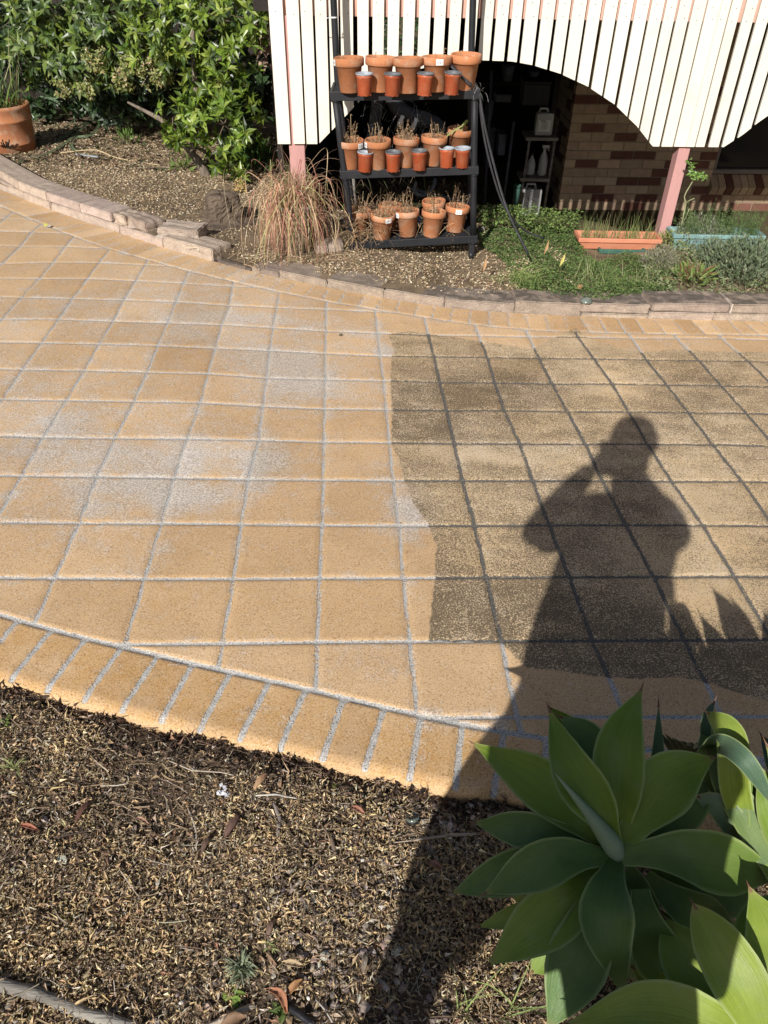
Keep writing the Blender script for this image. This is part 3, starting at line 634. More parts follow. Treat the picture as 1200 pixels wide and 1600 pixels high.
# ---------------- far bed: wood chips / gravel mulch
r4 = np.random.default_rng(24)
x = r4.uniform(-4.2, 3.0, 190000); y = r4.uniform(4.2, 8.6, 190000)
k = (y > f_uo(x)+0.10) & (x > -0.62*y+0.1*0) & ((x < -0.9) | (y < 6.4)) & (x < 0.95+0.05*y); x, y = x[k], y[k]
gpat = blobn(x, y, 0.3, 9); mound = np.exp(-(((x+1.22)/.4)**2+((y-5.72)/.3)**2))
mound = np.maximum(mound, 0.85*np.exp(-(((x+0.98)/.22)**2+((y-5.30)/.28)**2)))
k = r4.random(len(x)) < np.clip(0.8+0.25*gpat, 0.3, 1)*(1-0.9*mound); x, y = x[k], y[k]; n = len(x)
z = np.array([bed_far(a, b) for a, b in zip(x, y)])+r4.uniform(0, 0.012, n)
A = leafset(np.stack([x, y, z], 1), rand_dirs(n, 0.35, r4), rand_dirs(n, 1.6, r4)+[0, 0, 0.9], r4.gamma(6, 0.0025, n), r4.uniform(0.005, 0.012, n),
            pal(n, [(0.58, 0.46, 0.30), (0.72, 0.61, 0.44), (0.40, 0.30, 0.19), (0.22, 0.16, 0.10), (0.48, 0.33, 0.18), (0.80, 0.73, 0.60)], (5, 3, 4, 3.5, 1.5, 0.7), 0.25, r4), fold=0.3, droop=0.12)
tag(np_mesh('wood_chip_mulch', *A[:2], MAT['bits'], cols=A[2]), 'pale brown wood chip mulch over the raised bed behind the kerb', 'mulch', kind='stuff')

r5 = np.random.default_rng(25); n = 1500; x = r5.uniform(-1.4, 0.7, n); y = f_lo(x)-np.abs(r5.normal(0, 0.035, n))-0.008
P = np.stack([x, y, bedn_v(x, y)+r5.uniform(0.0, 0.016, n)], 1)
A = leafset(P, rand_dirs(n, 0.6, r5), rand_dirs(n, 1.2, r5)+[0, 0, .5], r5.gamma(5, .0042, n), r5.uniform(.006, .013, n), pal(n, [(.06, .04, .03), (.11, .07, .05), (.19, .12, .08), (.04, .03, .025)], (4, 3, 1.3, 3), .25, r5), fold=.4, droop=.3)
tag(np_mesh('edge_leaf_litter', *A[:2], MAT['bits'], cols=A[2]), 'dark damp dead leaves banked along the edge of the paving', 'leaf litter', kind='stuff')
# ---------------- things lying on the near bed
def bz(x, y, o=0.0): return bed_near(x, y)+o
def on_near(px, py, o=0.008):
    p = G(px, py, NB+o); return np.array([p[0], p[1], bed_near(p[0], p[1])+o])
def stick(pxs, rad, name, label, cat, mat, flat=1.0, group=None, o=0.008, col=(1, 1, 1), n=8):
    pts = [on_near(a, b, o+(c[0] if c else 0)) for a, b, *c in pxs]
    fine = []
    for i in range(len(pts)-1):
        for t in (0, 0.33, 0.66): fine.append(pts[i]*(1-t)+pts[i+1]*t+np.array([0, 0, random.uniform(-1, 1)*(rad[0] if hasattr(rad, '__len__') else rad)*0.25]))
    fine.append(pts[-1])
    if hasattr(rad, '__len__'): rr = list(np.interp(np.linspace(0, 1, len(fine)), np.linspace(0, 1, len(rad)), rad))
    else: rr = [rad*random.uniform(0.85, 1.1) for _ in fine]
    b = MB(); b.tube(fine, rr, n, col=col, flat=flat)
    return tag(b.build(name, mat), label, cat, group)
# half-buried round timber edging at the bottom left corner
b = MB(); pts = [on_near(-120, 1500, 0.012), on_near(0, 1540, 0.012), on_near(60, 1557, 0.012), on_near(130, 1581, 0.010), on_near(200, 1602, 0.006), on_near(300, 1640, -0.002)]
fp = []
for i in range(len(pts)-1):
    for t in (0, .25, .5, .75): fp.append(pts[i]*(1-t)+pts[i+1]*t)
b.tube(fp, [0.0125+0.0012*math.sin(i*1.9) for i in range(len(fp))], 14)
tag(b.build('edging_log', MAT['grey_timber']), 'weathered grey round timber edging half buried in the litter', 'edging')
stick([(325, 1602), (360, 1583), (398, 1568)], [0.0065, 0.007, 0.006], 'timber_offcut', 'pale cut stick pointing up to the right of the small grey-leaved weed', 'stick', MAT['straw'], 0.6, col=(0.52, 0.45, 0.35), n=4, o=0.012)
stick([(447, 1570), (470, 1588), (492, 1606)], [0.0085, 0.0085], 'black_plastic_strip', 'short black plastic strip on the litter at the bottom edge', 'plastic strip', MAT['dark_plastic'], 0.35, n=4, o=0.012)
stick([(400, 1249), (430, 1246), (470, 1249)], [0.002, 0.003, 0.002], 'dead_twig', 'bleached white twig lying crosswise above the grey curled bark', 'twig', MAT['straw'], 0.6, col=(0.68, 0.64, 0.56), o=0.014)
stick([(428, 1258), (437, 1280), (434, 1308)], [0.003, 0.0055, 0.0035], 'bark_strip', 'grey curled bark strip upright below the white twig', 'bark strip', MAT['straw'], 0.6, col=(0.33, 0.30, 0.27), o=0.014)
stick([(293, 1260), (302, 1282), (307, 1300), (307, 1330)], [0.002, 0.0025, 0.001], 'dead_twig', 'thin pale twig standing left of the dark curled leaf', 'twig', MAT['straw'], 0.6, col=(0.60, 0.55, 0.45), o=0.012)
stick([(502, 1290), (518, 1315), (527, 1345)], [0.002, 0.0045, 0.004], 'bark_strip', 'brown bark strip with a chewed pale lower end', 'bark strip', MAT['straw'], 0.5, col=(0.24, 0.18, 0.13), o=0.014)
stick([(575, 1262), (562, 1300), (554, 1335)], [0.0025, 0.002, 0.0012], 'dead_twig', 'reddish brown twig sloping down from the paving edge', 'twig', MAT['straw'], col=(0.30, 0.17, 0.10), o=0.014)
stick([(615, 1312), (660, 1306), (700, 1303), (750, 1304)], [0.001, 0.003, 0.0045, 0.003], 'dry_twig', 'pale flattened dry stem in shadow beside the agave leaf tip', 'stem', MAT['straw'], 0.5, col=(0.50, 0.43, 0.34), o=0.016)
stick([(726, 1306), (730, 1325), (729, 1350)], [0.0028, 0.002, 0.001], 'dry_twig', 'short dry stem hanging down from the pale flattened stem', 'stem', MAT['straw'], 0.5, col=(0.46, 0.40, 0.32), o=0.013)
stick([(608, 1342), (619, 1370), (622, 1395)], [0.0015, 0.003, 0.0015], 'dead_twig', 'grey twig at the left edge of the leg shadow', 'twig', MAT['straw'], col=(0.42, 0.38, 0.33), o=0.012)
stick([(494, 1566), (508, 1582), (520, 1602)], [0.0018, 0.0018, 0.0018], 'dead_twig', 'thin grey twig right of the black plastic strip', 'twig', MAT['straw'], col=(0.46, 0.43, 0.38), o=0.012)
stick([(68, 1512), (78, 1533), (95, 1544), (125, 1545)], [0.0009, 0.0009, 0.0009], 'bent_straw', 'thin curved white straw just above the timber edging', 'straw', MAT['straw'], col=(0.62, 0.58, 0.5), o=0.012)
stick([(118, 1562), (150, 1552), (185, 1546)], [0.0016, 0.0016, 0.001], 'dead_twig', 'light brown straight twig resting by the timber edging', 'twig', MAT['straw'], col=(0.45, 0.34, 0.22), o=0.012)
stick([(155, 1223), (180, 1224), (200, 1222)], [0.0012, 0.0016, 0.001], 'dead_twig', 'short pale straight twig near the left paving edge', 'twig', MAT['straw'], col=(0.6, 0.55, 0.45), o=0.014)
stick([(265, 1190), (300, 1204), (345, 1206), (365, 1212)], [0.001, 0.0018, 0.001], 'dead_twig', 'long thin pale twig below the corner of the border bricks', 'twig', MAT['straw'], col=(0.56, 0.5, 0.4), o=0.016)
# broad fallen leaves
def fallen(pxb, pxt, wdt, col, label, lift=0.012, curl=0.25, bend=0.0):
    A_, B_ = on_near(*pxb, lift), on_near(*pxt, lift+0.006); d = B_-A_; L_ = np.linalg.norm(d); t_ = d/L_
    s_ = np.cross(t_, [0, 0, 1.0]); s_ /= np.linalg.norm(s_)
    V_, F_ = [], []; K = 10; J = 6
    for i in range(K+1):
        u = i/K; ww = wdt*math.sin(PI*min(1, u*0.93+0.05))**0.8*0.5
        c = A_+d*u+np.array([0, 0, 0.010*math.sin(PI*u)])+s_*bend*L_*math.sin(PI*u)
        for j in range(J+1):
            v = j/J*2-1; V_.append(c+s_*ww*v+np.array([0, 0, curl*wdt*v*v+0.0015*math.sin(i*2.3+j)]))
    for i in range(K):
        for j in range(J):
            a = i*(J+1)+j; F_.append((a, a+1, a+J+2, a+J+1))
    o = np_mesh('fallen_leaf', V_, F_, MAT['straw'], cols=np.tile(np.array(col), (len(V_), 1)), smooth=True)
    md = o.modifiers.new('thickness', 'SOLIDIFY'); md.thickness = 0.0006
    return tag(o, label, 'dead leaf', 'fallen leaves on the near bed')
fallen((448, 1585), (415, 1545), 0.017, (0.50, 0.24, 0.13), 'curved reddish fallen leaf above the black plastic strip', bend=0.2)
fallen((447, 1555), (475, 1533), 0.016, (0.40, 0.22, 0.10), 'brown fallen leaf right of the curved reddish one')
fallen((440, 1505), (475, 1512), 0.014, (0.52, 0.40, 0.24), 'tan crumpled leaf right of the grey-leaved weed')
fallen((345, 1602), (385, 1590), 0.03, (0.24, 0.15, 0.09), 'dark brown broad leaf under the pale cut stick')
fallen((350, 1315), (376, 1278), 0.018, (0.15, 0.09, 0.07), 'dark purple-brown curled leaf in the middle of the bed')
fallen((315, 1335), (330, 1310), 0.012, (0.13, 0.08, 0.06), 'small dark leaf left of the dark purple-brown one')
fallen((32, 1290), (60, 1298), 0.012, (0.40, 0.16, 0.10), 'rust red fallen leaf at the far left of the bed')
fallen((118, 1285), (142, 1248), 0.013, (0.16, 0.08, 0.06), 'dark red-brown leaf standing on edge at left')
fallen((92, 1280), (104, 1293), 0.008, (0.62, 0.55, 0.30), 'small pale yellow leaf at left of the bed')
fallen((548, 1262), (570, 1275), 0.014, (0.38, 0.18, 0.12), 'reddish crumpled leaf at the top of the reddish twig')
fallen((668, 1345), (692, 1360), 0.016, (0.36, 0.19, 0.13), 'reddish leaf in the shadow between pebbles and agave')
fallen((568, 1525), (572, 1492), 0.011, (0.26, 0.22, 0.17), 'grey-brown leaf upright at the edge of the leg shadow')
fallen((418, 1470), (428, 1440), 0.012, (0.17, 0.11, 0.08), 'dark brown leaf above the tan crumpled leaf')
fallen((398, 1240), (420, 1215), 0.016, (0.42, 0.26, 0.15), 'light brown leaf tucked under the paving edge')
fallen((232, 1285), (212, 1275), 0.010, (0.50, 0.32, 0.22), 'pinkish dry leaf left of the thin pale twig')
# foil scrap, white chips, plastic cap
b = MB(); c = on_near(350, 1240, 0.012)
for _ in range(16):
    q = c+np.array([random.gauss(0, 0.007), random.gauss(0, 0.006), random.uniform(0, 0.008)])
    b.box(q, random.uniform(.004, .010), random.uniform(.004, .008), 0.0012, random.uniform(0, 6), ax=None, jit=0.002)
tag(b.build('foil_scrap', MAT['foil']), 'crumpled shiny white foil scrap on the litter', 'litter')
for px, py, s, lab in ((566, 1343, 0.006, 'bright white pebble right of the chewed bark strip'), (482, 1563, 0.006, 'white flat stone near the curved reddish leaf'), (283, 1566, 0.007, 'white stone near the end of the timber edging'), (170, 1511, 0.0045, 'round cream pebble above the timber edging'),
                        (608, 1395, 0.008, 'pale broad stone left of the leg shadow'), (597, 1418, 0.009, 'cream stone at the foot of the leg shadow'), (654, 1400, 0.009, 'grey pebble inside the leg shadow'), (738, 1258, 0.008, 'round grey pebble in shade under the paving edge'), (748, 1255, 0.007, 'smooth pebble right of the round grey one under the paving edge'),
                        (705, 1395, 0.012, 'frosty translucent stone against the left agave leaf')):
    p = on_near(px, py, 0.012); rr = np.random.default_rng(px)
    A = pebbles(p[None], np.array([s]), np.array([(0.70, 0.67, 0.60) if py != 1258 and py != 1255 and py != 1400 else (0.36, 0.33, 0.30)]), rr)
    o = np_mesh('pebble', *A[:2], MAT['stonebits'], cols=A[2], smooth=True); md = o.modifiers.new('s', 'SUBSURF'); md.levels = md.render_levels = 1
    tag(o, lab, 'pebble', 'stones on the near bed')
c = on_near(645, 1272, 0.016); t = empty('bottle_cap', c, 'cloudy round plastic cap tilted in the litter below the paving edge', 'cap')
b = MB(); axc = (np.array([0.97, 0, 0.2]), np.array([0.1, 0.85, -0.45]), np.array([-0.2, 0.45, 0.87])); b.lathe([(0.0001, 0.001), (0.008, 0.0), (0.0155, 0.002), (0.017, 0.006), (0.0175, -0.004), (0.0165, -0.006)], c, 24, ax=axc)
b.build('disc', MAT['glassdisc'], t)
b = MB(); b.lathe([(0.0175, -0.004), (0.0195, -0.004), (0.0195, -0.009), (0.0175, -0.009)], c, 24, ax=axc); b.build('rim', MAT['dark_plastic'], t)

# small weeds on the near bed
def weed(px, py, n, ln, wdt, col, label, name='small_weed', up=0.8, cat='weed', seed=1, mat='dull_leaf'):
    r = np.random.default_rng(seed); p = on_near(px, py, 0.005)
    bse = np.repeat(p[None], n, 0)+r.normal(0, ln*0.12, (n, 3))*[1, 1, 0]
    dr = rand_dirs(n, 0, r); L_ = r.uniform(0.5, 1, n)*ln
    pth = arcs(bse, dr, L_*0.8, L_*up*r.uniform(0.5, 1.3, n), L_*up*0.9, 6)
    wd_ = L_[:, None]*0+wdt*np.array([0.5, 0.9, 1, 0.9, 0.6, 0.1])[None]*r.uniform(0.7, 1.2, (n, 1))
    A_ = strips(pth, wd_, np.clip(np.array(col)*r.uniform(0.75, 1.25, (n, 1)), 0, 1), fold=0.3)
    return tag(np_mesh(name, *A_[:2], MAT[mat], cols=A_[2]), label, cat)
weed(378, 1515, 70, 0.055, 0.0042, (0.26, 0.30, 0.20), 'grey-green downy weed above the pale cut stick', up=1.1, seed=3)
weed(420, 1480, 18, 0.03, 0.003, (0.34, 0.36, 0.16), 'tiny yellow-green weed right of the downy weed', seed=4)
weed(365, 1558, 9, 0.035, 0.012, (0.16, 0.24, 0.05), 'small green leafy seedling under the downy weed', seed=5, up=0.4)
weed(108, 1432, 22, 0.035, 0.006, (0.24, 0.24, 0.06), 'yellow-green low weed at left of the bed', seed=6)
weed(25, 1205, 26, 0.06, 0.003, (0.26, 0.28, 0.12), 'thin pale green weed at the left edge of the bed', seed=7, up=1.0)
weed(445, 1580, 16, 0.04, 0.007, (0.12, 0.17, 0.05), 'dark green weed behind the curved reddish leaf', seed=8)
weed(10, 1135, 10, 0.03, 0.008, (0.14, 0.18, 0.05), 'small dark green seedling under the left paving edge', seed=9)
weed(522, 1228, 8, 0.02, 0.008, (0.20, 0.24, 0.07), 'tiny green seedling under the paving edge right of the foil', seed=10)
def grass_stems(px, py, n, ln, label, seed):
    r = np.random.default_rng(seed); p = on_near(px, py, 0)
    bse = np.repeat(p[None], n, 0)+r.normal(0, 0.012, (n, 3))*[1, 1, 0]; dr = rand_dirs(n, 0, r)
    pth = arcs(bse, dr, ln*r.uniform(0.3, 0.9, n), ln*r.uniform(0.8, 1.3, n), ln*r.uniform(0.2, 0.8, n), 8)
    A_ = strips(pth, np.full((n, 8), 0.0035)*np.linspace(1, 0.3, 8), np.tile([0.26, 0.33, 0.12], (n, 1))*r.uniform(0.8, 1.2, (n, 1)), fold=0.4)
    return tag(np_mesh('grass_plant', *A_[:2], MAT['dull_leaf'], cols=A_[2]), label, 'grass')
grass_stems(725, 1590, 5, 0.13, 'thin green grass stem left of the agave at the bottom edge', 31)
grass_stems(790, 1580, 7, 0.16, 'pair of curving grass stems beside the lowest agave leaf', 32)

# small nut on the paving
p = G(532, 523, 0.006); A = pebbles(p[None], np.array([0.012]), np.array([(0.12, 0.10, 0.06)]), np.random.default_rng(2))
tag(np_mesh('fallen_nut', *A[:2], MAT['stonebits'], cols=A[2], smooth=True), 'small dark nut lying alone on the clean paving', 'nut')

# ================================================================== AGAVES
def agave_mat():
    m = pmat('agave leaf', (1, 1, 1), (0.82, 0.88, 0.82), 0.50, 9, 60, 0.05, 0.0, 0.0008, 0.42, usecol=True, transl=0.20, tcol=(1.3, 1.4, 0.35))
    N, L = nodes(m); bs = N['Principled BSDF']; old = bs.inputs['Base Color'].links[0].from_socket
    cx = N.new('ShaderNodeCombineXYZ'); L.new(mth(N, L, 'MULTIPLY', attr(N, 'across'), 11), cx.inputs[0]); L.new(mth(N, L, 'MULTIPLY', attr(N, 'along'), 1.3), cx.inputs[1]); L.new(attr(N, 'leafid'), cx.inputs[2])
    st = noise(N, L, cx.outputs[0], 1.6, 5.0, 0.65); k = mth(N, L, 'MULTIPLY_ADD', st, 0.8, 0.60)
    c3 = N.new('ShaderNodeCombineXYZ'); [L.new(k, c3.inputs[i]) for i in range(3)]
    nw = mix(N, L, 1.0, old, c3.outputs[0], 'MULTIPLY')
    tc = N.new('ShaderNodeTexCoord').outputs['Object']; sp = noise(N, L, tc, 260, 2, 0.5); nw = mix(N, L, mth(N, L, 'MULTIPLY', ramp(N, L, sp, 0.70, 0.76), 0.5), nw, (0.35, 0.36, 0.26))
    bl = noise(N, L, tc, 14, 5, 0.65); nw = mix(N, L, mth(N, L, 'MULTIPLY', ramp(N, L, bl, 0.50, 0.70), 0.14), nw, (0.30, 0.34, 0.24))
    b2 = noise(N, L, tc, 5, 3, 0.5); nw = mix(N, L, mth(N, L, 'MULTIPLY', ramp(N, L, b2, 0.52, 0.68), 0.35), nw, (0.22, 0.30, 0.07))
    vo = noise(N, L, tc, 75, 4, 0.7); nw = mix(N, L, mth(N, L, 'MULTIPLY', ramp(N, L, vo, 0.70, 0.76), 0.8), nw, (0.16, 0.11, 0.06))
    al = ramp(N, L, attr(N, 'along'), 0.90, 1.0); nw = mix(N, L, mth(N, L, 'MULTIPLY', al, 0.55), nw, (0.36, 0.27, 0.13))
    L.new(nw, bs.inputs['Base Color'])
    b = N.new('ShaderNodeBump'); b.inputs['Strength'].default_value = 0.45; b.inputs['Distance'].default_value = 0.003; L.new(st, b.inputs['Height']); L.new(b.outputs[0], bs.inputs['Normal'])
    L.new(mth(N, L, 'MULTIPLY_ADD', st, 0.40, 0.25), bs.inputs['Roughness'])
    return m
MAT['agave'] = agave_mat()
MAT['agave_tip'] = pmat('agave spine', (0.20, 0.10, 0.06), (0.12, 0.06, 0.04), 0.6, 30, 90, 0.2, 0.2)
def bez(P, n):
    P = [np.array(p) for p in P]; out = []
    # Catmull-Rom through the points
    Q = [2*P[0]-P[1]]+P+[2*P[-1]-P[-2]]
    seg = len(P)-1
    for k in range(n+1):
        u = k/n*seg; i = min(int(u), seg-1); t = u-i
        a, b_, c_, d_ = Q[i], Q[i+1], Q[i+2], Q[i+3]
        out.append(0.5*((2*b_)+(-a+c_)*t+(2*a-5*b_+4*c_-d_)*t*t+(-a+3*b_-3*c_+d_)*t**3))
    return np.array(out)
PROF_T = [0, .08, .2, .35, .48, .58, .68, .78, .87, .94, 1.0]
PROF_W = [.36, .38, .52, .80, .98, 1.0, .89, .66, .38, .16, .03]
def agave_leaf(parent, ctrl, width, col, face=None, cup=0.22, col_edge=None, tipc=True, lab=None, prof=None):
    """ctrl: list of (px,py,z above the ground datum) through which the midrib passes"""
    pts = [ATZ(x_, y_, z_) for x_, y_, z_ in ctrl]
    K, J = 34, 14
    mid = bez(pts, K); T = unit(np.gradient(mid, axis=0))
    view = unit(CP[None]-mid)
    nb_ = view if face is None else unit(view+np.array(face)[None])
    S = unit(np.cross(T, nb_)); Nn = np.cross(S, T)
    V_, C_, A1, A2 = [], [], [], []
    th = 0.0035
    col = np.array(col); ce = np.array(col_edge if col_edge is not None else (0.42, 0.48, 0.20))
    pw = np.interp(np.linspace(0, 1, K+1), PROF_T, prof or PROF_W)
    for side in (1, -1):
        for i in range(K+1):
            ww = width/2*pw[i]
            for j in range(J+1):
                v = j/J*2-1
                cv = cup*width*(v*v)*(1-0.35*i/K)*(0.6+0.6*pw[i])
                thk = th*(1-abs(v)**3)*(1-0.85*(i/K)**2)*(2.2-1.5*min(1, i/K*2.5))
                wavy = 0.02*width*math.sin(i*0.55+v*1.3)*abs(v)
                V_.append(mid[i]+S[i]*ww*v+Nn[i]*(cv*pw[i]*0.9+side*thk+wavy))
                e = max(0, (abs(v)-0.95)/0.05); A1.append(v); A2.append(i/K)
                C_.append(col*(1-0.10*(1-i/K))*(1-e*0.8)+ce*e*0.8 if side == 1 else col*0.95)
    F_ = []; n0_ = (K+1)*(J+1)
    for i in range(K):
        for j in range(J):
            a = i*(J+1)+j; F_.append((a, a+1, a+J+2, a+J+1)); q = n0_+a; F_.append((q, q+J+1, q+J+2, q+1))
    for i in range(K):
        for j in (0, J):
            a = i*(J+1)+j; q = n0_+a
            F_.append((a, a+J+1, q+J+1, q) if j == 0 else (a, q, q+J+1, a+J+1))
    o = np_mesh('leaf', V_, F_, MAT['agave'], parent, cols=np.array(C_), smooth=True, attrs={'across': A1, 'along': A2, 'leafid': [random.random()*50]*len(A1)})
    if tipc:
        b = MB(); e = mid[-1]; d_ = T[-1]
        b.tube([e-d_*0.010, e, e+d_*0.012+np.array([0, 0, 0.002])], [0.0028, 0.0018, 0.0003], 6); b.build('spine', MAT['agave_tip'], o)
    if lab: o['label'] = lab
    return o
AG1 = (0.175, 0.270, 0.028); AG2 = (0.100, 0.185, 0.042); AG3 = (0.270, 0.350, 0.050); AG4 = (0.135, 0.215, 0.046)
root = empty('agave_plant', (0.46, 0.72, bed_near(0.46, 0.72)), 'large spineless agave rosette with broad deep green leaves in the bottom right, mostly in shadow', 'agave')
L_ = lambda *a, **k: agave_leaf(root, *a, **k)
# lower, older leaves first
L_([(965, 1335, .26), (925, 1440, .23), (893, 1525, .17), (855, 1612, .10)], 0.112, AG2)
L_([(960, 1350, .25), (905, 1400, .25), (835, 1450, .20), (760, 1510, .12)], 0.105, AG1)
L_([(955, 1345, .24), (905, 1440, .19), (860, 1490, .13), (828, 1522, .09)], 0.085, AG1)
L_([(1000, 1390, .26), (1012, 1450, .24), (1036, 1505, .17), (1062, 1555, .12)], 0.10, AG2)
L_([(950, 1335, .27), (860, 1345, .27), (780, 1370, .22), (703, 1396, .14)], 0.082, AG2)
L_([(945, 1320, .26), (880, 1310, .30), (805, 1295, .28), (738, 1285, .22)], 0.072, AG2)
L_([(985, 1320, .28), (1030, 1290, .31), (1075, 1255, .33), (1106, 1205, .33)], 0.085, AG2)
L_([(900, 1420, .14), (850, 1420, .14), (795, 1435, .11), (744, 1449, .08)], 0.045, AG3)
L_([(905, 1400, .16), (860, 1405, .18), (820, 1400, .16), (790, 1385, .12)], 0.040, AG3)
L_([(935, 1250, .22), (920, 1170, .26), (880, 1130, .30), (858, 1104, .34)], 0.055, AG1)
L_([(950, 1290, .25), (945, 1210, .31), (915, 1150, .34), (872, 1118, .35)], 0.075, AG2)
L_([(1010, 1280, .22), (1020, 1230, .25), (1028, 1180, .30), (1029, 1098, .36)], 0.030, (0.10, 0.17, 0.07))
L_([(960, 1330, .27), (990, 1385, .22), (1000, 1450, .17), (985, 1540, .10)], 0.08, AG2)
# upper leaves
L_([(970, 1335, .29), (1060, 1333, .31), (1140, 1352, .28), (1222, 1374, .20)], 0.112, AG4, face=(0, -0.3, 0.3))
L_([(962, 1345, .28), (950, 1395, .30), (950, 1455, .27), (977, 1562, .17)], 0.098, AG2)
L_([(955, 1340, .28), (890, 1338, .32), (825, 1362, .29), (754, 1398, .22)], 0.085, AG2)
L_([(958, 1325, .28), (900, 1270, .33), (830, 1215, .32), (737, 1160, .25)], 0.105, AG1)
L_([(968, 1325, .29), (1015, 1260, .36), (1055, 1213, .41), (1118, 1182, .43)], 0.112, AG1)
L_([(968, 1315, .28), (968, 1245, .37), (970, 1160, .44), (1003, 1074, .48)], 0.098, AG1)
L_([(963, 1325, .29), (935, 1265, .38), (893, 1200, .44), (857, 1106, .49)], 0.090, AG1)
# rolled centre spear
b = MB(); sp = bez([ATZ(966, 1338, .285), ATZ(950, 1310, .33), ATZ(915, 1265, .39), ATZ(867, 1208, .47)], 16)
rr = np.interp(np.linspace(0, 1, 17), [0, .18, .35, .6, .85, 1], [.014, .0195, .019, .012, .0045, .0006])
b.tube(sp, rr, 16, col=(0.30, 0.38, 0.27)); b.build('central_spear', MAT['agave'], root)['label'] = 'pale blue-green rolled spear at the heart of the rosette'
b = MB(); b.tube([(0.47, 0.70, bed_near(.47, .7)-0.03), (0.465, 0.712, 0.10), (0.46, 0.72, 0.27)], [0.035, 0.033, 0.03], 12); b.build('stem', MAT['bark'], root)
for c_ in ([(1010, 1370, .22), (1060, 1410, .22), (1110, 1440, .17), (1160, 1475, .11)], [(1000, 1400, .18), (1035, 1450, .16), (1080, 1480, .12), (1120, 1520, .08)], [(990, 1390, .18), (1000, 1450, .14), (1010, 1500, .10), (1005, 1560, .06)], [(1020, 1350, .2), (1080, 1380, .2), (1140, 1400, .16), (1195, 1425, .11)], [(940, 1400, .16), (900, 1450, .13), (880, 1500, .09), (900, 1560, .06)]):
    L_(c_, 0.085, AG2)
# lower right agave, sunlit
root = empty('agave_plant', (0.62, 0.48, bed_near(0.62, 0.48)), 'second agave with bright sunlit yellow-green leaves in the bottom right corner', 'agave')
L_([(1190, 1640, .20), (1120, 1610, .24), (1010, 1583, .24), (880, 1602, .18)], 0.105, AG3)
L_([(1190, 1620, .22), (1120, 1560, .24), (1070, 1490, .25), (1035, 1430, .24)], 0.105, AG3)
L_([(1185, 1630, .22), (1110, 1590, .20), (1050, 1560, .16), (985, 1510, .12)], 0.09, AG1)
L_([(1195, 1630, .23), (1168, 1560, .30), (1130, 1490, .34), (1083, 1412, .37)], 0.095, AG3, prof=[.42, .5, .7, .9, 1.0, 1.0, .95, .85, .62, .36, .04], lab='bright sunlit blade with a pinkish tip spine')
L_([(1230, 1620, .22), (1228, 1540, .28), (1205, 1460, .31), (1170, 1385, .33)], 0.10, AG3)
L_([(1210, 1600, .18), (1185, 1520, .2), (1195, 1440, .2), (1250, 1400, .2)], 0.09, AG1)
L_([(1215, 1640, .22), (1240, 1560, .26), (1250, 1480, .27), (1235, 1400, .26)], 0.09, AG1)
b = MB(); b.tube([(0.66, 0.40, bed_near(.66, .4)-0.03), (0.67, 0.42, 0.1), (0.68, 0.44, 0.2)], [0.03, 0.03, 0.026], 12); b.build('stem', MAT['bark'], root)
# strappy agave to the right
root = empty('agave_plant', (0.84, 0.86, bed_near(0.84, 0.86)), 'torn narrow-leaved agave at the right edge, lit by the sun', 'agave')
L_ = lambda c, *a, **k: agave_leaf(root, [(q[0], q[1], q[2]*1.38) for q in c], *a, **k)
SB = (0.10, 0.17, 0.105); NP = [.5, .6, .8, .95, 1, 1, .95, .8, .55, .3, .03]
L_([(1180, 1330, .12), (1150, 1240, .27), (1142, 1150, .34), (1103, 1112, .33)], 0.058, AG3, prof=NP, lab='chewed blade with a torn hole')
L_([(1150, 1260, .18), (1118, 1220, .24), (1108, 1170, .27), (1112, 1128, .27)], 0.045, (0.17, 0.24, 0.05), prof=NP)
L_([(1225, 1390, .16), (1180, 1300, .22), (1140, 1230, .26), (1108, 1178, .28)], 0.062, (0.13, 0.20, 0.075), prof=NP)
L_([(1085, 1190, .16), (1110, 1160, .30), (1160, 1185, .36), (1212, 1262, .30)], 0.040, SB, prof=NP, face=(0.3, 0, -0.2))
L_([(1120, 1260, .14), (1108, 1200, .22), (1103, 1130, .29), (1117, 1094, .32)], 0.022, SB, prof=NP)
L_([(1170, 1340, .14), (1155, 1300, .20), (1125, 1262, .24), (1086, 1243, .25)], 0.055, (0.15, 0.21, 0.16), prof=NP, lab='short pale blade with a withered purple tip')
L_([(1240, 1350, .12), (1235, 1260, .2), (1215, 1190, .25), (1190, 1150, .27)], 0.05, SB, prof=NP)
L_([(1240, 1420, .16), (1200, 1330, .20), (1190, 1260, .25), (1165, 1190, .28)], 0.055, AG1, prof=NP)
for k in range(6):
    L_([(1075+6*k, 1210, .08), (1060+6*k, 1185, .12), (1045+9*k, 1165, .16), (1028+11*k, 1140+6*k, .19)], 0.014, (0.12, 0.14, 0.08), prof=NP, tipc=False)
L_ = lambda *a, **k: agave_leaf(root, *a, **k)
L_([(1330, 1420, .15), (1335, 1330, .38), (1318, 1230, .56), (1283, 1163, .65)], 0.085, AG1)
L_([(1345, 1420, .15), (1375, 1330, .38), (1372, 1250, .56), (1342, 1194, .65)], 0.035, AG1)
L_([(1350, 1440, .15), (1440, 1400, .38), (1490, 1330, .56), (1487, 1263, .65)], 0.10, AG1)
L_([(1330, 1430, .15), (1290, 1330, .33), (1240, 1240, .45), (1196, 1160, .50)], 0.07, AG1)
L_([(1350, 1440, .15), (1400, 1350, .35), (1420, 1270, .5), (1420, 1200, .58)], 0.09, AG2)
L_([(1300, 1420, .15), (1262, 1340, .28), (1222, 1265, .37), (1184, 1196, .41)], 0.11, AG1)
L_([(1340, 1440, .15), (1310, 1370, .25), (1260, 1330, .28), (1215, 1310, .26)], 0.07, AG2)
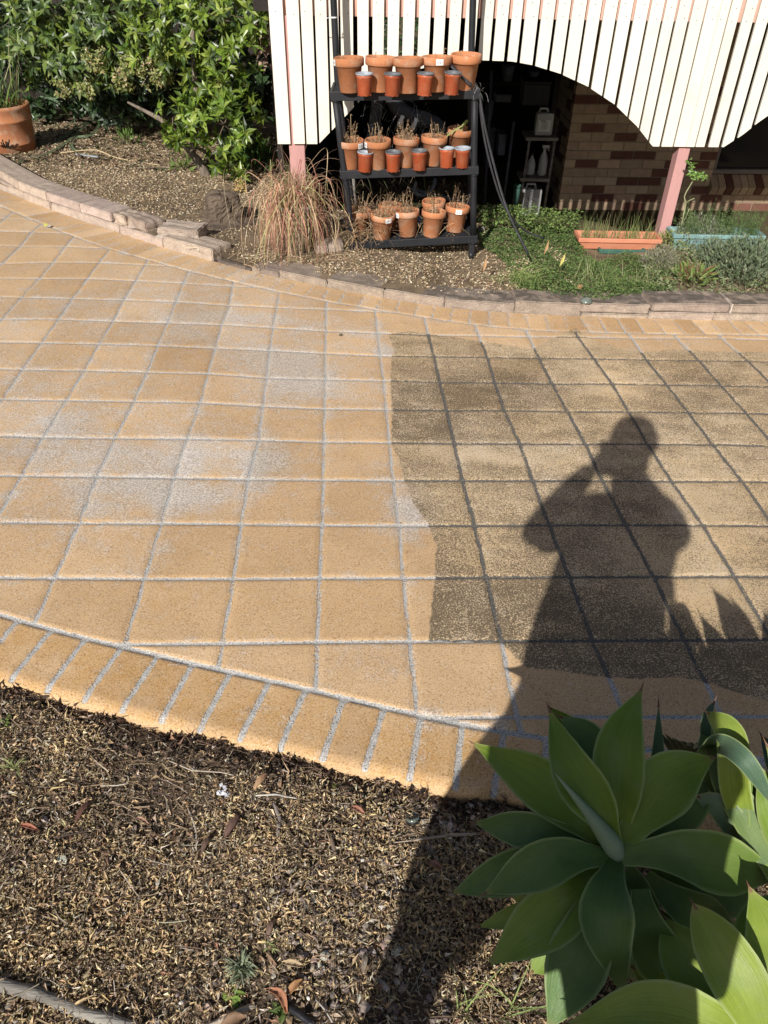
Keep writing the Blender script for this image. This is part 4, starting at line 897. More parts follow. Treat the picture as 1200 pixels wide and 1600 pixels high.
b = MB(); b.tube([(0.84, 0.86, bed_near(.84, .86)-0.03), (0.84, 0.86, 0.05), (0.84, 0.86, 0.15)], [0.028, 0.027, 0.02], 12); b.build('stem', MAT['bark'], root)

# ================================================================== KERBS
def kerb_block(a, b, depth, z0, z1, label, group, tone=1.0, jit=0.003, setb=0.0, gap=0.004, rot=0.0, tilt=0.0, lift=0.0):
    a = np.array(a[:2]); b = np.array(b[:2]); d = b-a; L_ = np.linalg.norm(d); d /= L_; n_ = np.array([-d[1], d[0]])
    c2 = (a+b)/2+n_*(depth/2+setb)
    ax0 = np.array([d[0], d[1], 0.0]); ax0[2] = TA*d[0]+TB*d[1]
    ax1 = np.array([n_[0], n_[1], TA*n_[0]+TB*n_[1]+tilt]); ax2 = np.cross(ax0, ax1)
    if rot:
        cr_, sr_ = math.cos(rot), math.sin(rot); ax0, ax1 = ax0*cr_+ax1*sr_, ax1*cr_-ax0*sr_
    c3 = np.array([c2[0], c2[1], gz(*c2)+(z0+z1)/2+lift])
    t_ = tone*random.uniform(0.93, 1.05)
    m_ = MB()
    # rough-cut block: a subdivided bevelled box with every vertex nudged
    bm = bmesh.new(); bmesh.ops.create_cube(bm, size=1)
    sx, sy, sz = L_-gap, depth, z1-z0
    for v in bm.verts: v.co = (v.co.x*sx, v.co.y*sy, v.co.z*sz)
    bmesh.ops.bevel(bm, geom=bm.edges[:], offset=0.006, segments=2, affect='EDGES')
    bmesh.ops.subdivide_edges(bm, edges=[e for e in bm.edges if e.calc_length() > 0.03], cuts=4, use_grid_fill=True)
    bm.verts.index_update(); ph = random.uniform(0, 9)
    vs = []
    for v in bm.verts:
        q = v.co; k = jit*(math.sin(q.x*70+ph)+math.sin(q.y*90+ph*2)+math.sin(q.z*110+q.x*50+ph))*0.5+random.uniform(-1, 1)*jit*0.3
        dirn = np.array([q.x/(sx+1e-6), q.y/(sy+1e-6), q.z/(sz+1e-6)])*2
        p = np.array(q[:])+dirn*k
        vs.append(c3+ax0*p[0]+ax1*p[1]+ax2*p[2])
    m_.add(vs, [tuple(v.index for v in f.verts) for f in bm.faces], (t_, t_*random.uniform(0.96, 1.0), t_*random.uniform(0.93, 1.0)))
    bm.free()
    return tag(m_.build('kerb_block', MAT['kerb']), label, 'kerb block', group)
def cl_px(x):   # point of the kerb's front line above photo column x
    y = float(np.interp(x, [p[0] for p in UPOUT_PX], [p[1] for p in UPOUT_PX]))
    if x < 5: y = 298+(x-5)*0.75
    return G(x, y)[:2]
MAT['kerb_dark'] = None
mid_x = [338, 392, 436, 510, 600, 693, 803]
names = ['flush edging block half buried in soil, right of the end of the left kerb', 'first low kerb block right of the drooping grass clump, under fallen straw', 'second low kerb block right of the grass clump', 'grey-topped kerb block in front of the left half of the plant rack', 'grey-topped kerb block in front of the right half of the plant rack', 'kerb block between the plant rack and the tuft of green grass']
for i in range(6):
    kerb_block(cl_px(mid_x[i]), cl_px(mid_x[i+1]), 0.20, -0.05, (0.012, 0.026, 0.042, 0.052, 0.056, 0.056)[i], names[i], 'low kerb blocks along the far bed', (0.42, 0.7, 0.8, 0.8, 0.8, 0.8)[i], rot=random.uniform(-.01, .01), setb=0.004)
kerb_block(cl_px(803), cl_px(907), 0.19, -0.05, 0.075, 'kerb block below the tuft of green grass, left of the round glass disc', 'low kerb blocks along the far bed', 0.84, setb=0.006)
kerb_block(cl_px(907), cl_px(1012), 0.19, 0.026, 0.082, 'upper kerb block right of the round glass disc, ending at the step', 'two-course kerb at the right', 0.84, setb=0.008)
kerb_block(cl_px(907), cl_px(1012), 0.19, -0.05, 0.024, 'thin lower kerb block under the one right of the glass disc', 'two-course kerb at the right', 1.0, setb=0.0)
kerb_block(cl_px(1014), cl_px(1134), 0.20, 0.046, 0.100, 'raised upper kerb block with a chipped white left corner', 'two-course kerb at the right', 0.80, setb=0.004, rot=0.02)
kerb_block(cl_px(1136), cl_px(1290), 0.20, 0.046, 0.100, 'rightmost upper kerb block, beyond the white mortar joint', 'two-course kerb at the right', 0.80, setb=0.004)
kerb_block(cl_px(1012), cl_px(1114), 0.20, -0.05, 0.043, 'lower kerb block under the chipped raised one', 'two-course kerb at the right', 1.05)
kerb_block(cl_px(1114), cl_px(1270), 0.20, -0.05, 0.043, 'lower kerb block at the right edge of the photo', 'two-course kerb at the right', 1.05)
# white mortar in the joint
b = MB(); p = cl_px(1135); b.box((p[0]+0.005, p[1]+0.10, gz(*p)+0.073), 0.008, 0.19, 0.058, 0.06, (1.5, 1.6, 1.7)); tag(b.build('mortar_joint', MAT['kerb']), 'pale mortar line between the two upper kerb blocks at right', 'mortar')
lowx = [-120, -10, 38, 80, 188, 256, 333]
ln_ = ['lower kerb block left of the frame edge', 'lower kerb block beside the large terracotta pot at far left', 'short lower kerb block at the left bend', 'long lower kerb block under the first smooth cap blocks', 'lower kerb block under the broken cap pieces', 'end lower kerb block with bare mortar holes on top']
for i in range(6):
    kerb_block(cl_px(lowx[i]), cl_px(lowx[i+1]), 0.19, -0.06, 0.052 if i < 5 else 0.074, ln_[i], 'lower course of the left kerb', 1.05)
topx = [-130, -45, 32, 76, 128, 176]
tn = ['cap block outside the left edge', 'smooth cap block in front of the large terracotta pot', 'smooth cap block second from the large terracotta pot', 'smooth cap block third from the large terracotta pot', 'smooth cap block fourth from the large pot, last before the broken pieces']
for i in range(5):
    kerb_block(cl_px(topx[i]), cl_px(topx[i+1]), 0.20, 0.056, 0.118, tn[i], 'cap blocks on the left kerb', 1.12, jit=0.0015, setb=0.008, lift=0.0)
kerb_block(cl_px(180), cl_px(198), 0.17, 0.054, 0.122, 'small broken cap piece with a white mortared side', 'cap blocks on the left kerb', 1.0, jit=0.007, setb=0.012)
kerb_block(cl_px(197), cl_px(230), 0.16, 0.050, 0.122, 'grey-stained cap block with a broken right end', 'cap blocks on the left kerb', 0.78, jit=0.006, setb=0.03, rot=-0.1)
kerb_block(cl_px(238), cl_px(290), 0.15, 0.056, 0.118, 'loose tilted cap block turned out of line near the mound', 'cap blocks on the left kerb', 0.86, jit=0.008, setb=0.07, rot=0.30, tilt=0.10, lift=0.006)
b = MB()
for px, s in ((215, .16), (262, .17), (300, .05)):
    p = cl_px(px); b.box((p[0], p[1]+0.10, gz(*p)+0.056), s, 0.11, 0.006, -0.3, (1.6, 1.7, 1.8), jit=0.01)
p = cl_px(322); b.box((p[0]-0.02, p[1]+0.09, gz(*p)+0.056), .02, 0.15, 0.008, -0.4, (1.6, 1.7, 1.8), jit=0.003)
tag(b.build('old_mortar', MAT['kerb']), 'white old mortar patches left on the end kerb block', 'mortar')
b = MB(); p = G(512, 385, 0.06); b.box(p, 0.20, 0.13, 0.07, 0.3, (0.95, 0.95, 0.95), jit=0.008, bev=0.02)
tag(b.build('loose_stone', MAT['kerb']), 'loose pinkish stone at the left foot of the plant rack', 'stone')
# glass disc on the kerb
p = G(916, 470, 0.088); b = MB(); b.lathe([(0.0001, 0.022), (0.022, 0.018), (0.036, 0.006), (0.038, -0.006), (0.030, -0.010)], p, 24)
tag(b.build('glass_disc', MAT['glassdisc']), 'small round cloudy glass dome resting on the kerb under the ground cover', 'glass dome')

# ================================================================== HOUSE FRONT
Y0S = 5.5
def wp(x, z, y0=Y0S, dy=0.0): return np.array([x, y0+WY*x+dy, z])
AXW = (np.array([math.cos(0.0438), math.sin(0.0438), 0]), np.array([-math.sin(0.0438), math.cos(0.0438), 0]), np.array([0, 0, 1.0]))
arch_px = [(380, 225), (498, 225), (530, 192), (565, 155), (600, 131), (650, 109), (700, 98), (745, 94), (800, 96), (833, 102), (875, 115), (918, 135), (960, 163), (995, 197), (1020, 229), (1131, 230), (1160, 211), (1183, 193), (1200, 181), (1260, 150), (1340, 125)]
arch = sorted([(WALL(x_, y_, Y0S)[0], WALL(x_, y_, Y0S)[2]) for x_, y_ in arch_px])
def arch_z(x): return float(np.interp(x, [a[0] for a in arch], [a[1] for a in arch]))
def sx_(px, py=66.7): return WALL(px, py, Y0S)[0]
slats = []
c7 = lambda v: 400+v/3; c8 = lambda v: 800+v/3
for a, b_ in ((70, 134), (150, 207), (216, 270), (281, 334), (345, 388), (398, 455), (476, 527), (546, 598), (616, 668), (687, 740), (759, 812), (831, 881), (901, 953), (975, 1028), (1048, 1100), (1116, 1170), (1187, 1232)): slats.append((c7(a), c7(b_)))
for a, b_ in ((48, 108), (123, 180), (195, 250), (262, 322), (335, 392), (408, 465), (477, 535), (550, 608), (620, 677), (687, 736), (748, 801), (812, 868), (876, 937), (938.5, 979), (986, 1030), (1051, 1101), (1119, 1170), (1186, 1238), (1254, 1306), (1322, 1374), (1390, 1442)): slats.append((c8(a), c8(b_)))
scr = empty('slatted_screen', wp(0.5, arch_z(0.5)), 'cream vertical slat screen with scalloped lower edge under the pink boards', 'screen')
ZT = 1.98
for k, (a, b_) in enumerate(slats):
    x0, x1 = sx_(a), sx_(b_)
    corner = (abs(b_-c8(937)) < 0.1 or abs(a-c8(938.5)) < 0.1)
    n_ = 5; xs_ = [x0+(x1-x0)*i/n_ for i in range(n_+1)]
    dyf = 0.0 + (0.0025 if k % 2 else 0.0)
    zb = [arch_z(x_) for x_ in xs_]
    if a > 1150-2 or (k > 4 and a < 1130): pass
    V_ = []
    for dy in (dyf, dyf+0.019):
        for x_, z_ in zip(xs_, zb): V_.append(wp(x_, z_, dy=dy))
        for x_ in xs_: V_.append(wp(x_, ZT, dy=dy))
    m_ = n_+1; F_ = []
    F_.append(tuple(range(0, m_))+tuple(range(2*m_-1, m_-1, -1)))
    F_.append(tuple(range(3*m_-1, 2*m_-1, -1))+tuple(range(3*m_, 4*m_)))
    for i in range(n_): F_.append((i+1, i, 2*m_+i, 2*m_+i+1)); F_.append((m_+i, m_+i+1, 3*m_+i+1, 3*m_+i))
    F_.append((0, m_, 3*m_, 2*m_)); F_.append((m_-1, 3*m_-1, 4*m_-1, 2*m_-1))
    mb_ = MB(); mb_.add(V_, F_); rn = random.Random(k)
    for zn in (1.235+rn.uniform(-.01, .01), 1.30+rn.uniform(-.01, .01)):
        xn = (x0+x1)/2+rn.uniform(-.012, .012); q_ = wp(xn, zn, dy=dyf-0.0008); mb_.box(q_, .0045, .0016, .0045, ax=AXW, mi=1)
    mb_.build('slat', [MAT['slat'], MAT['dark_timber']], scr)
ST_L = sx_(c7(70)); ST_R = sx_(c8(1442))
# posts (pink)
def post(x0, x1, z0, z1, label, dy=0.024, dep=0.095):
    b = MB(); c = wp((x0+x1)/2, (z0+z1)/2, dy=dy+dep/2); b.box(c, x1-x0, dep, z1-z0, ax=AXW, bev=0.006)
    return tag(b.build('timber_post', MAT['pink']), label, 'post')
pr_x = WALL(1079, 231.7, Y0S+0.02)[0]; pl_x = WALL(1061.7, 233, Y0S+0.02)[0]
post(pl_x-0.004, pr_x, -0.30, 1.22, 'square pink timber post standing between the coral and the teal planter')
lp = WALL(441, 100, Y0S+.02)[0]; post(lp+0.01, lp+0.115, -0.25, 1.22, 'pink timber post behind the left end of the slats, above the drooping grass')
# house: beam boards, deck, underfloor walls
hs = empty('house', wp(1.5, 1.22, dy=0.4), 'raised house front of pink weatherboards behind the cream slats', 'house')
ZB = WALL(830, 31, Y0S+0.03)[2]
b = MB()
for k in range(9):
    z0 = ZB+k*0.15
    c = wp((ST_L+ST_R)/2+0.25, z0+0.077, dy=0.045+(0.0 if k else 0.006)); b.box(c, ST_R-ST_L+0.46, 0.03, 0.148, ax=(AXW[0], AXW[1], unit(np.array([0, -0.05, 1.0]))))
b.build('weatherboard_wall', MAT['pinkboard'], hs)
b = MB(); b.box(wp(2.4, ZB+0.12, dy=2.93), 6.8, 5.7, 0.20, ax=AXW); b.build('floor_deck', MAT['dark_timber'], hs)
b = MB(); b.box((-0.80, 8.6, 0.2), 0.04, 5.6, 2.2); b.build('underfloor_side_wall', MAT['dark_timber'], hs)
# back wall of the underfloor with an opening to the back yard
o1, o2 = AT(596, 60, 11.2)[0], AT(656, 60, 11.2)[0]
b = MB()
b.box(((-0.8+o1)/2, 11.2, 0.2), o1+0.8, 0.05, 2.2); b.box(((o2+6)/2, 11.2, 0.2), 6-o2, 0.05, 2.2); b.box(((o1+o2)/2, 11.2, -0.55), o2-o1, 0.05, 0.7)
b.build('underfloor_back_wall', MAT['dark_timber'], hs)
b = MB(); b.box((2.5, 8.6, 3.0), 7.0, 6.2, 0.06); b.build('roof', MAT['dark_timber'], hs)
b = MB(); b.box((-0.78, 8.5, 2.1), 0.05, 5.7, 1.7); b.box((5.8, 8.5, 1.1), 0.05, 5.7, 3.6); b.box((2.5, 11.3, 2.1), 6.7, 0.05, 1.7); b.build('outer_wall', MAT['pinkboard'], hs)
# back yard seen through the slats
yb = np.random.default_rng(41); n = 6000
P = np.stack([yb.uniform(-1.5, 3.5, n), yb.uniform(11.6, 18, n), np.full(n, -0.75)], 1)
A = leafset(P, rand_dirs(n, 0.2, yb)+[0, 0, 1.5], rand_dirs(n, 0.3, yb), 0.07, 0.02, pal(n, [(0.10, 0.19, 0.04), (0.15, 0.24, 0.06)], (1, 1), 0.2, yb))
tag(np_mesh('lawn', *A[:2], MAT['dull_leaf'], cols=A[2]), 'green back-yard grass glimpsed between the slats', 'grass', kind='stuff')
n = 5000; P = np.stack([yb.uniform(-2, 4, n), yb.uniform(18, 19, n), yb.uniform(-0.8, 2.5, n)], 1)
A = leafset(P, rand_dirs(n, 0.5, yb), rand_dirs(n, 0.5, yb), 0.16, 0.07, pal(n, [(0.04, 0.08, 0.03), (0.08, 0.12, 0.06), (0.16, 0.15, 0.12)], (3, 2, 1), 0.3, yb))
tag(np_mesh('back_hedge', *A[:2], MAT['leaf'], cols=A[2]), 'dark hedge of the back yard glimpsed between the slats', 'hedge')

# brick wall, 2.7 m behind the slats
YB = 8.4
xc = WALL(868, 345, YB)[0]; wl = empty('brick_wall', wp(xc, -0.8, YB), 'tan brick wall with scattered dark red bricks under the house', 'wall')
reds = [(920, 199), (971, 215), (965, 243), (1001, 243), (910, 258), (1030, 271), (976, 285), (1009, 285), (921, 299), (936, 313), (1005, 313), (896, 339), (910, 153), (957, 169), (1106, 243), (1102, 256), (1092, 298), (1106, 311), (1020, 338), (1165, 318), (1190, 325), (1140, 330)]
redw = [WALL(a, c, YB) for a, c in reds]
xwin = WALL(1119, 250, YB)[0]; zsill = WALL(1150, 274, YB)[2]; zs2 = WALL(1150, 309, YB)[2]
zwt = 1.05; H_, BL = 0.0862, 0.240
br = random.Random(5); b = MB(); bs_ = MB()
def brick_col(red):
    t = br.uniform(0.88, 1.1)
    if red: return (0.18*t, 0.085*t, 0.062*t)
    c = br.choice([(0.52, 0.39, 0.26), (0.55, 0.42, 0.28), (0.49, 0.36, 0.245), (0.53, 0.38, 0.26)]); return tuple(v*t for v in c)
zr0 = WALL(920, 207, YB)[2]; zr0 -= math.floor((zr0+0.95)/H_)*H_
for r_ in range(26):
    z = zr0+r_*H_; off = (0.5*BL if r_ % 2 else 0)
    if z > 1.3: break
    for k in range(-1, 22):
        xa = xc+off+k*BL-BL*0.5; xb = xa+BL-0.010
        xa = max(xa, xc)
        if xb-xa < 0.03 or xa > 5.6: continue
        if xb > xwin and z+H_ > zsill-0.01 and z < zwt:
            if xa > xwin-0.04: continue
            xb = min(xb, xwin-0.005)
        if xb > xwin and zs2-0.005 < z+H_*0.5 < zsill: 
            if xa > xwin: continue
            xb = min(xb, xwin-0.005)
        red = any(xa-0.02 < p[0] < xb+0.02 and z < p[2] < z+H_ for p in redw) or (br.random() < 0.07)
        b.box(wp((xa+xb)/2, z+H_/2, YB, dy=0.05), xb-xa, 0.10, H_-0.010, ax=AXW, col=brick_col(red), jit=0.0012)
    for k in range(4):   # the return wall going back from the corner
        ya = 0.105+(0.12 if r_ % 2 else 0.0)+(k-0)*BL*1.0-(0.12 if r_ % 2 else 0); yb_ = ya+BL-0.01
        red = (r_ % 3 == 0 and k == 0) or br.random() < 0.12
        b.box(wp(xc+0.05, z+H_/2, YB, dy=(ya+yb_)/2), 0.10, yb_-ya, H_-0.010, ax=AXW, col=brick_col(red), jit=0.0012)
b.build('bricks', MAT['brick'], wl)
b = MB()
zlo, zhi = -1.0, 1.25
b.box(wp((xc+xwin)/2, (zlo+zhi)/2, YB, dy=0.058), xwin-xc-0.012, 0.10, zhi-zlo, ax=AXW)
b.box(wp((xwin+5.7)/2, (zlo+zsill-0.09)/2, YB, dy=0.058), 5.7-xwin, 0.10, zsill-0.09-zlo, ax=AXW)
b.box(wp(xc+0.055, (zlo+zhi)/2, YB, dy=0.6), 0.094, 0.97, zhi-zlo, ax=AXW)
b.build('mortar', MAT['mortar'], wl)
b = MB(); k = 0; x_ = xwin+0.005
while x_ < 5.6:   # sloping brick-on-edge sill
    red = (k % 4 == 2); c = wp(x_+0.036, (zsill+zs2)/2+0.02, YB, dy=0.02)
    for seg in (0, 1):
        pass
    ax = (AXW[0], unit(np.array([0, 1, 0.55])), unit(np.array([0, -0.55, 1.0])))
    b.box(c+np.array([0, 0, -0.005]), 0.072, 0.19, 0.10, ax=ax, col=brick_col(red), jit=0.0015)
    x_ += 0.082; k += 1
b.build('brick_sill', MAT['brick'], wl)
wn = empty('window', wp(xwin+0.9, zsill, YB), 'dark window with a grey-brown frame set in the brick wall at the right edge', 'window')
b = MB(); b.box(wp(xwin+1.0, zsill+0.03, YB, dy=0.06), 2.2, 0.07, 0.045, ax=AXW); b.box(wp(xwin+0.02, (zsill+zwt)/2, YB, dy=0.065), 0.035, 0.06, zwt-zsill-0.06, ax=AXW); b.box(wp(xwin+1.0, zwt, YB, dy=0.06), 2.2, 0.07, 0.05, ax=AXW)
b.build('frame', MAT['window_frame'], wn)
b = MB(); b.box(wp(xwin+1.06, (zsill+zwt)/2, YB, dy=0.085), 2.04, 0.006, zwt-zsill-0.05, ax=AXW); b.build('glass', MAT['glass'], wn)

# dim storage under the house
def jug(px0, px1, py0, py1, Y, label, mat='jug'):
    a, c = AT((px0+px1)/2, py1, Y), AT((px0+px1)/2, py0, Y); W_ = abs(AT(px1, py1, Y)[0]-AT(px0, py1, Y)[0]); Hh = c[2]-a[2]
    t = empty('plastic_jug', a, label, 'jug')
    b = MB(); b.box(a+[0, 0.05, Hh*0.42], W_, 0.11, Hh*0.84, bev=0.018); b.build('body', MAT[mat], t)
    b = MB(); b.tube([a+[-W_*0.35, 0.05, Hh*0.80], a+[-W_*0.3, 0.05, Hh*0.97], a+[W_*0.1, 0.05, Hh*0.97], a+[W_*0.18, 0.05, Hh*0.80]], 0.013, 8); b.build('handle', MAT[mat], t)
    b = MB(); b.lathe([(0.0001, .03), (.022, .03), (.022, 0), (.0001, 0)], a+[W_*0.33, 0.05, Hh*0.84], 14); b.build('cap', MAT['dark_plastic'], t)
    b = MB(); b.box(a+[0, -0.0075, Hh*0.38], W_*0.7, 0.002, Hh*0.42); q = b.build('label', MAT['white_label'], t)
    b = MB(); 
    for k in range(6): b.box(a+[-W_*0.04, -0.0105, Hh*(0.25+0.05*k)], W_*random.uniform(.3, .55), 0.002, Hh*0.012)
    b.box(a+[-W_*0.1, -0.0105, Hh*0.56], W_*0.3, 0.002, Hh*0.035); b.build('print', MAT['grey_rim'], q)
    return t
YS = 8.2
jug(835, 862, 170, 212, YS, 'grey-white jug standing on top of the small storage shelf under the house')
jug(813, 842, 288, 338, YS-0.05, 'white jug on the ground under the small storage shelf')
t = empty('storage_shelf', AT(835, 335, YS), 'narrow grey storage shelf in the dark space beside the brick wall', 'shelf')
b = MB()
for px in ((828, 215, 809, 340), (868, 213, 848, 340)):
    for dy in (0, 0.25):
        a, c = AT(px[0], px[1], YS+dy), AT(px[2], px[3], YS+dy); b.tube([a, (c[0], c[1], c[2])], 0.014, 6)
b.build('legs', MAT['grey_timber'], t)
for py, l_ in ((213, 'top'), (277, 'lower')):
    a, c = AT(824 if py < 250 else 815, py, YS), AT(870 if py < 250 else 856, py, YS); b = MB(); b.box((a+c)/2+[0, 0.12, -0.02], c[0]-a[0]+0.03, 0.30, 0.03); b.build('shelf_board', MAT['grey_timber'], t)
def spray(px, py0, py1, Y, label, trigger=True):
    a, c = AT(px, py1, Y), AT(px, py0, Y); Hh = c[2]-a[2]; t = empty('spray_bottle', a, label, 'bottle')
    b = MB(); b.lathe([(0.0001, 0), (.045, 0), (.047, .02), (.045, Hh*.45), (.03, Hh*.62), (.014, Hh*.72), (.014, Hh*.8)], a+[0, .05, 0], 20); b.build('body', MAT['jug'], t)
    if trigger:
        b = MB(); b.box(a+[0.01, .05, Hh*.87], .075, .03, .03, bev=.006); b.tube([a+[.03, .05, Hh*.85], a+[.045, .05, Hh*.74]], .006, 6); b.build('trigger', MAT['jug'], t)
    else:
        b = MB(); b.lathe([(.0001, .03), (.016, .03), (.017, 0)], a+[0, .05, Hh*.8], 14); b.build('cap', MAT['dark_plastic'], t)
spray(847, 224, 275, YS, 'white spray bottle with trigger on the lower board of the storage shelf')
spray(829, 237, 274, YS+0.03, 'white bottle with handle left of the spray bottle', False)
def dark_box(x0, y0, x1, y1, Y, name, label, cat, mat='navy', dep=0.25):
    a, c = AT(x0, y1, Y), AT(x1, y0, Y); t = empty(name, ((a[0]+c[0])/2, Y, a[2]), label, cat)
    w_, h_ = c[0]-a[0], c[2]-a[2]
    b = MB(); b.box(((a[0]+c[0])/2, Y+dep/2, a[2]+h_*0.45), w_, dep, h_*0.9, bev=0.012); b.build('body', MAT[mat], t)
    b = MB(); b.box(((a[0]+c[0])/2, Y+dep/2, a[2]+h_*0.95), w_*1.06, dep*1.06, h_*0.09, bev=0.004); b.build('lid', MAT[mat], t)
dark_box(815, 128, 862, 166, 8.5, 'storage_box', 'black storage box above the jug in the dark under the house', 'box', 'dark_plastic')
dark_box(777, 210, 792, 243, 8.6, 'storage_box', 'blue-grey box in the dark left of the storage shelf', 'box')
dark_box(758, 200, 775, 262, 8.9, 'storage_box', 'tall dark carton behind the hanging black straps', 'box')
def bucket(x0, y0, x1, y1, Y, label, mat='navy'):
    a, c = AT((x0+x1)/2, y1, Y), AT(x1, y0, Y); r_ = abs(AT(x1, y0, Y)[0]-AT(x0, y0, Y)[0])/2; h_ = c[2]-a[2]; t = empty('bucket', a, label, 'bucket')
    b = MB(); b.lathe([(.0001, 0), (r_*.8, 0), (r_, h_), (r_*.94, h_), (r_*.75, .01)], a+[0, r_, 0], 24); b.build('body', MAT[mat], t)
    b = MB(); b.lathe([(r_, h_-.02), (r_*1.06, h_-.02), (r_*1.06, h_+.004), (r_, h_+.004)], a+[0, r_, 0], 24); b.build('rim', MAT[mat], t)
bucket(784, 104, 803, 128, 8.7, 'grey bucket high up in the dark space under the house')
bucket(827, 113, 843, 122, 8.8, 'small dark tub standing on the black storage box')
bucket(800, 291, 812, 320, 7.9, 'olive green can behind the white jug on the ground', 'green_plastic')
for nm, (x0, y0, x1, y1, Y), lab in (('shelf_upright', (803, 190, 788, 300, 8.5), 'dark steel upright in the shade left of the storage shelf'), ('shelf_upright', (768, 110, 760, 290, 8.7), 'second dark steel upright, behind the black straps')):
    b = MB(); b.tube([AT(x0, y0, Y), AT(x1, y1, Y)+[0, 0, -0.2]], 0.016, 6); tag(b.build(nm, MAT['navy']), lab, 'upright')
b = MB(); b.box((AT(790, 130, 8.8)+AT(790, 132, 8.8))/2+[0, .15, 0], 0.62, 0.3, 0.025); tag(b.build('wall_shelf', MAT['dark_timber']), 'dark board shelf carrying the grey bucket', 'shelf')
bucket(756, 158, 770, 192, 8.75, 'dark paint tin on the shadowed steel rack')
dark_box(774, 148, 800, 160, 8.8, 'storage_box', 'flat dark box under the grey bucket shelf', 'box')

# ================================================================== PLANT RACK
def RPt(u, v, w, ex=0.0):
    x0 = -0.272-0.101*w/0.873*1.0; W_ = 0.857+0.035*w/0.873; dz = 0.060-0.034*w/0.873
    return np.array([x0+u*W_, 5.0+v, w+dz*u])
rk = empty('plant_rack', RPt(0.5, 0.17, -0.08), 'charcoal plastic three-shelf plant rack leaning slightly, filled with terracotta pots', 'plant rack')
TOPZ = [0.004, 0.449, 0.888]
def rbox(b, u0, u1, v0, v1, w0, w1):
    vs = [RPt(u, v, w) for w in (w0, w1) for v in (v0, v1) for u in (u0, u1)]
    b.add(vs, [(0, 2, 3, 1), (4, 5, 7, 6), (0, 1, 5, 4), (2, 6, 7, 3), (0, 4, 6, 2), (1, 3, 7, 5)])
DEP = 0.34
for tz in TOPZ:
    b = MB()
    for v0, v1 in ((0, 0.018), (DEP-0.018, DEP)): rbox(b, 0, 1, v0, v1, tz-0.05, tz)
    for u0, u1 in ((0, 0.02), (0.98, 1)): rbox(b, u0, u1, 0.018, DEP-0.018, tz-0.05, tz)
    o = b.build('shelf', MAT['rack'], rk, bevel=0.003)
    b = MB(); nb_ = 40
    for k in range(1, nb_): rbox(b, k/nb_-0.004, k/nb_+0.004, 0.018, DEP-0.018, tz-0.016, tz-0.008)
    for k in range(1, 12): v = 0.018+(DEP-0.036)*k/12; rbox(b, 0.02, 0.98, v-0.0025, v+0.0025, tz-0.014, tz-0.0065)
    rbox(b, 0.02, 0.98, DEP*.33, DEP*.33+.012, tz-0.05, tz-0.016); rbox(b, 0.02, 0.98, DEP*.66, DEP*.66+.012, tz-0.05, tz-0.016)
    b.build('grid', MAT['rack'], o)
for u, px_top in ((0.032, 521), (0.968, 739)):
    for v in (0.026, DEP-0.026):
        b = MB(); pts = [RPt(u, v, w) for w in (-0.04, 0.2, 0.43, 0.65, 0.87)]
        if v < 0.1: b.tube(pts, 0.0205, 14); b.build('post', MAT['rack'], rk); continue
        tx = AT(px_top, 0, 5.0+v)[0]
        p5 = pts[-1]; pts += [np.array([p5[0]*.45+tx*.55, p5[1], 1.1]), np.array([tx, p5[1], 1.34]), np.array([tx, p5[1], 1.60])]
        b.tube(pts, 0.0205, 14); b.build('post', MAT['rack'], rk)
for tz in TOPZ:
    for u in (0.032, 0.968):
        b = MB(); c = RPt(u, 0.026, tz-0.052)
        b.lathe([(0.0205, -0.006), (0.026, -0.006), (0.026, 0.0), (0.0205, 0)], c, 14); b.build('collar', MAT['rack'], rk)
def caster(u, v):
    c = RPt(u, v, -0.05); b = MB(); zgr = bed_far(c[0], c[1]); r_ = 0.026
    b.lathe([(0.0001, -0.014), (r_*.8, -0.014), (r_, -0.009), (r_, 0.009), (r_*.8, 0.014), (0.0001, 0.014)], (c[0], c[1], zgr+r_*0.8), 18, ax=(np.array([0, 1.0, 0]), np.array([0, 0, 1.0]), np.array([1.0, 0, 0])))
    o = b.build('caster', MAT['dark_plastic'], rk)
    b = MB(); b.box((c[0], c[1], (zgr+c[2])/2+0.02), 0.038, 0.03, max(0.02, c[2]-zgr-0.01), bev=0.003); b.build('fork', MAT['dark_plastic'], o)
for u in (0.04, 0.96):
    for v in (0.03, DEP-0.03): caster(u, v)
b = MB(); z_ = AT(524, 27, 5.0)[2]; c = AT(521, 27, 5.314)
b.lathe([(.022, -.004), (.0245, -.004), (.0245, .004), (.022, .004)], c, 16); b.tube([c+[-.02, -.012, 0], c+[-.07, .0, -.012], c+[-.10, .01, -.018]], .0022, 6)
tag(b.build('cable_tie', MAT['white_label']), 'white cable tie round the left upper post of the plant rack', 'cable tie')

# ---------------- pots
def plane_hit(px, py, tz):
    x0 = RPt(0, 0, tz)[0]; W_ = 0.857+0.035*tz/0.873; k = (0.060-0.034*tz/0.873)/W_
    d = ray(px, py); t = (tz-x0*k-CAMH)/(d[2]-k*d[0]); return CP+t*d, k
def pot_mesh(rt, rb, h, rim, wall=0.007, col=(1, 1, 1)):
    b = MB(); ro = rt-0.009
    b.lathe([(0.012, 0.006), (0.012, 0.0), (rb-0.004, 0.0), (rb, 0.004), (rb+(ro-rb)*(h-rim)/h, h-rim-0.002), (rt-0.006, h-rim), (rt-0.001, h-rim+0.004), (rt, h-rim*0.5), (rt-0.0005, h-0.003), (rt-0.003, h), (rt-wall-0.001, h-0.001), (rt-wall-0.004, h-0.010), (ro-wall-0.004, h-rim-0.01), (rb+(ro-rb)*0.3-wall, h*0.3)], (0, 0, 0), 36)
    return b
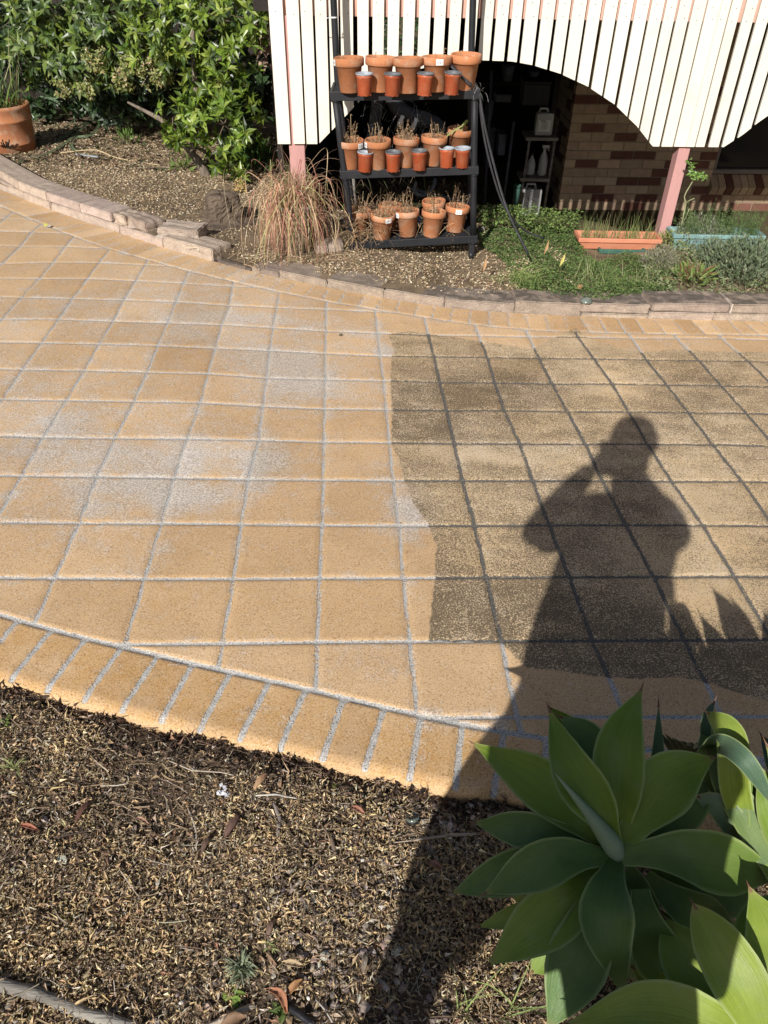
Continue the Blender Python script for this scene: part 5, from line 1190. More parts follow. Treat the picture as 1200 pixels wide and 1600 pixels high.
def stalks(seed, n, rad, z0, hgt, thick=0.0022, curly=1.0, wide=0.6):
    r = np.random.default_rng(seed); a = r.uniform(0, 2*PI, n); q = rad*np.sqrt(r.random(n))*0.85
    bse = np.stack([q*np.cos(a), q*np.sin(a), np.full(n, z0)], 1); dr = rand_dirs(n, 0, r); L_ = hgt*r.uniform(0.3, 1.0, n)
    p = arcs(bse, dr, L_*wide*r.uniform(0.1, 0.8, n), L_*1.2, L_*r.uniform(0, 0.9, n)*curly, 7, side=rand_dirs(n, 0, r)*(L_*0.15)[:, None])
    A_ = strips(p, thick*np.ones((n, 7))*r.uniform(0.6, 1.4, (n, 1)), pal(n, [(0.36, 0.25, 0.15), (0.48, 0.36, 0.22), (0.24, 0.16, 0.10), (0.58, 0.48, 0.33)], (4, 3, 3, 1), 0.2, r), fold=0.6)
    m_ = n*3; k = r.integers(0, n, m_); tpos = p[k, r.integers(2, 7, m_)]
    B_ = leafset(tpos, rand_dirs(m_, 0.6, r), rand_dirs(m_, 1, r), r.uniform(0.006, 0.016, m_), r.uniform(0.003, 0.007, m_), pal(m_, [(0.42, 0.30, 0.17), (0.30, 0.18, 0.10), (0.55, 0.43, 0.27)], (3, 2, 1.5), 0.2, r), fold=0.5, droop=0.3)
    return merge([A_, B_])
me_pots = [pot_mesh(0.094, 0.062, 0.190, 0.046).build('p', MAT['terracotta']).data, pot_mesh(0.087, 0.060, 0.178, 0.042).build('p', MAT['terracotta']).data]
for o in list(bpy.data.objects):
    if o.name.startswith('p.') or o.name == 'p': bpy.data.objects.remove(o)
BIGG = 'large terracotta pots on the plant rack'; SMG = 'small orange plastic pots on the plant rack'
def soil_me(r_, z, seed):
    rr = random.Random(seed); V_ = [(0, 0, z+0.006)]; F_ = []
    for ring, q in enumerate((0.35, 0.7, 1.0)):
        for k in range(20):
            a = 2*PI*k/20; V_.append((r_*q*math.cos(a), r_*q*math.sin(a), z+rr.uniform(-0.004, 0.007)*(1-0.5*ring/2)))
    for k in range(20):
        F_.append((0, 1+k, 1+(k+1) % 20))
        for ring in (0, 1):
            a = 1+ring*20+k; c = 1+ring*20+(k+1) % 20; F_.append((a, a+20, c+20)); F_.append((a, c+20, c))
    return V_, F_
def big_pot(px, py, tz, size, label, seed, st=(26, 0.06), lbl=None, tilt=0.0, scl=1.0, dy=0.0, n_frag=0):
    hit, k = plane_hit(px, py, tz)
    me_ = me_pots[size]; rt, rb, h = ((0.094, 0.062, 0.190), (0.087, 0.060, 0.178))[size]
    loc = hit+np.array([0, rb*scl+dy, -0.004])
    t = bpy.data.objects.new('flower_pot', None); C.objects.link(t); t.empty_display_size = .05
    t.location = loc; t.rotation_euler = (random.uniform(-.02, .02), -math.atan(k)+tilt, random.uniform(0, 6)); t.scale = (scl,)*3
    tag(t, label, 'flower pot', BIGG)
    o = bpy.data.objects.new('pot_body', me_); C.objects.link(o); o.parent = t
    V_, F_ = soil_me(rt-0.016, h-0.045, seed); s = np_mesh('soil', V_, F_, MAT['soil'], smooth=False); s.parent = t
    if st:
        A_ = stalks(seed, st[0], rt-0.02, h-0.046, st[1]*1.0+0.04, wide=st[2] if len(st) > 2 else 0.5); d = np_mesh('dead_stalks', *A_[:2], MAT['straw'], cols=A_[2]); d.parent = t
    if lbl is not None:   # paper price tag on the rim, lbl = angle towards the camera side
        b = MB(); th0 = lbl-t.rotation_euler.z; V_ = []; Wd = 0.030
        for zz_ in (h-0.040, h-0.008):
            for i in range(5):
                a = th0+(i/4-0.5)*Wd*2/rt*0.75; V_.append(((rt+0.0022)*math.cos(a), (rt+0.0022)*math.sin(a), zz_))
        b.add(V_, [(i, i+1, i+6, i+5) for i in range(4)]); q = b.build('price_label', MAT['white_label']); q.parent = t
        b = MB()
        for i in range(7):
            if i in (2, 5): continue
            a = th0+((i+0.5)/7-0.5)*Wd*2/rt*0.55; da = 0.012
            b.add([((rt+0.003)*math.cos(a-da), (rt+0.003)*math.sin(a-da), h-0.033), ((rt+0.003)*math.cos(a+da), (rt+0.003)*math.sin(a+da), h-0.033), ((rt+0.003)*math.cos(a+da), (rt+0.003)*math.sin(a+da), h-0.018), ((rt+0.003)*math.cos(a-da), (rt+0.003)*math.sin(a-da), h-0.018)], [(0, 1, 2, 3)])
        w2 = b.build('barcode', MAT['ink']); w2.parent = q
    return t
def small_pot(px, py, tz, label, seed, pale=False, dark=True):
    hit, k = plane_hit(px, py, tz); rt, rb, h = 0.048, 0.040, 0.112
    t = bpy.data.objects.new('plastic_pot', None); C.objects.link(t); t.empty_display_size = .03
    t.location = hit+np.array([0, rb, -0.004]); t.rotation_euler = (0, -math.atan(k), random.uniform(0, 6)); tag(t, label, 'plastic pot', SMG)
    b = MB(); b.lathe([(0.01, 0.003), (0.01, 0), (rb-0.006, 0.0), (rb-0.002, 0.0015), (rb-0.002, 0.006), (rb, 0.008), (rt-0.003, h-0.022), (rt-0.001, h-0.020), (rt, h-0.004), (rt-0.002, h-0.003), (rt-0.004, h-0.02), (rt-0.006, h*0.5)], (0, 0, 0), 28); pb_ = b
    b = MB(); b.lathe([(rt-0.002, h-0.004), (rt+0.0025, h-0.005), (rt+0.003, h-0.001), (rt+0.0015, h+0.0015), (rt-0.005, h+0.001), (rt-0.007, h-0.012), (rt-0.009, h*0.4)], (0, 0, 0), 28, mi=0); b.build('rim', MAT['grey_rim'] if dark else MAT['pale_rim']).parent = t
    V_, F_ = soil_me(rt-0.010, h-0.022, seed); np_mesh('soil', V_, F_, MAT['soil']).parent = t
    for k_ in range(8):
        a = k_*PI/4; pb_.box(((rb-.001)*math.cos(a), (rb-.001)*math.sin(a), 0.003), 0.006, 0.004, 0.005, a)
    pb_.build('pot_body', MAT['plastic_terra']).parent = t
MAT['pale_rim'] = pmat('pale blue-grey rim', (0.36, 0.40, 0.44), (0.28, 0.31, 0.35), 0.5, 30, 80, 0.15, 0.1)
q1 = lambda x_, y_: (500+x_/4.2857, 60+y_/4.2857)
TH = -PI/2
ordn = ['leftmost', 'second', 'third (middle)', 'fourth', 'rightmost']
for i, (x_, y_, lb, lab) in enumerate(((198, 366, TH-1.25, 'leftmost large terracotta pot on the top shelf, paper tag on its left rim'), (397, 362, None, 'second large terracotta pot from the left on the top shelf'), (588, 370, None, 'middle large terracotta pot on the top shelf'),
        (778, 360, TH+0.15, 'fourth large top-shelf pot, with a barcode tag and black strip across'), (968, 347, None, 'rightmost large terracotta pot on the top shelf, set further back and higher'))):
    big_pot(*q1(x_, y_), TOPZ[2], 0, lab, 100+i, st=(9, 0.05, 0.6), lbl=lb, scl=0.94 if i < 4 else 0.96)
for i, (x_, y_, lab) in enumerate(((297, 384, 'small orange plastic pot with pale rim and string, leftmost on the top shelf'), (482, 386, 'second small orange plastic pot from the left on the top shelf'), (700, 384, 'third small orange plastic pot from the left on the top shelf'), (883, 377, 'small orange plastic pot at the right end of the top shelf row'))):
    small_pot(*q1(x_, y_), TOPZ[2], lab, 120+i, dark=(i > 0))
for i, (x_, y_, lb, lab) in enumerate(((205, 880, TH+0.9, 'leftmost large pot on the middle shelf, tag at its right rim'), (388, 880, TH-1.15, 'second large pot from the left on the middle shelf, tag on its left rim'), (570, 870, None, 'third large pot on the middle shelf, with the thickest brown seed heads'),
        (752, 858, None, 'fourth large pot on the middle shelf, full of pale stubble'), (925, 800, None, 'large pot at the right of the middle shelf with a drooping green strap leaf'))):
    big_pot(*q1(x_, y_), TOPZ[1], 1, lab, 140+i, st=((50, 0.14, 0.3), (46, 0.11, 0.2), (85, 0.12, 0.4), (55, 0.11, 0.3), (14, 0.04))[i], lbl=lb, scl=0.95)
for i, (x_, y_, dk, lab) in enumerate(((297, 896, False, 'small orange plastic pot with pale rim, leftmost on the middle shelf'), (490, 893, True, 'second small orange plastic pot from the left on the middle shelf, dark rim'), (667, 885, True, 'third small orange plastic pot on the middle shelf, dark rim'),
        (849, 869, False, 'crumpled small orange plastic pot with pale rim, fourth on the middle shelf'), (955, 868, False, 'small orange plastic pot with pale rim, rightmost on the middle shelf'))):
    small_pot(*q1(x_, y_), TOPZ[1], lab, 160+i, dark=dk)
for i, (x_, y_, lb, st_, lab) in enumerate(((255, 1325, None, (90, 0.16, 1.1), 'leftmost pot on the bottom shelf, buried in dry straw'), (412, 1352, TH+0.5, (70, 0.12, 0.9), 'second pot from the left on the bottom shelf, tag at its right rim'), (470, 1290, None, (60, 0.12, 0.6), 'back-row pot on the bottom shelf behind the second and third pots'),
        (590, 1333, TH-1.0, (55, 0.16, 0.35), 'third front pot on the bottom shelf, with tall dead stalks and a tag at left'), (748, 1337, None, (55, 0.08, 0.4), 'fourth front pot on the bottom shelf, packed with pale stubble'), (765, 1262, None, (40, 0.09, 0.4), 'back-row pot on the bottom shelf behind the fourth front pot'),
        (905, 1303, TH+0.05, (36, 0.15, 0.35), 'rightmost pot on the bottom shelf, white tag facing front'))):
    big_pot(*q1(x_, y_), TOPZ[0], 1, lab, 180+i, st=st_, lbl=lb, scl=0.93)

# strap leaf of the middle-shelf pot, the loose black strip and the hanging straps
b = MB(); a = AT(697, 217, 5.2)
A = strips(np.array([bez([AT(695, 232, 5.12), AT(697, 214, 5.15), AT(712, 203, 5.2), AT(724, 196, 5.2), AT(731, 189, 5.2)], 10), bez([AT(716, 210, 5.22), AT(722, 200, 5.22), AT(728, 192, 5.22), AT(730, 188, 5.2), AT(722, 196, 5.18)], 10)]), np.tile(np.array([.004, .008, .01, .011, .011, .011, .011, .012, .013, .012, .006]), (2, 1)), np.tile([0.33, 0.35, 0.13], (2, 1)), fold=0.3)
tag(np_mesh('strap_leaf', *A[:2], MAT['dull_leaf'], cols=A[2]), 'yellow-green bent strap leaf rising from the right pot of the middle shelf', 'leaf')
b = MB(); b.tube(bez([AT(672, 95, 5.10), AT(690, 96, 5.04), AT(703, 101, 5.0), AT(722, 120, 4.985), AT(737, 134, 4.99)], 12), 0.0165, 8, flat=0.45)
tag(b.build('black_strip', MAT['strap']), 'flat dark grey strip lying across the fourth and fifth top pots', 'strip')
for k, (pl, lab) in enumerate((([(748, 138, 5.02), (757, 195, 5.0), (770, 250, 5.0), (785, 305, 4.95), (800, 345, 4.9), (826, 398, 4.82)], 'front black strap hanging from the rack corner down into the grass'), ([(747, 140, 5.05), (754, 200, 5.06), (764, 250, 5.08), (782, 310, 5.1), (800, 340, 5.15), (822, 362, 5.25), (850, 372, 5.3)], 'rear black strap hanging from the rack corner and curving right'))):
    b = MB(); b.tube(bez([AT(*q) for q in pl], 24), 0.0125, 8, flat=0.5); tag(b.build('black_strap', MAT['strap']), lab, 'strap')
# cobweb-like netting on the corner of the top shelf
r = np.random.default_rng(61); n = 60; c = RPt(0.97, 0.02, 0.885)
bse = c+r.normal(0, 0.02, (n, 3)); pth = arcs(bse, rand_dirs(n, 0, r), r.uniform(0.01, 0.06, n), r.uniform(0, 0.03, n), r.uniform(0, 0.06, n), 6)
A = strips(pth, np.full((n, 6), 0.0011), pal(n, [(0.45, 0.45, 0.45)], (1,), .2, r)); tag(np_mesh('cobweb', *A[:2], MAT['straw'], cols=A[2]), 'grey cobweb tangled on the right corner of the top shelf', 'cobweb')
# net-wrapped stump and pipes behind the rack
t = empty('wrapped_root', AT(640, 205, 5.62), 'grey netted arching root with two white bands behind the rack', 'root')
b = MB(); b.tube(bez([AT(655, 222, 5.62), AT(690, 205, 5.62), AT(665, 186, 5.62), AT(640, 180, 5.62), AT(622, 168, 5.62), AT(612, 150, 5.62)], 20), [0.05]*4+[0.045]*8+[0.05]*9, 14); b.build('arm', MAT['strap'], t)
b = MB(); b.tube(bez([AT(573, 232, 5.62), AT(583, 205, 5.62), AT(588, 175, 5.62), AT(592, 140, 5.62)], 10), [0.05, .04, .035, .035, .04, .04, .04, .04, .04, .04, .04], 12); b.build('upright', MAT['strap'], t)
b = MB()
for px, py in ((627, 185), (648, 190)):
    c = AT(px, py, 5.62); b.tube([c+[-.012, 0, .004], c+[.012, 0, -.004]], .056, 16, cap=False)
b.build('white_band', MAT['white_label'], t)
r = np.random.default_rng(62); n = 150; bse = np.array([AT(r.uniform(570, 680), r.uniform(155, 235), 5.5) for _ in range(n)])
pth = arcs(bse, rand_dirs(n, 0, r), r.uniform(0.02, .08, n), r.normal(0, .04, n), r.uniform(0, .08, n), 5)
A = strips(pth, np.full((n, 5), 0.0016), pal(n, [(0.35, 0.35, 0.36), (0.6, 0.6, 0.6)], (3, 1), .2, r)); o = np_mesh('netting', *A[:2], MAT['straw'], t, cols=A[2])
b = MB(); b.tube(bez([AT(548, 275, 5.5), AT(552, 300, 5.48), AT(558, 330, 5.45), AT(560, 350, 5.4)], 10), [.035, .03, .032, .022, .02, .024, .02, .018, .015, .012, .01], 10, col=(1.9, 1.9, 1.9)); tag(b.build('driftwood', MAT['grey_timber']), 'pale driftwood leaning behind the left of the bottom shelf', 'driftwood')
for k, (pl, rd, lab) in enumerate((([(650, 284, 5.5), (648, 298, 5.48), (655, 305, 5.45), (668, 303, 5.5), (678, 290, 5.55), (680, 280, 5.6)], .012, 'grey hose looped under the middle shelf'), ([(640, 295, 5.6), (680, 305, 5.6), (710, 312, 5.6), (730, 318, 5.6)], .012, 'dark grey hose lying behind the bottom right pots'))):
    b = MB(); b.tube(bez([AT(*q) for q in pl], 20), rd, 8); tag(b.build('garden_hose', MAT['grey_rim']), lab, 'hose')
r = np.random.default_rng(63); n = 420; bse = np.array([AT(r.uniform(545, 735), r.uniform(290, 330), r.uniform(5.4, 5.9)) for _ in range(n)]); 
pth = arcs(bse, rand_dirs(n, 0, r), r.uniform(0.03, .16, n), r.uniform(0, .16, n), r.uniform(0, .16, n), 6)
A = strips(pth, np.full((n, 6), 0.004)*r.uniform(.4, 1, (n, 1)), pal(n, [(0.20, 0.14, 0.09), (0.10, 0.07, 0.05), (0.10, 0.12, 0.05)], (3, 3, 2), .3, r)); tag(np_mesh('dead_brush', *A[:2], MAT['straw'], cols=A[2]), 'tangled dead brush in the shade behind the bottom shelf', 'brush', kind='stuff')
b = MB(); b.box(AT(656, 345, 5.3), 0.035, 0.02, 0.05, col=(1, 1, 1)); MAT['blue'] = pmat('blue plastic', (0.05, 0.25, 0.6), (0.04, 0.2, 0.5), 0.4, 8, 60, .1, 0); tag(b.build('blue_tag', MAT['blue'], bevel=.004), 'small blue plastic tag between the bottom shelf pots', 'tag')
# dry straw spilling over the bottom shelf and round its foot
r = np.random.default_rng(64); n = 520; bse = np.concatenate([np.array([AT(r.normal(565, 22), r.normal(365, 18), 4.98+r.normal(0, .04)) for _ in range(260)]), np.array([AT(r.uniform(540, 720), r.uniform(335, 385), 5.0+r.uniform(0, .2)) for _ in range(260)])])
L_ = r.uniform(.02, .13, n); pth = arcs(bse, rand_dirs(n, 0, r), L_, L_*r.uniform(-.1, .6, n), L_*r.uniform(0, .9, n), 6)
A = strips(pth, np.full((n, 6), .0026)*r.uniform(.5, 1.3, (n, 1)), pal(n, [(.52, .40, .24), (.40, .28, .16), (.28, .18, .11)], (3, 3, 1), .2, r), fold=.4); tag(np_mesh('dry_straw', *A[:2], MAT['straw'], cols=A[2]), 'dry straw spilling over the bottom shelf of the rack', 'straw', kind='stuff')

# ================================================================== PLANTS OF THE FAR BED
def farz(p): return np.array([p[0], p[1], bed_far(p[0], p[1])])
# drooping grass clump in a grey pot
gp = farz(G(462, 397, 0.05)); gp[1] += 0.10; gp[2] = bed_far(gp[0], gp[1])
t = empty('grass_clump', gp, 'drooping clump of straw-coloured and pink dry grass spilling from a grey pot', 'ornamental grass')
b = MB(); b.lathe([(.0001, 0), (.085, 0), (.12, .28), (.13, .30), (.12, .305), (.11, .28)], gp, 26); b.build('pot', MAT['grey_timber'], t)
r = np.random.default_rng(71); n = 620; top = gp+np.array([0, 0, .30])
bse = top+r.normal(0, .06, (n, 3))*[1, 1, .9]
ang = r.uniform(0, 2*PI, n); ang = np.where(r.random(n) < .45, -PI/2+r.normal(0, 1.1, n), ang); dr = np.stack([np.cos(ang), np.sin(ang), 0*ang], 1)
Lh = r.gamma(4, .042, n); rise = r.uniform(.1, .75, n); Lh = np.clip(Lh, .03, .40)
k = 14; tq = np.linspace(0, 1, k)[None, :]
z = rise[:, None]*tq-(rise[:, None]+r.uniform(.08, .50, n)[:, None])*tq**r.uniform(1.5, 2.6, n)[:, None]
hz_ = Lh[:, None]*(1-(1-tq)**1.9)
p = bse[:, None, :]+np.concatenate([dr[:, None, :2]*hz_[..., None], z[..., None]], 2)
p += (rand_dirs(n, 0, r)*r.uniform(0, .09, n)[:, None])[:, None, :]*(np.sin(tq*PI*1.2)[..., None])
p[..., 2] = np.maximum(p[..., 2], gp[2]+.004+.02*r.random(n)[:, None])
wv = (.0045*r.uniform(.5, 1.3, (n, 1)))*np.interp(np.linspace(0, 1, k), [0, .3, .7, 1], [.9, 1, .8, .15])[None]
cl = pal(n, [(.55, .28, .20), (.60, .42, .27), (.46, .20, .15), (.38, .36, .16), (.68, .56, .38), (.28, .20, .12)], (4, 4, 1.6, 2.2, 2.6, 1.8), .25, r)
A = strips(p, wv, cl, fold=.35)
n2 = 46; ang = r.uniform(0, 2*PI, n2); dr = np.stack([np.cos(ang), np.sin(ang)*.6, 0*ang], 1)
P2_ = arcs(top+r.normal(0, .03, (n2, 3))*[1, 1, 0], dr, r.uniform(.12, .42, n2), r.uniform(.25, .75, n2), r.uniform(.1, .75, n2), 12)
B = strips(P2_, np.full((n2, 12), .003)*np.linspace(1, .2, 12), pal(n2, [(.45, .30, .20), (.35, .30, .16), (.50, .25, .20)], (2, 1, 1), .2, r), fold=.3)
n3 = 90; dr = rand_dirs(n3, 0, r); P3_ = arcs(top+r.normal(0, .03, (n3, 3))*[1, 1, 0], dr, r.uniform(.03, .14, n3), r.uniform(.1, .3, n3), r.uniform(0, .16, n3), 8)
D_ = strips(P3_, np.full((n3, 8), .004)*np.linspace(1, .2, 8), pal(n3, [(.24, .28, .10), (.34, .34, .16), (.16, .2, .07)], (2, 1, 1), .2, r), fold=.3)
A = merge([A, B, D_]); np_mesh('blades', *A[:2], MAT['straw'], t, cols=A[2])
n = 260; bse = np.stack([r.normal(gp[0], .22, n), r.normal(gp[1]-.17, .08, n), np.zeros(n)], 1); bse[:, 2] = [bed_far(a, c)+.006 for a, c in bse[:, :2]]
L_ = r.uniform(.03, .16, n); pth = arcs(bse, rand_dirs(n, 0, r), L_, L_*.15, L_*.15, 6, side=rand_dirs(n, 0, r)*(L_*.2)[:, None]); A = strips(pth, np.full((n, 6), .0035)*r.uniform(.4, 1.2, (n, 1)), pal(n, [(.58, .46, .28), (.45, .30, .18), (.66, .57, .40)], (3, 2, 1), .2, r), fold=.3)
tag(np_mesh('fallen_straw', *A[:2], MAT['straw'], cols=A[2]), 'dry straw fallen on the mulch round the drooping grass', 'straw', kind='stuff')

# earth mound / old root ball
r = random.Random(9); c = farz(G(346, 350, 0.05)); c[1] += .08
nz = 22; na = 40; V_ = []; F_ = []
for i in range(nz+1):
    u = i/nz
    for k in range(na):
        a = 2*PI*k/na; rad = .30*(1-u)**.55 if u < .25 else None
        rad = np.interp(u, [0, .15, .25, .5, .8, .93, 1], [.30, .20, .135, .125, .115, .085, .0])
        hh = np.interp(u, [0, .15, .25, .5, .8, .93, 1], [-.02, .02, .04, .13, .20, .215, .212])
        rad *= 1+.13*math.sin(3*a+1)+.07*math.sin(7*a+u*5)+r.uniform(-.05, .05)
        V_.append((c[0]+rad*math.cos(a), c[1]+rad*math.sin(a)*.85, c[2]+hh+r.uniform(-.006, .006)))
for i in range(nz):
    for k in range(na): F_.append((i*na+k, i*na+(k+1) % na, (i+1)*na+(k+1) % na, (i+1)*na+k))
MAT['mound'] = pmat('crusted earth', (.15, .115, .085), (.085, .065, .05), .95, 10, 60, .35, 1.0, .012, .1)
tag(np_mesh('earth_mound', V_, F_, MAT['mound']), 'grey-brown crusted earth mound like an old root ball left of the drooping grass', 'mound')

# planters under the slats
def planter(x0, x1, py_rim, Y, h, mat, label, soil=True):
    a, c = AT(x0, py_rim, Y), AT(x1, py_rim, Y); w_ = c[0]-a[0]; cx_ = (a[0]+c[0])/2; z = (a[2]+c[2])/2; D_ = 0.17
    t = empty('planter_box', (cx_, Y+D_/2, z-h), label, 'planter')
    V_ = []; lv = [(z-h, -.03, -.025), (z-.03, -.006, -.006), (z-.03, .006, .006), (z, .008, .008), (z, -.010, -.010), (z-.06, -.018, -.018)]
    for zz_, ex, ey in lv:
        V_ += [(cx_-w_/2-ex, Y-ey, zz_), (cx_+w_/2+ex, Y-ey, zz_), (cx_+w_/2+ex, Y+D_+ey, zz_), (cx_-w_/2-ex, Y+D_+ey, zz_)]
    F_ = [(3, 2, 1, 0)]
    for i in range(len(lv)-1):
        for k in range(4): F_.append((i*4+k, i*4+(k+1) % 4, (i+1)*4+(k+1) % 4, (i+1)*4+k))
    b = MB(); b.add(V_, F_); b.build('box_body', MAT[mat], t, bevel=.004)
    b = MB(); b.box((cx_, Y+D_/2, z-.05), w_-.075, D_-.065, .02); b.build('soil', MAT['soil'], t)
    return t, (cx_, Y, z, w_, D_)
def herb(parent, name, cx_, Y, z, w_, D_, n, hgt, col, seed, wdt=.003, spread=.5, mat='dull_leaf', side_leaves=0):
    r = np.random.default_rng(seed); bse = np.stack([r.uniform(cx_-w_/2, cx_+w_/2, n), r.uniform(Y, Y+D_, n), np.full(n, z)], 1); dr = rand_dirs(n, 0, r); L_ = hgt*r.uniform(.45, 1.1, n)
    pth = arcs(bse, dr, L_*spread*r.uniform(.1, 1, n), L_*1.15, L_*r.uniform(0, .5, n), 7); parts = [strips(pth, np.full((n, 7), wdt)*np.linspace(1, .3, 7), pal(n, col, [1]*len(col), .22, r), fold=.3)]
    if side_leaves:
        m_ = n*side_leaves; k = r.integers(0, n, m_); j = r.integers(1, 7, m_); q = pth[k, j]
        parts.append(leafset(q, rand_dirs(m_, .5, r)+[0, 0, .6], rand_dirs(m_, 1, r)+[0, 0, .5], r.uniform(.014, .03, m_), r.uniform(.002, .0035, m_), pal(m_, col, [1]*len(col), .25, r), fold=.2))
    A_ = merge(parts); return np_mesh(name, *A_[:2], MAT[mat], parent, cols=A_[2])
tp, q = planter(906, 1034, 373, 5.37, .085, 'coral', 'coral terracotta-coloured window box of thin chives')
herb(tp, 'chives', q[0], q[1]+.03, q[2]-.04, q[3]-.05, q[4]-.06, 230, .17, [(.16, .24, .07), (.22, .30, .10), (.36, .32, .16)], 81, spread=.5)
tp, q = planter(938, 1008, 390, 5.345, .05, 'green_plastic', 'dark green trough tucked under the coral window box')
tp, q = planter(1054, 1196, 367, 5.40, .12, 'teal', 'teal plastic trough of needle-leaved herbs at the right')
herb(tp, 'rosemary', q[0]+.02, q[1]+.0, q[2]-.04, q[3]-.06, q[4]-.02, 240, .20, [(.13, .20, .07), (.18, .26, .10), (.10, .15, .06)], 82, spread=.6, side_leaves=16)
# leafy twig (rose shoot) by the pink post
t = empty('rose_shoot', AT(1062, 360, 5.50), 'thin rose shoot with two leafy tips right of the pink post', 'plant')
main = bez([AT(1064, 356, 5.50), AT(1071, 320, 5.48), AT(1070, 305, 5.46), AT(1084, 279, 5.44), AT(1081, 265, 5.44), AT(1079, 253, 5.44)], 18); br2 = bez([AT(1070, 320, 5.48), AT(1076, 314, 5.46), AT(1085, 310, 5.44)], 6); br3 = bez([AT(1084, 279, 5.44), AT(1094, 274, 5.42), AT(1104, 278, 5.42)], 6)
b = MB(); b.tube(main, list(np.linspace(.006, .002, 19)), 8); b.tube(br2, .003, 6); b.tube(br3, .002, 6); b.tube(bez([AT(1064, 340, 5.5), AT(1070, 343, 5.47), AT(1077, 326, 5.45)], 6), .003, 6); b.build('stem', pmat('green cane', (.34, .36, .20), (.26, .26, .14), .6, 20, 80, .2, .1), t)
r = np.random.default_rng(83); pts = np.concatenate([main[12:]]*4+[br3]*4); n = len(pts)
A = leafset(pts+r.normal(0, .008, (n, 3)), rand_dirs(n, .4, r), rand_dirs(n, .6, r)+[0, -.6, .5], r.uniform(.025, .045, n), r.uniform(.014, .024, n), pal(n, [(.14, .25, .05), (.20, .32, .08)], (1, 1), .2, r), fold=.15, droop=.2); np_mesh('leaves', *A[:2], MAT['leaf'], t, cols=A[2])
def in_poly_world(pxs, n, off, r):
    W_ = np.array(GP(pxs, off))[:, :2]; lo_, hi_ = W_.min(0), W_.max(0); out = []
    while len(out) < n:
        Q = r.uniform(lo_, hi_, (n*2, 2)); Q = Q[poly_sd(Q, W_) > 0]; out += list(Q)
    return np.array(out[:n])
# ground cover
r = np.random.default_rng(84)
Q = in_poly_world([(745, 352), (775, 345), (850, 338), (905, 350), (910, 388), (935, 398), (1012, 399), (1052, 405), (1045, 452), (1000, 462), (940, 472), (900, 466), (845, 458), (800, 440), (790, 405), (752, 385)], 26000, .07, r)
hgt = .03+.03*blobn(Q[:, 0], Q[:, 1], .09, 12)+.012*blobn(Q[:, 0], Q[:, 1], .03, 13); n = len(Q)
z = np.array([bed_far(a, c) for a, c in Q]); P = np.stack([Q[:, 0], Q[:, 1], z+np.clip(hgt, .004, .1)*r.uniform(.2, 1.05, n)], 1)
A = leafset(P, rand_dirs(n, .35, r), rand_dirs(n, .5, r)+[0, -.35, 1], r.uniform(.008, .017, n), r.uniform(.007, .013, n), pal(n, [(.10, .165, .045), (.15, .21, .07), (.065, .11, .035), (.20, .24, .10)], (4, 3, 3, 1), .28, r), fold=.12, shape=.5)
tag(np_mesh('ground_cover', *A[:2], MAT['dull_leaf'], cols=A[2]), 'low mat of small-leaved green ground cover creeping to the kerb', 'ground cover', kind='stuff')
Q = in_poly_world([(745, 352), (800, 350), (860, 350), (905, 353), (900, 368), (840, 372), (790, 368), (750, 370)], 2600, .05, r); n = len(Q)
P = np.stack([Q[:, 0], Q[:, 1], [bed_far(a, c)+.05 for a, c in Q]], 1); P[:, 2] += r.uniform(0, .11, n)
A = leafset(P, rand_dirs(n, .4, r), rand_dirs(n, .5, r)+[0, 0, 1], r.uniform(.012, .028, n), r.uniform(.009, .018, n), pal(n, [(.15, .22, .06), (.22, .30, .10), (.10, .14, .05)], (3, 2, 2), .25, r), fold=.15)
tag(np_mesh('marjoram', *A[:2], MAT['dull_leaf'], cols=A[2]), 'loose leafy herb growing at the edge of the dark underfloor opening', 'herb', kind='stuff')
def cloud(name, px, py, off, rad, hgt, n, ln, wd_, cols, label, cat, seed, up=.8, mat='dull_leaf', dy=0.0, stems=True, droop=.1):
    r = np.random.default_rng(seed); c = farz(G(px, py, .05)); c[1] += dy; c[2] = bed_far(c[0], c[1]); t = empty(name, c, label, cat)
    a = r.uniform(0, 2*PI, n); q = np.sqrt(r.random(n)); el = r.random(n)
    P = c+np.stack([rad*q*np.cos(a), rad*.8*q*np.sin(a), hgt*(.15+.85*r.random(n))*np.sqrt(np.clip(1.05-q*q, 0, 1))], 1)
    T_ = unit(P-(c-[0, 0, hgt*.3]))+rand_dirs(n, .5, r)*.6+[0, 0, up*.5]
    A_ = leafset(P, T_, rand_dirs(n, .4, r)+[0, -.3, .8], ln*r.uniform(.6, 1.2, n), wd_*r.uniform(.7, 1.2, n), pal(n, cols, [1]*len(cols), .2, r), fold=.18, droop=droop)
    np_mesh('foliage', *A_[:2], MAT[mat], t, cols=A_[2])
    if stems:
        m_ = max(12, n//30); k = r.integers(0, n, m_); pth = np.stack([c+(P[k]-c)*u+np.array([0, 0, .02*math.sin(PI*u)]) for u in np.linspace(0, .95, 6)], 1)
        A_ = strips(pth, np.full((m_, 6), .003), pal(m_, [(.25, .22, .15)], [1], .2, r), fold=.5); np_mesh('stems', *A_[:2], MAT['straw'], t, cols=A_[2])
    return t
SG = [(.17, .21, .13), (.22, .26, .17), (.13, .17, .10)]
cloud('sage_plant', 1170, 448, 0, .25, .26, 2300, .042, .014, SG, 'grey-green sage bush at the right edge above the kerb', 'herb', 91, dy=.17)
cloud('sage_plant', 1120, 425, 0, .12, .15, 500, .04, .011, SG, 'lower sage clump left of the grey-green sage bush', 'herb', 92, dy=.16)
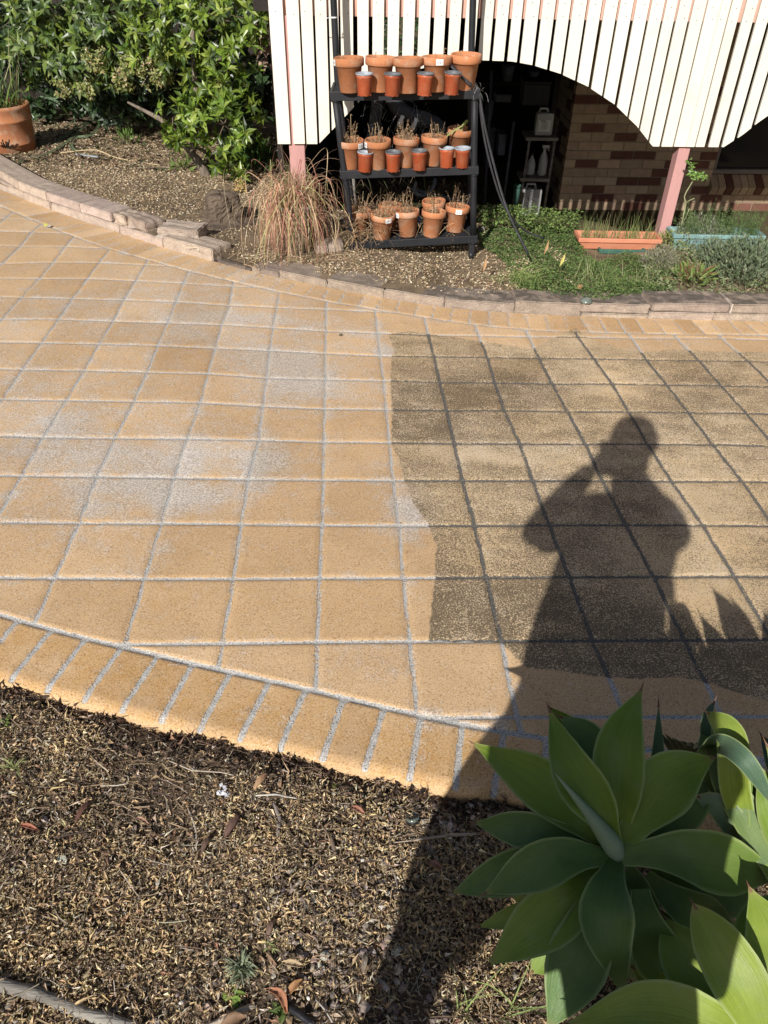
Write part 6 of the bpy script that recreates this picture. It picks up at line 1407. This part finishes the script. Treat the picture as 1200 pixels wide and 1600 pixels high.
cloud('lavender_bush', 1100, 400, 0, .20, .25, 2600, .028, .004, [(.30, .30, .24), (.38, .36, .31), (.20, .22, .15)], 'dry silvery lavender in front of the teal trough', 'herb', 93, dy=.16)
cloud('lavender_bush', 1035, 425, 0, .13, .16, 1300, .03, .004, [(.34, .32, .28), (.28, .28, .18), (.2, .2, .12)], 'withered silvery tuft in front of the coral window box', 'herb', 94, dy=.1)
cloud('leafy_weed', 1082, 445, 0, .10, .09, 90, .10, .022, [(.17, .24, .07), (.24, .30, .10), (.20, .12, .06)], 'dandelion-like rosette behind the chipped kerb block', 'weed', 95, dy=.04, stems=False, up=.3)
cloud('leafy_weed', 1055, 400, 0, .12, .12, 500, .022, .010, [(.24, .28, .08), (.30, .33, .12)], 'yellow-green herb between the silvery tuft and the lavender', 'herb', 96, dy=.16)
cloud('flowering_herb', 775, 345, 0, .11, .16, 800, .020, .013, [(.24, .30, .10), (.30, .36, .14), (.16, .2, .07)], 'pale green leafy herb right of the rack behind the black straps', 'herb', 97, dy=.2)
r = np.random.default_rng(98); c = farz(G(815, 440, .05)); n = 150; bse = c+r.normal(0, .05, (n, 3))*[1.4, 1.2, 0]
p = arcs(bse, rand_dirs(n, 0, r), r.uniform(.05, .22, n), r.uniform(.10, .24, n), r.uniform(.1, .25, n), 9); A = strips(p, np.full((n, 9), .0045)*np.linspace(1, .15, 9), pal(n, [(.24, .33, .10), (.32, .38, .14), (.16, .24, .07), (.5, .45, .25)], (3, 2, 2, .6), .2, r), fold=.3)
tag(np_mesh('grass_tuft', *A[:2], MAT['dull_leaf'], cols=A[2]), 'tuft of long green grass leaning over the kerb right of the rack', 'grass')
r = np.random.default_rng(120)
Q = in_poly_world([(1030, 392), (1230, 385), (1260, 470), (1140, 462), (1010, 463), (1000, 430)], 5200, .06, r); n = len(Q)
P = np.stack([Q[:, 0], Q[:, 1], [bed_far(a, c) for a, c in Q]], 1); hh = np.clip(.08+.07*blobn(Q[:, 0], Q[:, 1], .07, 14), .01, .20); P[:, 2] += hh*r.uniform(.1, 1.1, n)
A = leafset(P, rand_dirs(n, .5, r)+[0, 0, .4], rand_dirs(n, .5, r)+[0, -.3, 1], r.uniform(.012, .045, n), r.uniform(.004, .013, n), pal(n, [(.19, .24, .11), (.26, .29, .17), (.12, .17, .06), (.33, .30, .19), (.26, .22, .14)], (3, 3, 2, 1.5, 1), .22, r), fold=.15)
tag(np_mesh('mixed_ground_cover', *A[:2], MAT['dull_leaf'], cols=A[2]), 'mixed grey-green weeds and dry stems filling the bed at the right', 'ground cover', kind='stuff')
for px, py, sd_, lab in ((1010, 440, 130, 'wispy green grass between the ground cover and the silvery tuft'), (1130, 405, 131, 'tall dry grass stalks in front of the teal trough'), (925, 440, 132, 'thin pale grass sprouting from the middle of the ground cover')):
    r = np.random.default_rng(sd_); c = farz(G(px, py, .05)); n = 60; bse = c+r.normal(0, .05, (n, 3))*[1.5, 1, 0]
    p = arcs(bse, rand_dirs(n, 0, r), r.uniform(.03, .13, n), r.uniform(.10, .27, n), r.uniform(.02, .15, n), 8); A = strips(p, np.full((n, 8), .0032)*np.linspace(1, .2, 8), pal(n, [(.28, .34, .13), (.42, .40, .24), (.18, .24, .08)], (3, 2, 2), .2, r), fold=.3)
    tag(np_mesh('grass_tuft', *A[:2], MAT['dull_leaf'], cols=A[2]), lab, 'grass')
def far_leaf(px, py, ang, ln, wd_, col, label, off=.12, name='fallen_leaf'):
    p = G(px, py, off); V_ = []; T_ = np.array([math.cos(ang), 0.25*math.sin(ang), math.sin(ang)]); 
    A_ = leafset(p[None], T_[None], np.array([[0.1, -1, .5]]), ln, wd_, np.array([col]), fold=.15, droop=.1); o = np_mesh(name, *A_[:2], MAT['straw'], cols=A_[2]); md = o.modifiers.new('t', 'SOLIDIFY'); md.thickness = .001
    return tag(o, label, 'dead leaf')
far_leaf(874, 417, 1.2, .09, .022, (.55, .48, .15), 'upright yellow leaf stuck in the ground cover')
far_leaf(850, 398, 1.3, .10, .020, (.42, .26, .12), 'upright brown leaf behind the yellow one in the ground cover')
far_leaf(755, 425, 1.4, .09, .02, (.50, .30, .15), 'tan leaf standing at the left edge of the ground cover')
far_leaf(900, 450, 0.3, .05, .03, (.45, .25, .12), 'orange-brown leaf on the ground cover near the kerb', off=.09)
far_leaf(68, 352, .2, .035, .03, (.50, .50, .12), 'small yellow leaf on the paving beside the left kerb', off=.02)
for px, py, o_, lab in ((752, 360, .06, 'grey wooden peg end beside the right foot of the rack'),):
    b = MB(); b.box(G(px, py, o_), .04, .05, .06, .2, bev=.006); tag(b.build('timber_peg', MAT['grey_timber']), lab, 'peg')

# big terracotta pot with strappy plant at far left
c = farz(G(3, 239, .05)); c[1] += .2; c[2] = bed_far(c[0], c[1])-.01
t = empty('terracotta_planter', c, 'large round terracotta pot with a strappy green plant at the left edge', 'plant pot')
b = MB(); b.lathe([(.0001, 0), (.20, 0), (.212, .01), (.222, .09), (.226, .093), (.226, .10), (.223, .103), (.238, .27), (.243, .275), (.243, .29), (.239, .295), (.245, .36), (.252, .375), (.25, .40), (.232, .40), (.225, .34), (.0001, .34)], c, 48); b.build('pot_body', MAT['terracotta'], t)
b = MB()
for k in range(7): b.tube([c+[.03+.012*k, -.236, .10], c+[.02+.02*k, -.247, .12+.02*(k % 3)]], .006, 5)
b.build('rim_ornament', MAT['dark_timber'], t)
r = np.random.default_rng(101); n = 130; bse = c+np.array([0, 0, .36])+r.normal(0, .09, (n, 3))*[1, 1, 0]
p = arcs(bse, rand_dirs(n, 0, r), r.uniform(.05, .35, n), r.uniform(.25, .8, n), r.uniform(0, .55, n), 9); A = strips(p, np.full((n, 9), .014)*np.linspace(1, .15, 9)*r.uniform(.5, 1.2, (n, 1)), pal(n, [(.10, .18, .05), (.16, .25, .07), (.30, .30, .14), (.22, .17, .10)], (4, 3, 1, 1), .25, r), fold=.3); np_mesh('blades', *A[:2], MAT['leaf'], t, cols=A[2])
def straps(name, label, lst, col, wd_, cat='strappy plant', o_=.05):
    P_ = np.array([bez([G(a, c_, o_+h_) for a, c_, h_ in l], 14) for l in lst]); nn = len(P_)
    A_ = strips(P_, np.full((nn, 15), wd_)*np.interp(np.linspace(0, 1, 15), [0, .2, .6, 1], [.7, 1, .9, .1]), np.tile(np.array(col), (nn, 1))*rng.uniform(.8, 1.2, (nn, 1)), nrm=np.broadcast_to(np.array([0, -.6, .9]), (nn, 15, 3)), fold=.3)
    return tag(np_mesh(name, *A_[:2], MAT['leaf'], cols=A_[2]), label, cat)
straps('strappy_plant', 'fallen grey-green strap leaves lying on the mulch right of the large pot', [[(170, 178, .05), (140, 192, .05), (105, 222, .03), (70, 242, .01), (40, 246, .01)], [(160, 180, .06), (120, 200, .04), (90, 222, .02), (62, 226, .01)], [(160, 185, .05), (145, 210, .05), (118, 216, .03), (112, 230, .02), (128, 240, .01), (150, 240, .01)], [(170, 172, .1), (130, 178, .1), (100, 200, .05)]], (.16, .20, .12), .035)
straps('strappy_plant', 'upright pale strap leaf hanging in front of the hedge', [[(108, 120, .3), (112, 160, .2), (118, 196, .03)], [(60, 150, .25), (90, 160, .3), (110, 185, .1)], [(60, 143, .35), (85, 155, .28), (108, 140, .4)]], (.20, .28, .17), .03)
for pl, rd, col, lab in (([(95, 240), (150, 241), (185, 249), (250, 258)], .008, (.62, .5, .3), 'long pale dry stem lying on the mulch'), ([(120, 247), (155, 250)], .014, (.33, .37, .38), 'short grey slat lying on the mulch below the strap leaves'), ([(215, 265), (250, 260), (275, 262)], .005, (.5, .42, .28), 'thin dry twig right of the long pale stem')):
    b = MB(); b.tube(bez([farz(G(a, c_, .05))+[0, 0, .02] for a, c_ in pl], 12), rd, 7, col=col, flat=.6); tag(b.build('dry_stick', MAT['straw']), lab, 'stem')
cloud('leafy_weed', 200, 225, 0, .07, .12, 26, .13, .02, [(.14, .22, .06)], 'small strappy seedling under the hedge', 'weed', 103, stems=False)
cloud('leafy_weed', 290, 262, 0, .10, .06, 40, .10, .022, [(.13, .2, .05), (.2, .26, .08)], 'low green leaves at the foot of the leaning trunk', 'weed', 104, stems=False, up=.2)

# ================================================================== HEDGE AND SHRUBS
def shrub(name, label, cat, blobs, dens, ln, wd_, cols, wts, seed, ros=True, trunk=None, mat='leaf', base=None):
    """blobs: (px, py, Y, radius) ; leaves in little whorls at twig ends"""
    r = np.random.default_rng(seed); cen = [AT(a, c_, Y) for a, c_, Y, q in blobs]
    bc = base if base is not None else (cen[-1][0], cen[-1][1], bed_far(cen[-1][0], cen[-1][1]))
    t = empty(name, bc, label, cat); parts = []; tw = []
    for c, (a, c_, Y, rad) in zip(cen, blobs):
        nt = int(dens*rad*rad*1.0)+6
        d = unit(r.normal(0, 1, (nt, 3))); rr_ = rad*r.uniform(.35, 1.05, nt)**.6
        tips = c+d*rr_[:, None]*[1.1, .9, 1]
        axis = unit(d+[0, -.5, .35]+r.normal(0, .35, (nt, 3)))
        k_ = 8 if ros else 5
        for q in range(k_):
            ph = 2*PI*q/k_+r.uniform(-.35, .35, nt); e1 = unit(np.cross(axis, [0.3, .2, 1.0])); e2 = np.cross(axis, e1)
            rad_d = e1*np.cos(ph)[:, None]+e2*np.sin(ph)[:, None]; T_ = unit(rad_d+axis*r.uniform(.2, .9, nt)[:, None])
            bse = tips+(0 if ros else 1)*axis*(r.uniform(-.06, .02, nt)[:, None])
            parts.append(leafset(bse, T_, axis+r.normal(0, .15, (nt, 3)), ln*r.uniform(.6, 1.15, nt), wd_*r.uniform(.75, 1.15, nt), pal(nt, cols, wts, .22, r), fold=.14, droop=.18))
        for q in range(0, nt, 3): tw.append(np.stack([tips[q]*u+(c+(tips[q]-c)*.1)*(1-u) for u in np.linspace(0, 1, 5)]))
    tw = np.array(tw); parts.append(strips(tw, np.full(tw.shape[:2], .007), np.tile([.22, .17, .12], (len(tw), 1)), fold=.5))
    A_ = merge(parts); np_mesh('foliage', *A_[:2], MAT[mat], t, cols=A_[2])
    if trunk:
        b = MB()
        for pts, r0, r1_ in trunk:
            q = bez([np.array(p) for p in pts], 16); b.tube(q, list(np.linspace(r0, r1_, 17)), 10)
        b.build('trunk', MAT['bark'], t)
    return t
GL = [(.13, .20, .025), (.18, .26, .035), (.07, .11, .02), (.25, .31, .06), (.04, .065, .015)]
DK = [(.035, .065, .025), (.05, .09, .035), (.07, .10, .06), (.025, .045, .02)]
bt = farz(G(325, 272, .05))
shrub('broadleaf_shrub', 'glossy light green broadleaf shrub with a leaning trunk, left of the slat screen', 'shrub',
      [(330, 20, 7.2, .32), (250, 20, 7.4, .32), (390, 30, 7.0, .20), (295, 75, 7.1, .28), (360, 90, 7.0, .24), (240, 70, 7.3, .22), (345, 140, 6.9, .20), (385, 170, 6.8, .12), (300, 165, 6.8, .12), (270, 182, 6.75, .10), (350, 195, 6.7, .15), (382, 212, 6.6, .09), (345, 240, 6.55, .11), (300, 205, 6.6, .09), (365, 262, 6.5, .07), (275, 210, 6.6, .07)],
      470, .105, .036, GL, (3, 3, 3, 2.2, 1.5), 111, True,
      [([bt+[0, 0, -.03], AT(312, 255, 6.85), AT(300, 240, 6.9), AT(262, 195, 6.95), AT(235, 178, 7.05), AT(200, 160, 7.2)], .045, .010), ([AT(300, 240, 6.9), AT(305, 200, 6.95), AT(308, 160, 7.0), AT(304, 115, 7.05), AT(300, 40, 7.1)], .032, .02), ([AT(306, 170, 7.0), AT(330, 120, 7.05), AT(360, 60, 7.1)], .02, .01)], base=bt)
shrub('mixed_shrub', 'dense shrub with mid-green pointed leaves filling the top left corner', 'shrub', [(30, 20, 8.0, .42), (100, 15, 7.9, .40), (170, 20, 7.8, .36), (80, 70, 7.8, .32), (150, 80, 7.7, .30), (210, 60, 7.6, .25), (20, 80, 8.1, .3), (200, 110, 7.5, .16), (120, 115, 7.6, .2)], 330, .12, .040, [(.11, .17, .035), (.17, .23, .04), (.07, .11, .04), (.20, .25, .09), (.045, .07, .025)], (3, 2, 3, 1.5, 3), 112, True)
shrub('small_leaved_shrub', 'small-leaved yellowish shrub low in the middle of the hedge', 'shrub', [(235, 112, 7.2, .13), (205, 95, 7.3, .11), (255, 120, 7.15, .09), (150, 95, 7.4, .12), (190, 125, 7.2, .10), (100, 135, 7.5, .12), (135, 140, 7.3, .08)], 3400, .035, .019, [(.38, .34, .14), (.24, .26, .08), (.44, .33, .20), (.14, .18, .05)], (2, 3, 1, 2), 113, False)
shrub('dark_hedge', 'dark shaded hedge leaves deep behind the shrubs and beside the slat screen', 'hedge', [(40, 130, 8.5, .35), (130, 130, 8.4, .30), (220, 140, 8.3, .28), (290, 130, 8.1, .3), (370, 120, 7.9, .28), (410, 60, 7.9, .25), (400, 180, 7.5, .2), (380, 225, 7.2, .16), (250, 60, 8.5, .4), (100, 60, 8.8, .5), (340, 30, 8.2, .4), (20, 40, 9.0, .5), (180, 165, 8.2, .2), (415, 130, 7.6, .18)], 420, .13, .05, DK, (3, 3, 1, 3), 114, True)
cloud('broadleaf_clump', 395, 282, 0, .13, .22, 180, .13, .035, [(.05, .10, .03), (.08, .15, .04), (.04, .07, .02)], 'dark strappy leaf clump between the shrub foot and the grass clump', 'plant', 115, dy=.25, mat='leaf')
cloud('broadleaf_clump', 520, 300, 0, .13, .26, 90, .14, .035, [(.06, .12, .03), (.09, .17, .04)], 'green broad leaves behind the drooping grass beside the rack', 'plant', 116, dy=.3, mat='leaf')
cloud('dried_flower_head', 372, 305, 0, .05, .13, 170, .02, .014, [(.55, .42, .20), (.48, .33, .15)], 'tan dried flower head at the left of the drooping grass', 'flower head', 117, dy=.1)
r = np.random.default_rng(118); n = 26; P = np.array([AT(r.uniform(404, 424), r.uniform(30, 100), 7.2) for _ in range(n)])
A = leafset(P, rand_dirs(n, .8, r), rand_dirs(n, .5, r)+[0, -1, 0], .14, .05, pal(n, [(.26, .17, .13), (.34, .23, .18)], (1, 1), .2, r), fold=.2, droop=.3); tag(np_mesh('withered_leaves', *A[:2], MAT['straw'], cols=A[2]), 'withered brown leaves in the gap beside the slat screen', 'dead leaves')
b = MB()
for k in range(44):
    xk = -5.2+k*0.10; b.box((xk, 9.45+random.uniform(-.004, .004), .8), .092, .018, 2.3+random.uniform(-.02, .02), col=(1, 1, 1))
b.box((-3.05, 9.49, .3), 4.4, .04, .08); b.box((-3.05, 9.49, 1.5), 4.4, .04, .08)
tag(b.build('timber_fence', MAT['dark_timber']), 'dark paling fence hidden behind the hedge', 'fence')
# shady leaf litter floor under the hedge
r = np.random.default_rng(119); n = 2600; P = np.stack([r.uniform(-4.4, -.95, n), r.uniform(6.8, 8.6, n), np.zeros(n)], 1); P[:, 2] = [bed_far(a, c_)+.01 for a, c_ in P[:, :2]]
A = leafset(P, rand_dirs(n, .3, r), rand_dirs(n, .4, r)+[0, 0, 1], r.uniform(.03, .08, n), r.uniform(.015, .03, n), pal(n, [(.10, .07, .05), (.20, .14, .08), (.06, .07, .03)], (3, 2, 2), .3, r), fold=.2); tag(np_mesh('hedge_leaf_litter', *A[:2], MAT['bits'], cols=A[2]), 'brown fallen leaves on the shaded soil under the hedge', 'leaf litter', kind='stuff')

# ================================================================== THE PERSON WHOSE SHADOW FALLS ON THE PAVING
pg = empty('person', (0.02, -0.22, bed_near(0.0, -0.22)), 'person casting the long shadow, raising a phone to the face with both hands', 'person')
def skin_body(name, verts, edges, radii, mat, sub=2, root=0):
    me = bpy.data.meshes.new(name); me.from_pydata([tuple(v) for v in verts], edges, []); me.update()
    o = link(name, me, mat, pg); o.modifiers.new('skin', 'SKIN'); s = o.modifiers.new('sub', 'SUBSURF'); s.levels = s.render_levels = sub
    for i, rr_ in enumerate(radii): d = me.skin_vertices[0].data[i]; d.radius = rr_ if hasattr(rr_, '__len__') else (rr_, rr_); d.use_root = (i == root)
    return o
gzn = bed_near(0, -.22)
bv = [(0.02, -.22, .98), (0.02, -.22, 1.12), (0.02, -.225, 1.28), (0.02, -.23, 1.44), (0.02, -.225, 1.56), (0.02, -.21, 1.66), (0.018, -.195, 1.76), (0.016, -.185, 1.86), (0.016, -.185, 1.915),
      (-.11, -.225, .93), (-.228, -.20, .52), (-.215, -.24, .06), (-.22, -.20, gzn+.035), (-.23, -.07, gzn+.03),
      (.15, -.225, .93), (.21, -.20, .52), (.23, -.24, .06), (.235, -.20, gzn+.035), (.25, -.07, gzn+.03),
      (-.15, -.235, 1.52), (-.285, -.15, 1.385), (-.13, -.085, 1.575), (-.085, -.060, 1.635),
      (.19, -.235, 1.50), (.285, -.15, 1.38), (.12, -.085, 1.58), (.07, -.06, 1.61)]
be = [(0, 1), (1, 2), (2, 3), (3, 4), (4, 5), (5, 6), (6, 7), (7, 8), (0, 9), (9, 10), (10, 11), (11, 12), (12, 13), (0, 14), (14, 15), (15, 16), (16, 17), (17, 18), (3, 19), (19, 20), (20, 21), (21, 22), (3, 23), (23, 24), (24, 25), (25, 26)]
brd = [(.165, .12), (.15, .11), (.165, .12), (.15, .11), .062, .068, .088, .09, .055, .095, .070, .058, .045, .035, .095, .070, .058, .045, .035, .072, .060, .050, .034, .072, .058, .045, .032]
skin_body('body', bv, be, brd, MAT['skin'])
# clothes
skin_body('shirt', [(0.02, -.22, .86), (0.02, -.225, 1.25), (0.02, -.23, 1.42), (0.02, -.228, 1.53), (-.15, -.235, 1.52), (-.27, -.165, 1.40), (.19, -.235, 1.52), (.265, -.17, 1.40)], [(0, 1), (1, 2), (2, 3), (2, 4), (4, 5), (2, 6), (6, 7)], [(.285, .17), (.205, .14), (.175, .13), (.085, .08), .092, .082, .092, .085], MAT['cloth'])
skin_body('shorts', [(0.02, -.22, 1.02), (0.02, -.22, .92), (-.125, -.222, .84), (-.228, -.21, .52), (.165, -.222, .84), (.22, -.21, .52)], [(0, 1), (1, 2), (2, 3), (1, 4), (4, 5)], [(.19, .14), (.25, .14), (.185, .15), (.105, .11), (.175, .15), (.105, .11)], MAT['cloth2'])
b = MB(); b.lathe([(.0001, .105), (.05, .098), (.085, .07), (.104, .02), (.106, -.03), (.09, -.06)], (0.016, -.195, 1.865), 24); o = b.build('hair', MAT['hair'], pg)
b = MB(); hc = np.array([0.017, -.185, 1.82])
b.tube([hc+[0, .085, .01], hc+[0, .112, -.025], hc+[0, .10, -.035]], [.010, .014, .012], 8); b.tube([hc+[-.025, .082, -.07], hc+[0, .09, -.068], hc+[.025, .082, -.07]], [.004, .008, .004], 8)
for s_ in (-1, 1):
    b.lathe([(.0001, .012), (.010, .008), (.012, 0), (.008, -.01)], hc+[s_*.034, .072, .02], 12); b.tube([hc+[s_*.09, 0, .03], hc+[s_*.104, -.01, .005], hc+[s_*.09, 0, -.03]], [.010, .016, .008], 8)
b.build('face', MAT['skin'], pg)
for s_ in (-1, 1):
    b = MB(); fx = -.22 if s_ < 0 else .24; b.tube([(fx, -.29, gzn+.035), (fx, -.2, gzn+.045), (fx+.005*s_, -.08, gzn+.035), (fx+.01*s_, -.01, gzn+.025)], [.045, .05, .045, .03], 14, flat=.75); b.build('shoe', MAT['dark_plastic'], pg)
bg_ = empty('added_shade_bag', (0.28, -0.20, 0.78), 'unseen bag shape added at the hip of the person to widen the shadow over the agave', 'bag')  # bag shape added out of view to cast shade on the agave leaves
b = MB(); b.box((0.27, -0.20, 0.93), 0.13, 0.10, 0.34, bev=0.03); b.build('shade_bag_body', MAT['cloth2'], bg_)
b = MB(); b.tube([(0.27, -0.20, 1.09), (0.235, -0.235, 1.28), (0.14, -0.26, 1.50), (0.06, -0.25, 1.56)], 0.012, 8); b.build('strap', MAT['cloth2'], bg_)
# phone just behind the lens, hands round it
pc = CP-_F*0.012-_X*0.028-_U*0.058
ph_ = empty('phone', pc, 'phone held up in front of the face of the person casting the shadow', 'phone')
b = MB(); b.box(pc, .074, .150, .008, ax=(_X, _U, _F), bev=.003); b.build('phone_body', MAT['dark_plastic'], ph_)
b = MB(); b.box(pc-_F*.0048, .068, .142, .001, ax=(_X, _U, _F)); b.build('screen', MAT['glass'], ph_)
def hand(side, wrist):
    s_ = -1 if side < 0 else 1
    palm = pc+_X*s_*.050-_U*.045-_F*.012
    vs = [wrist, palm-_U*.01]; es = [(0, 1)]; rs = [.024, (.03, .014)]
    for k in range(4):
        kb = pc+_X*s_*.052-_U*(.055-.022*k)-_F*.004; k1 = kb+_X*s_*(-.002)+_F*.014; k2 = pc+_X*s_*.030-_U*(.057-.022*k)+_F*.014*0+_F*.013
        i = len(vs); ln_f = (.8, 1.0, 1.05, .95)[k]; vs += [kb, k1, k1+(k2-k1)*ln_f]; es += [(1, i), (i, i+1), (i+1, i+2)]; rs += [.0095, .0085, .007]
    i = len(vs); t1 = palm-_F*.018+_U*.01; t2 = pc+_X*s_*.022-_U*.03-_F*.014; vs += [t1, t2]; es += [(1, i), (i, i+1)]; rs += [.011, .008]
    skin_body('hand', vs, es, rs, MAT['skin'], 1, root=1)
hand(-1, np.array([-.085, -.055, 1.635])); hand(1, np.array([.07, -.06, 1.61]))
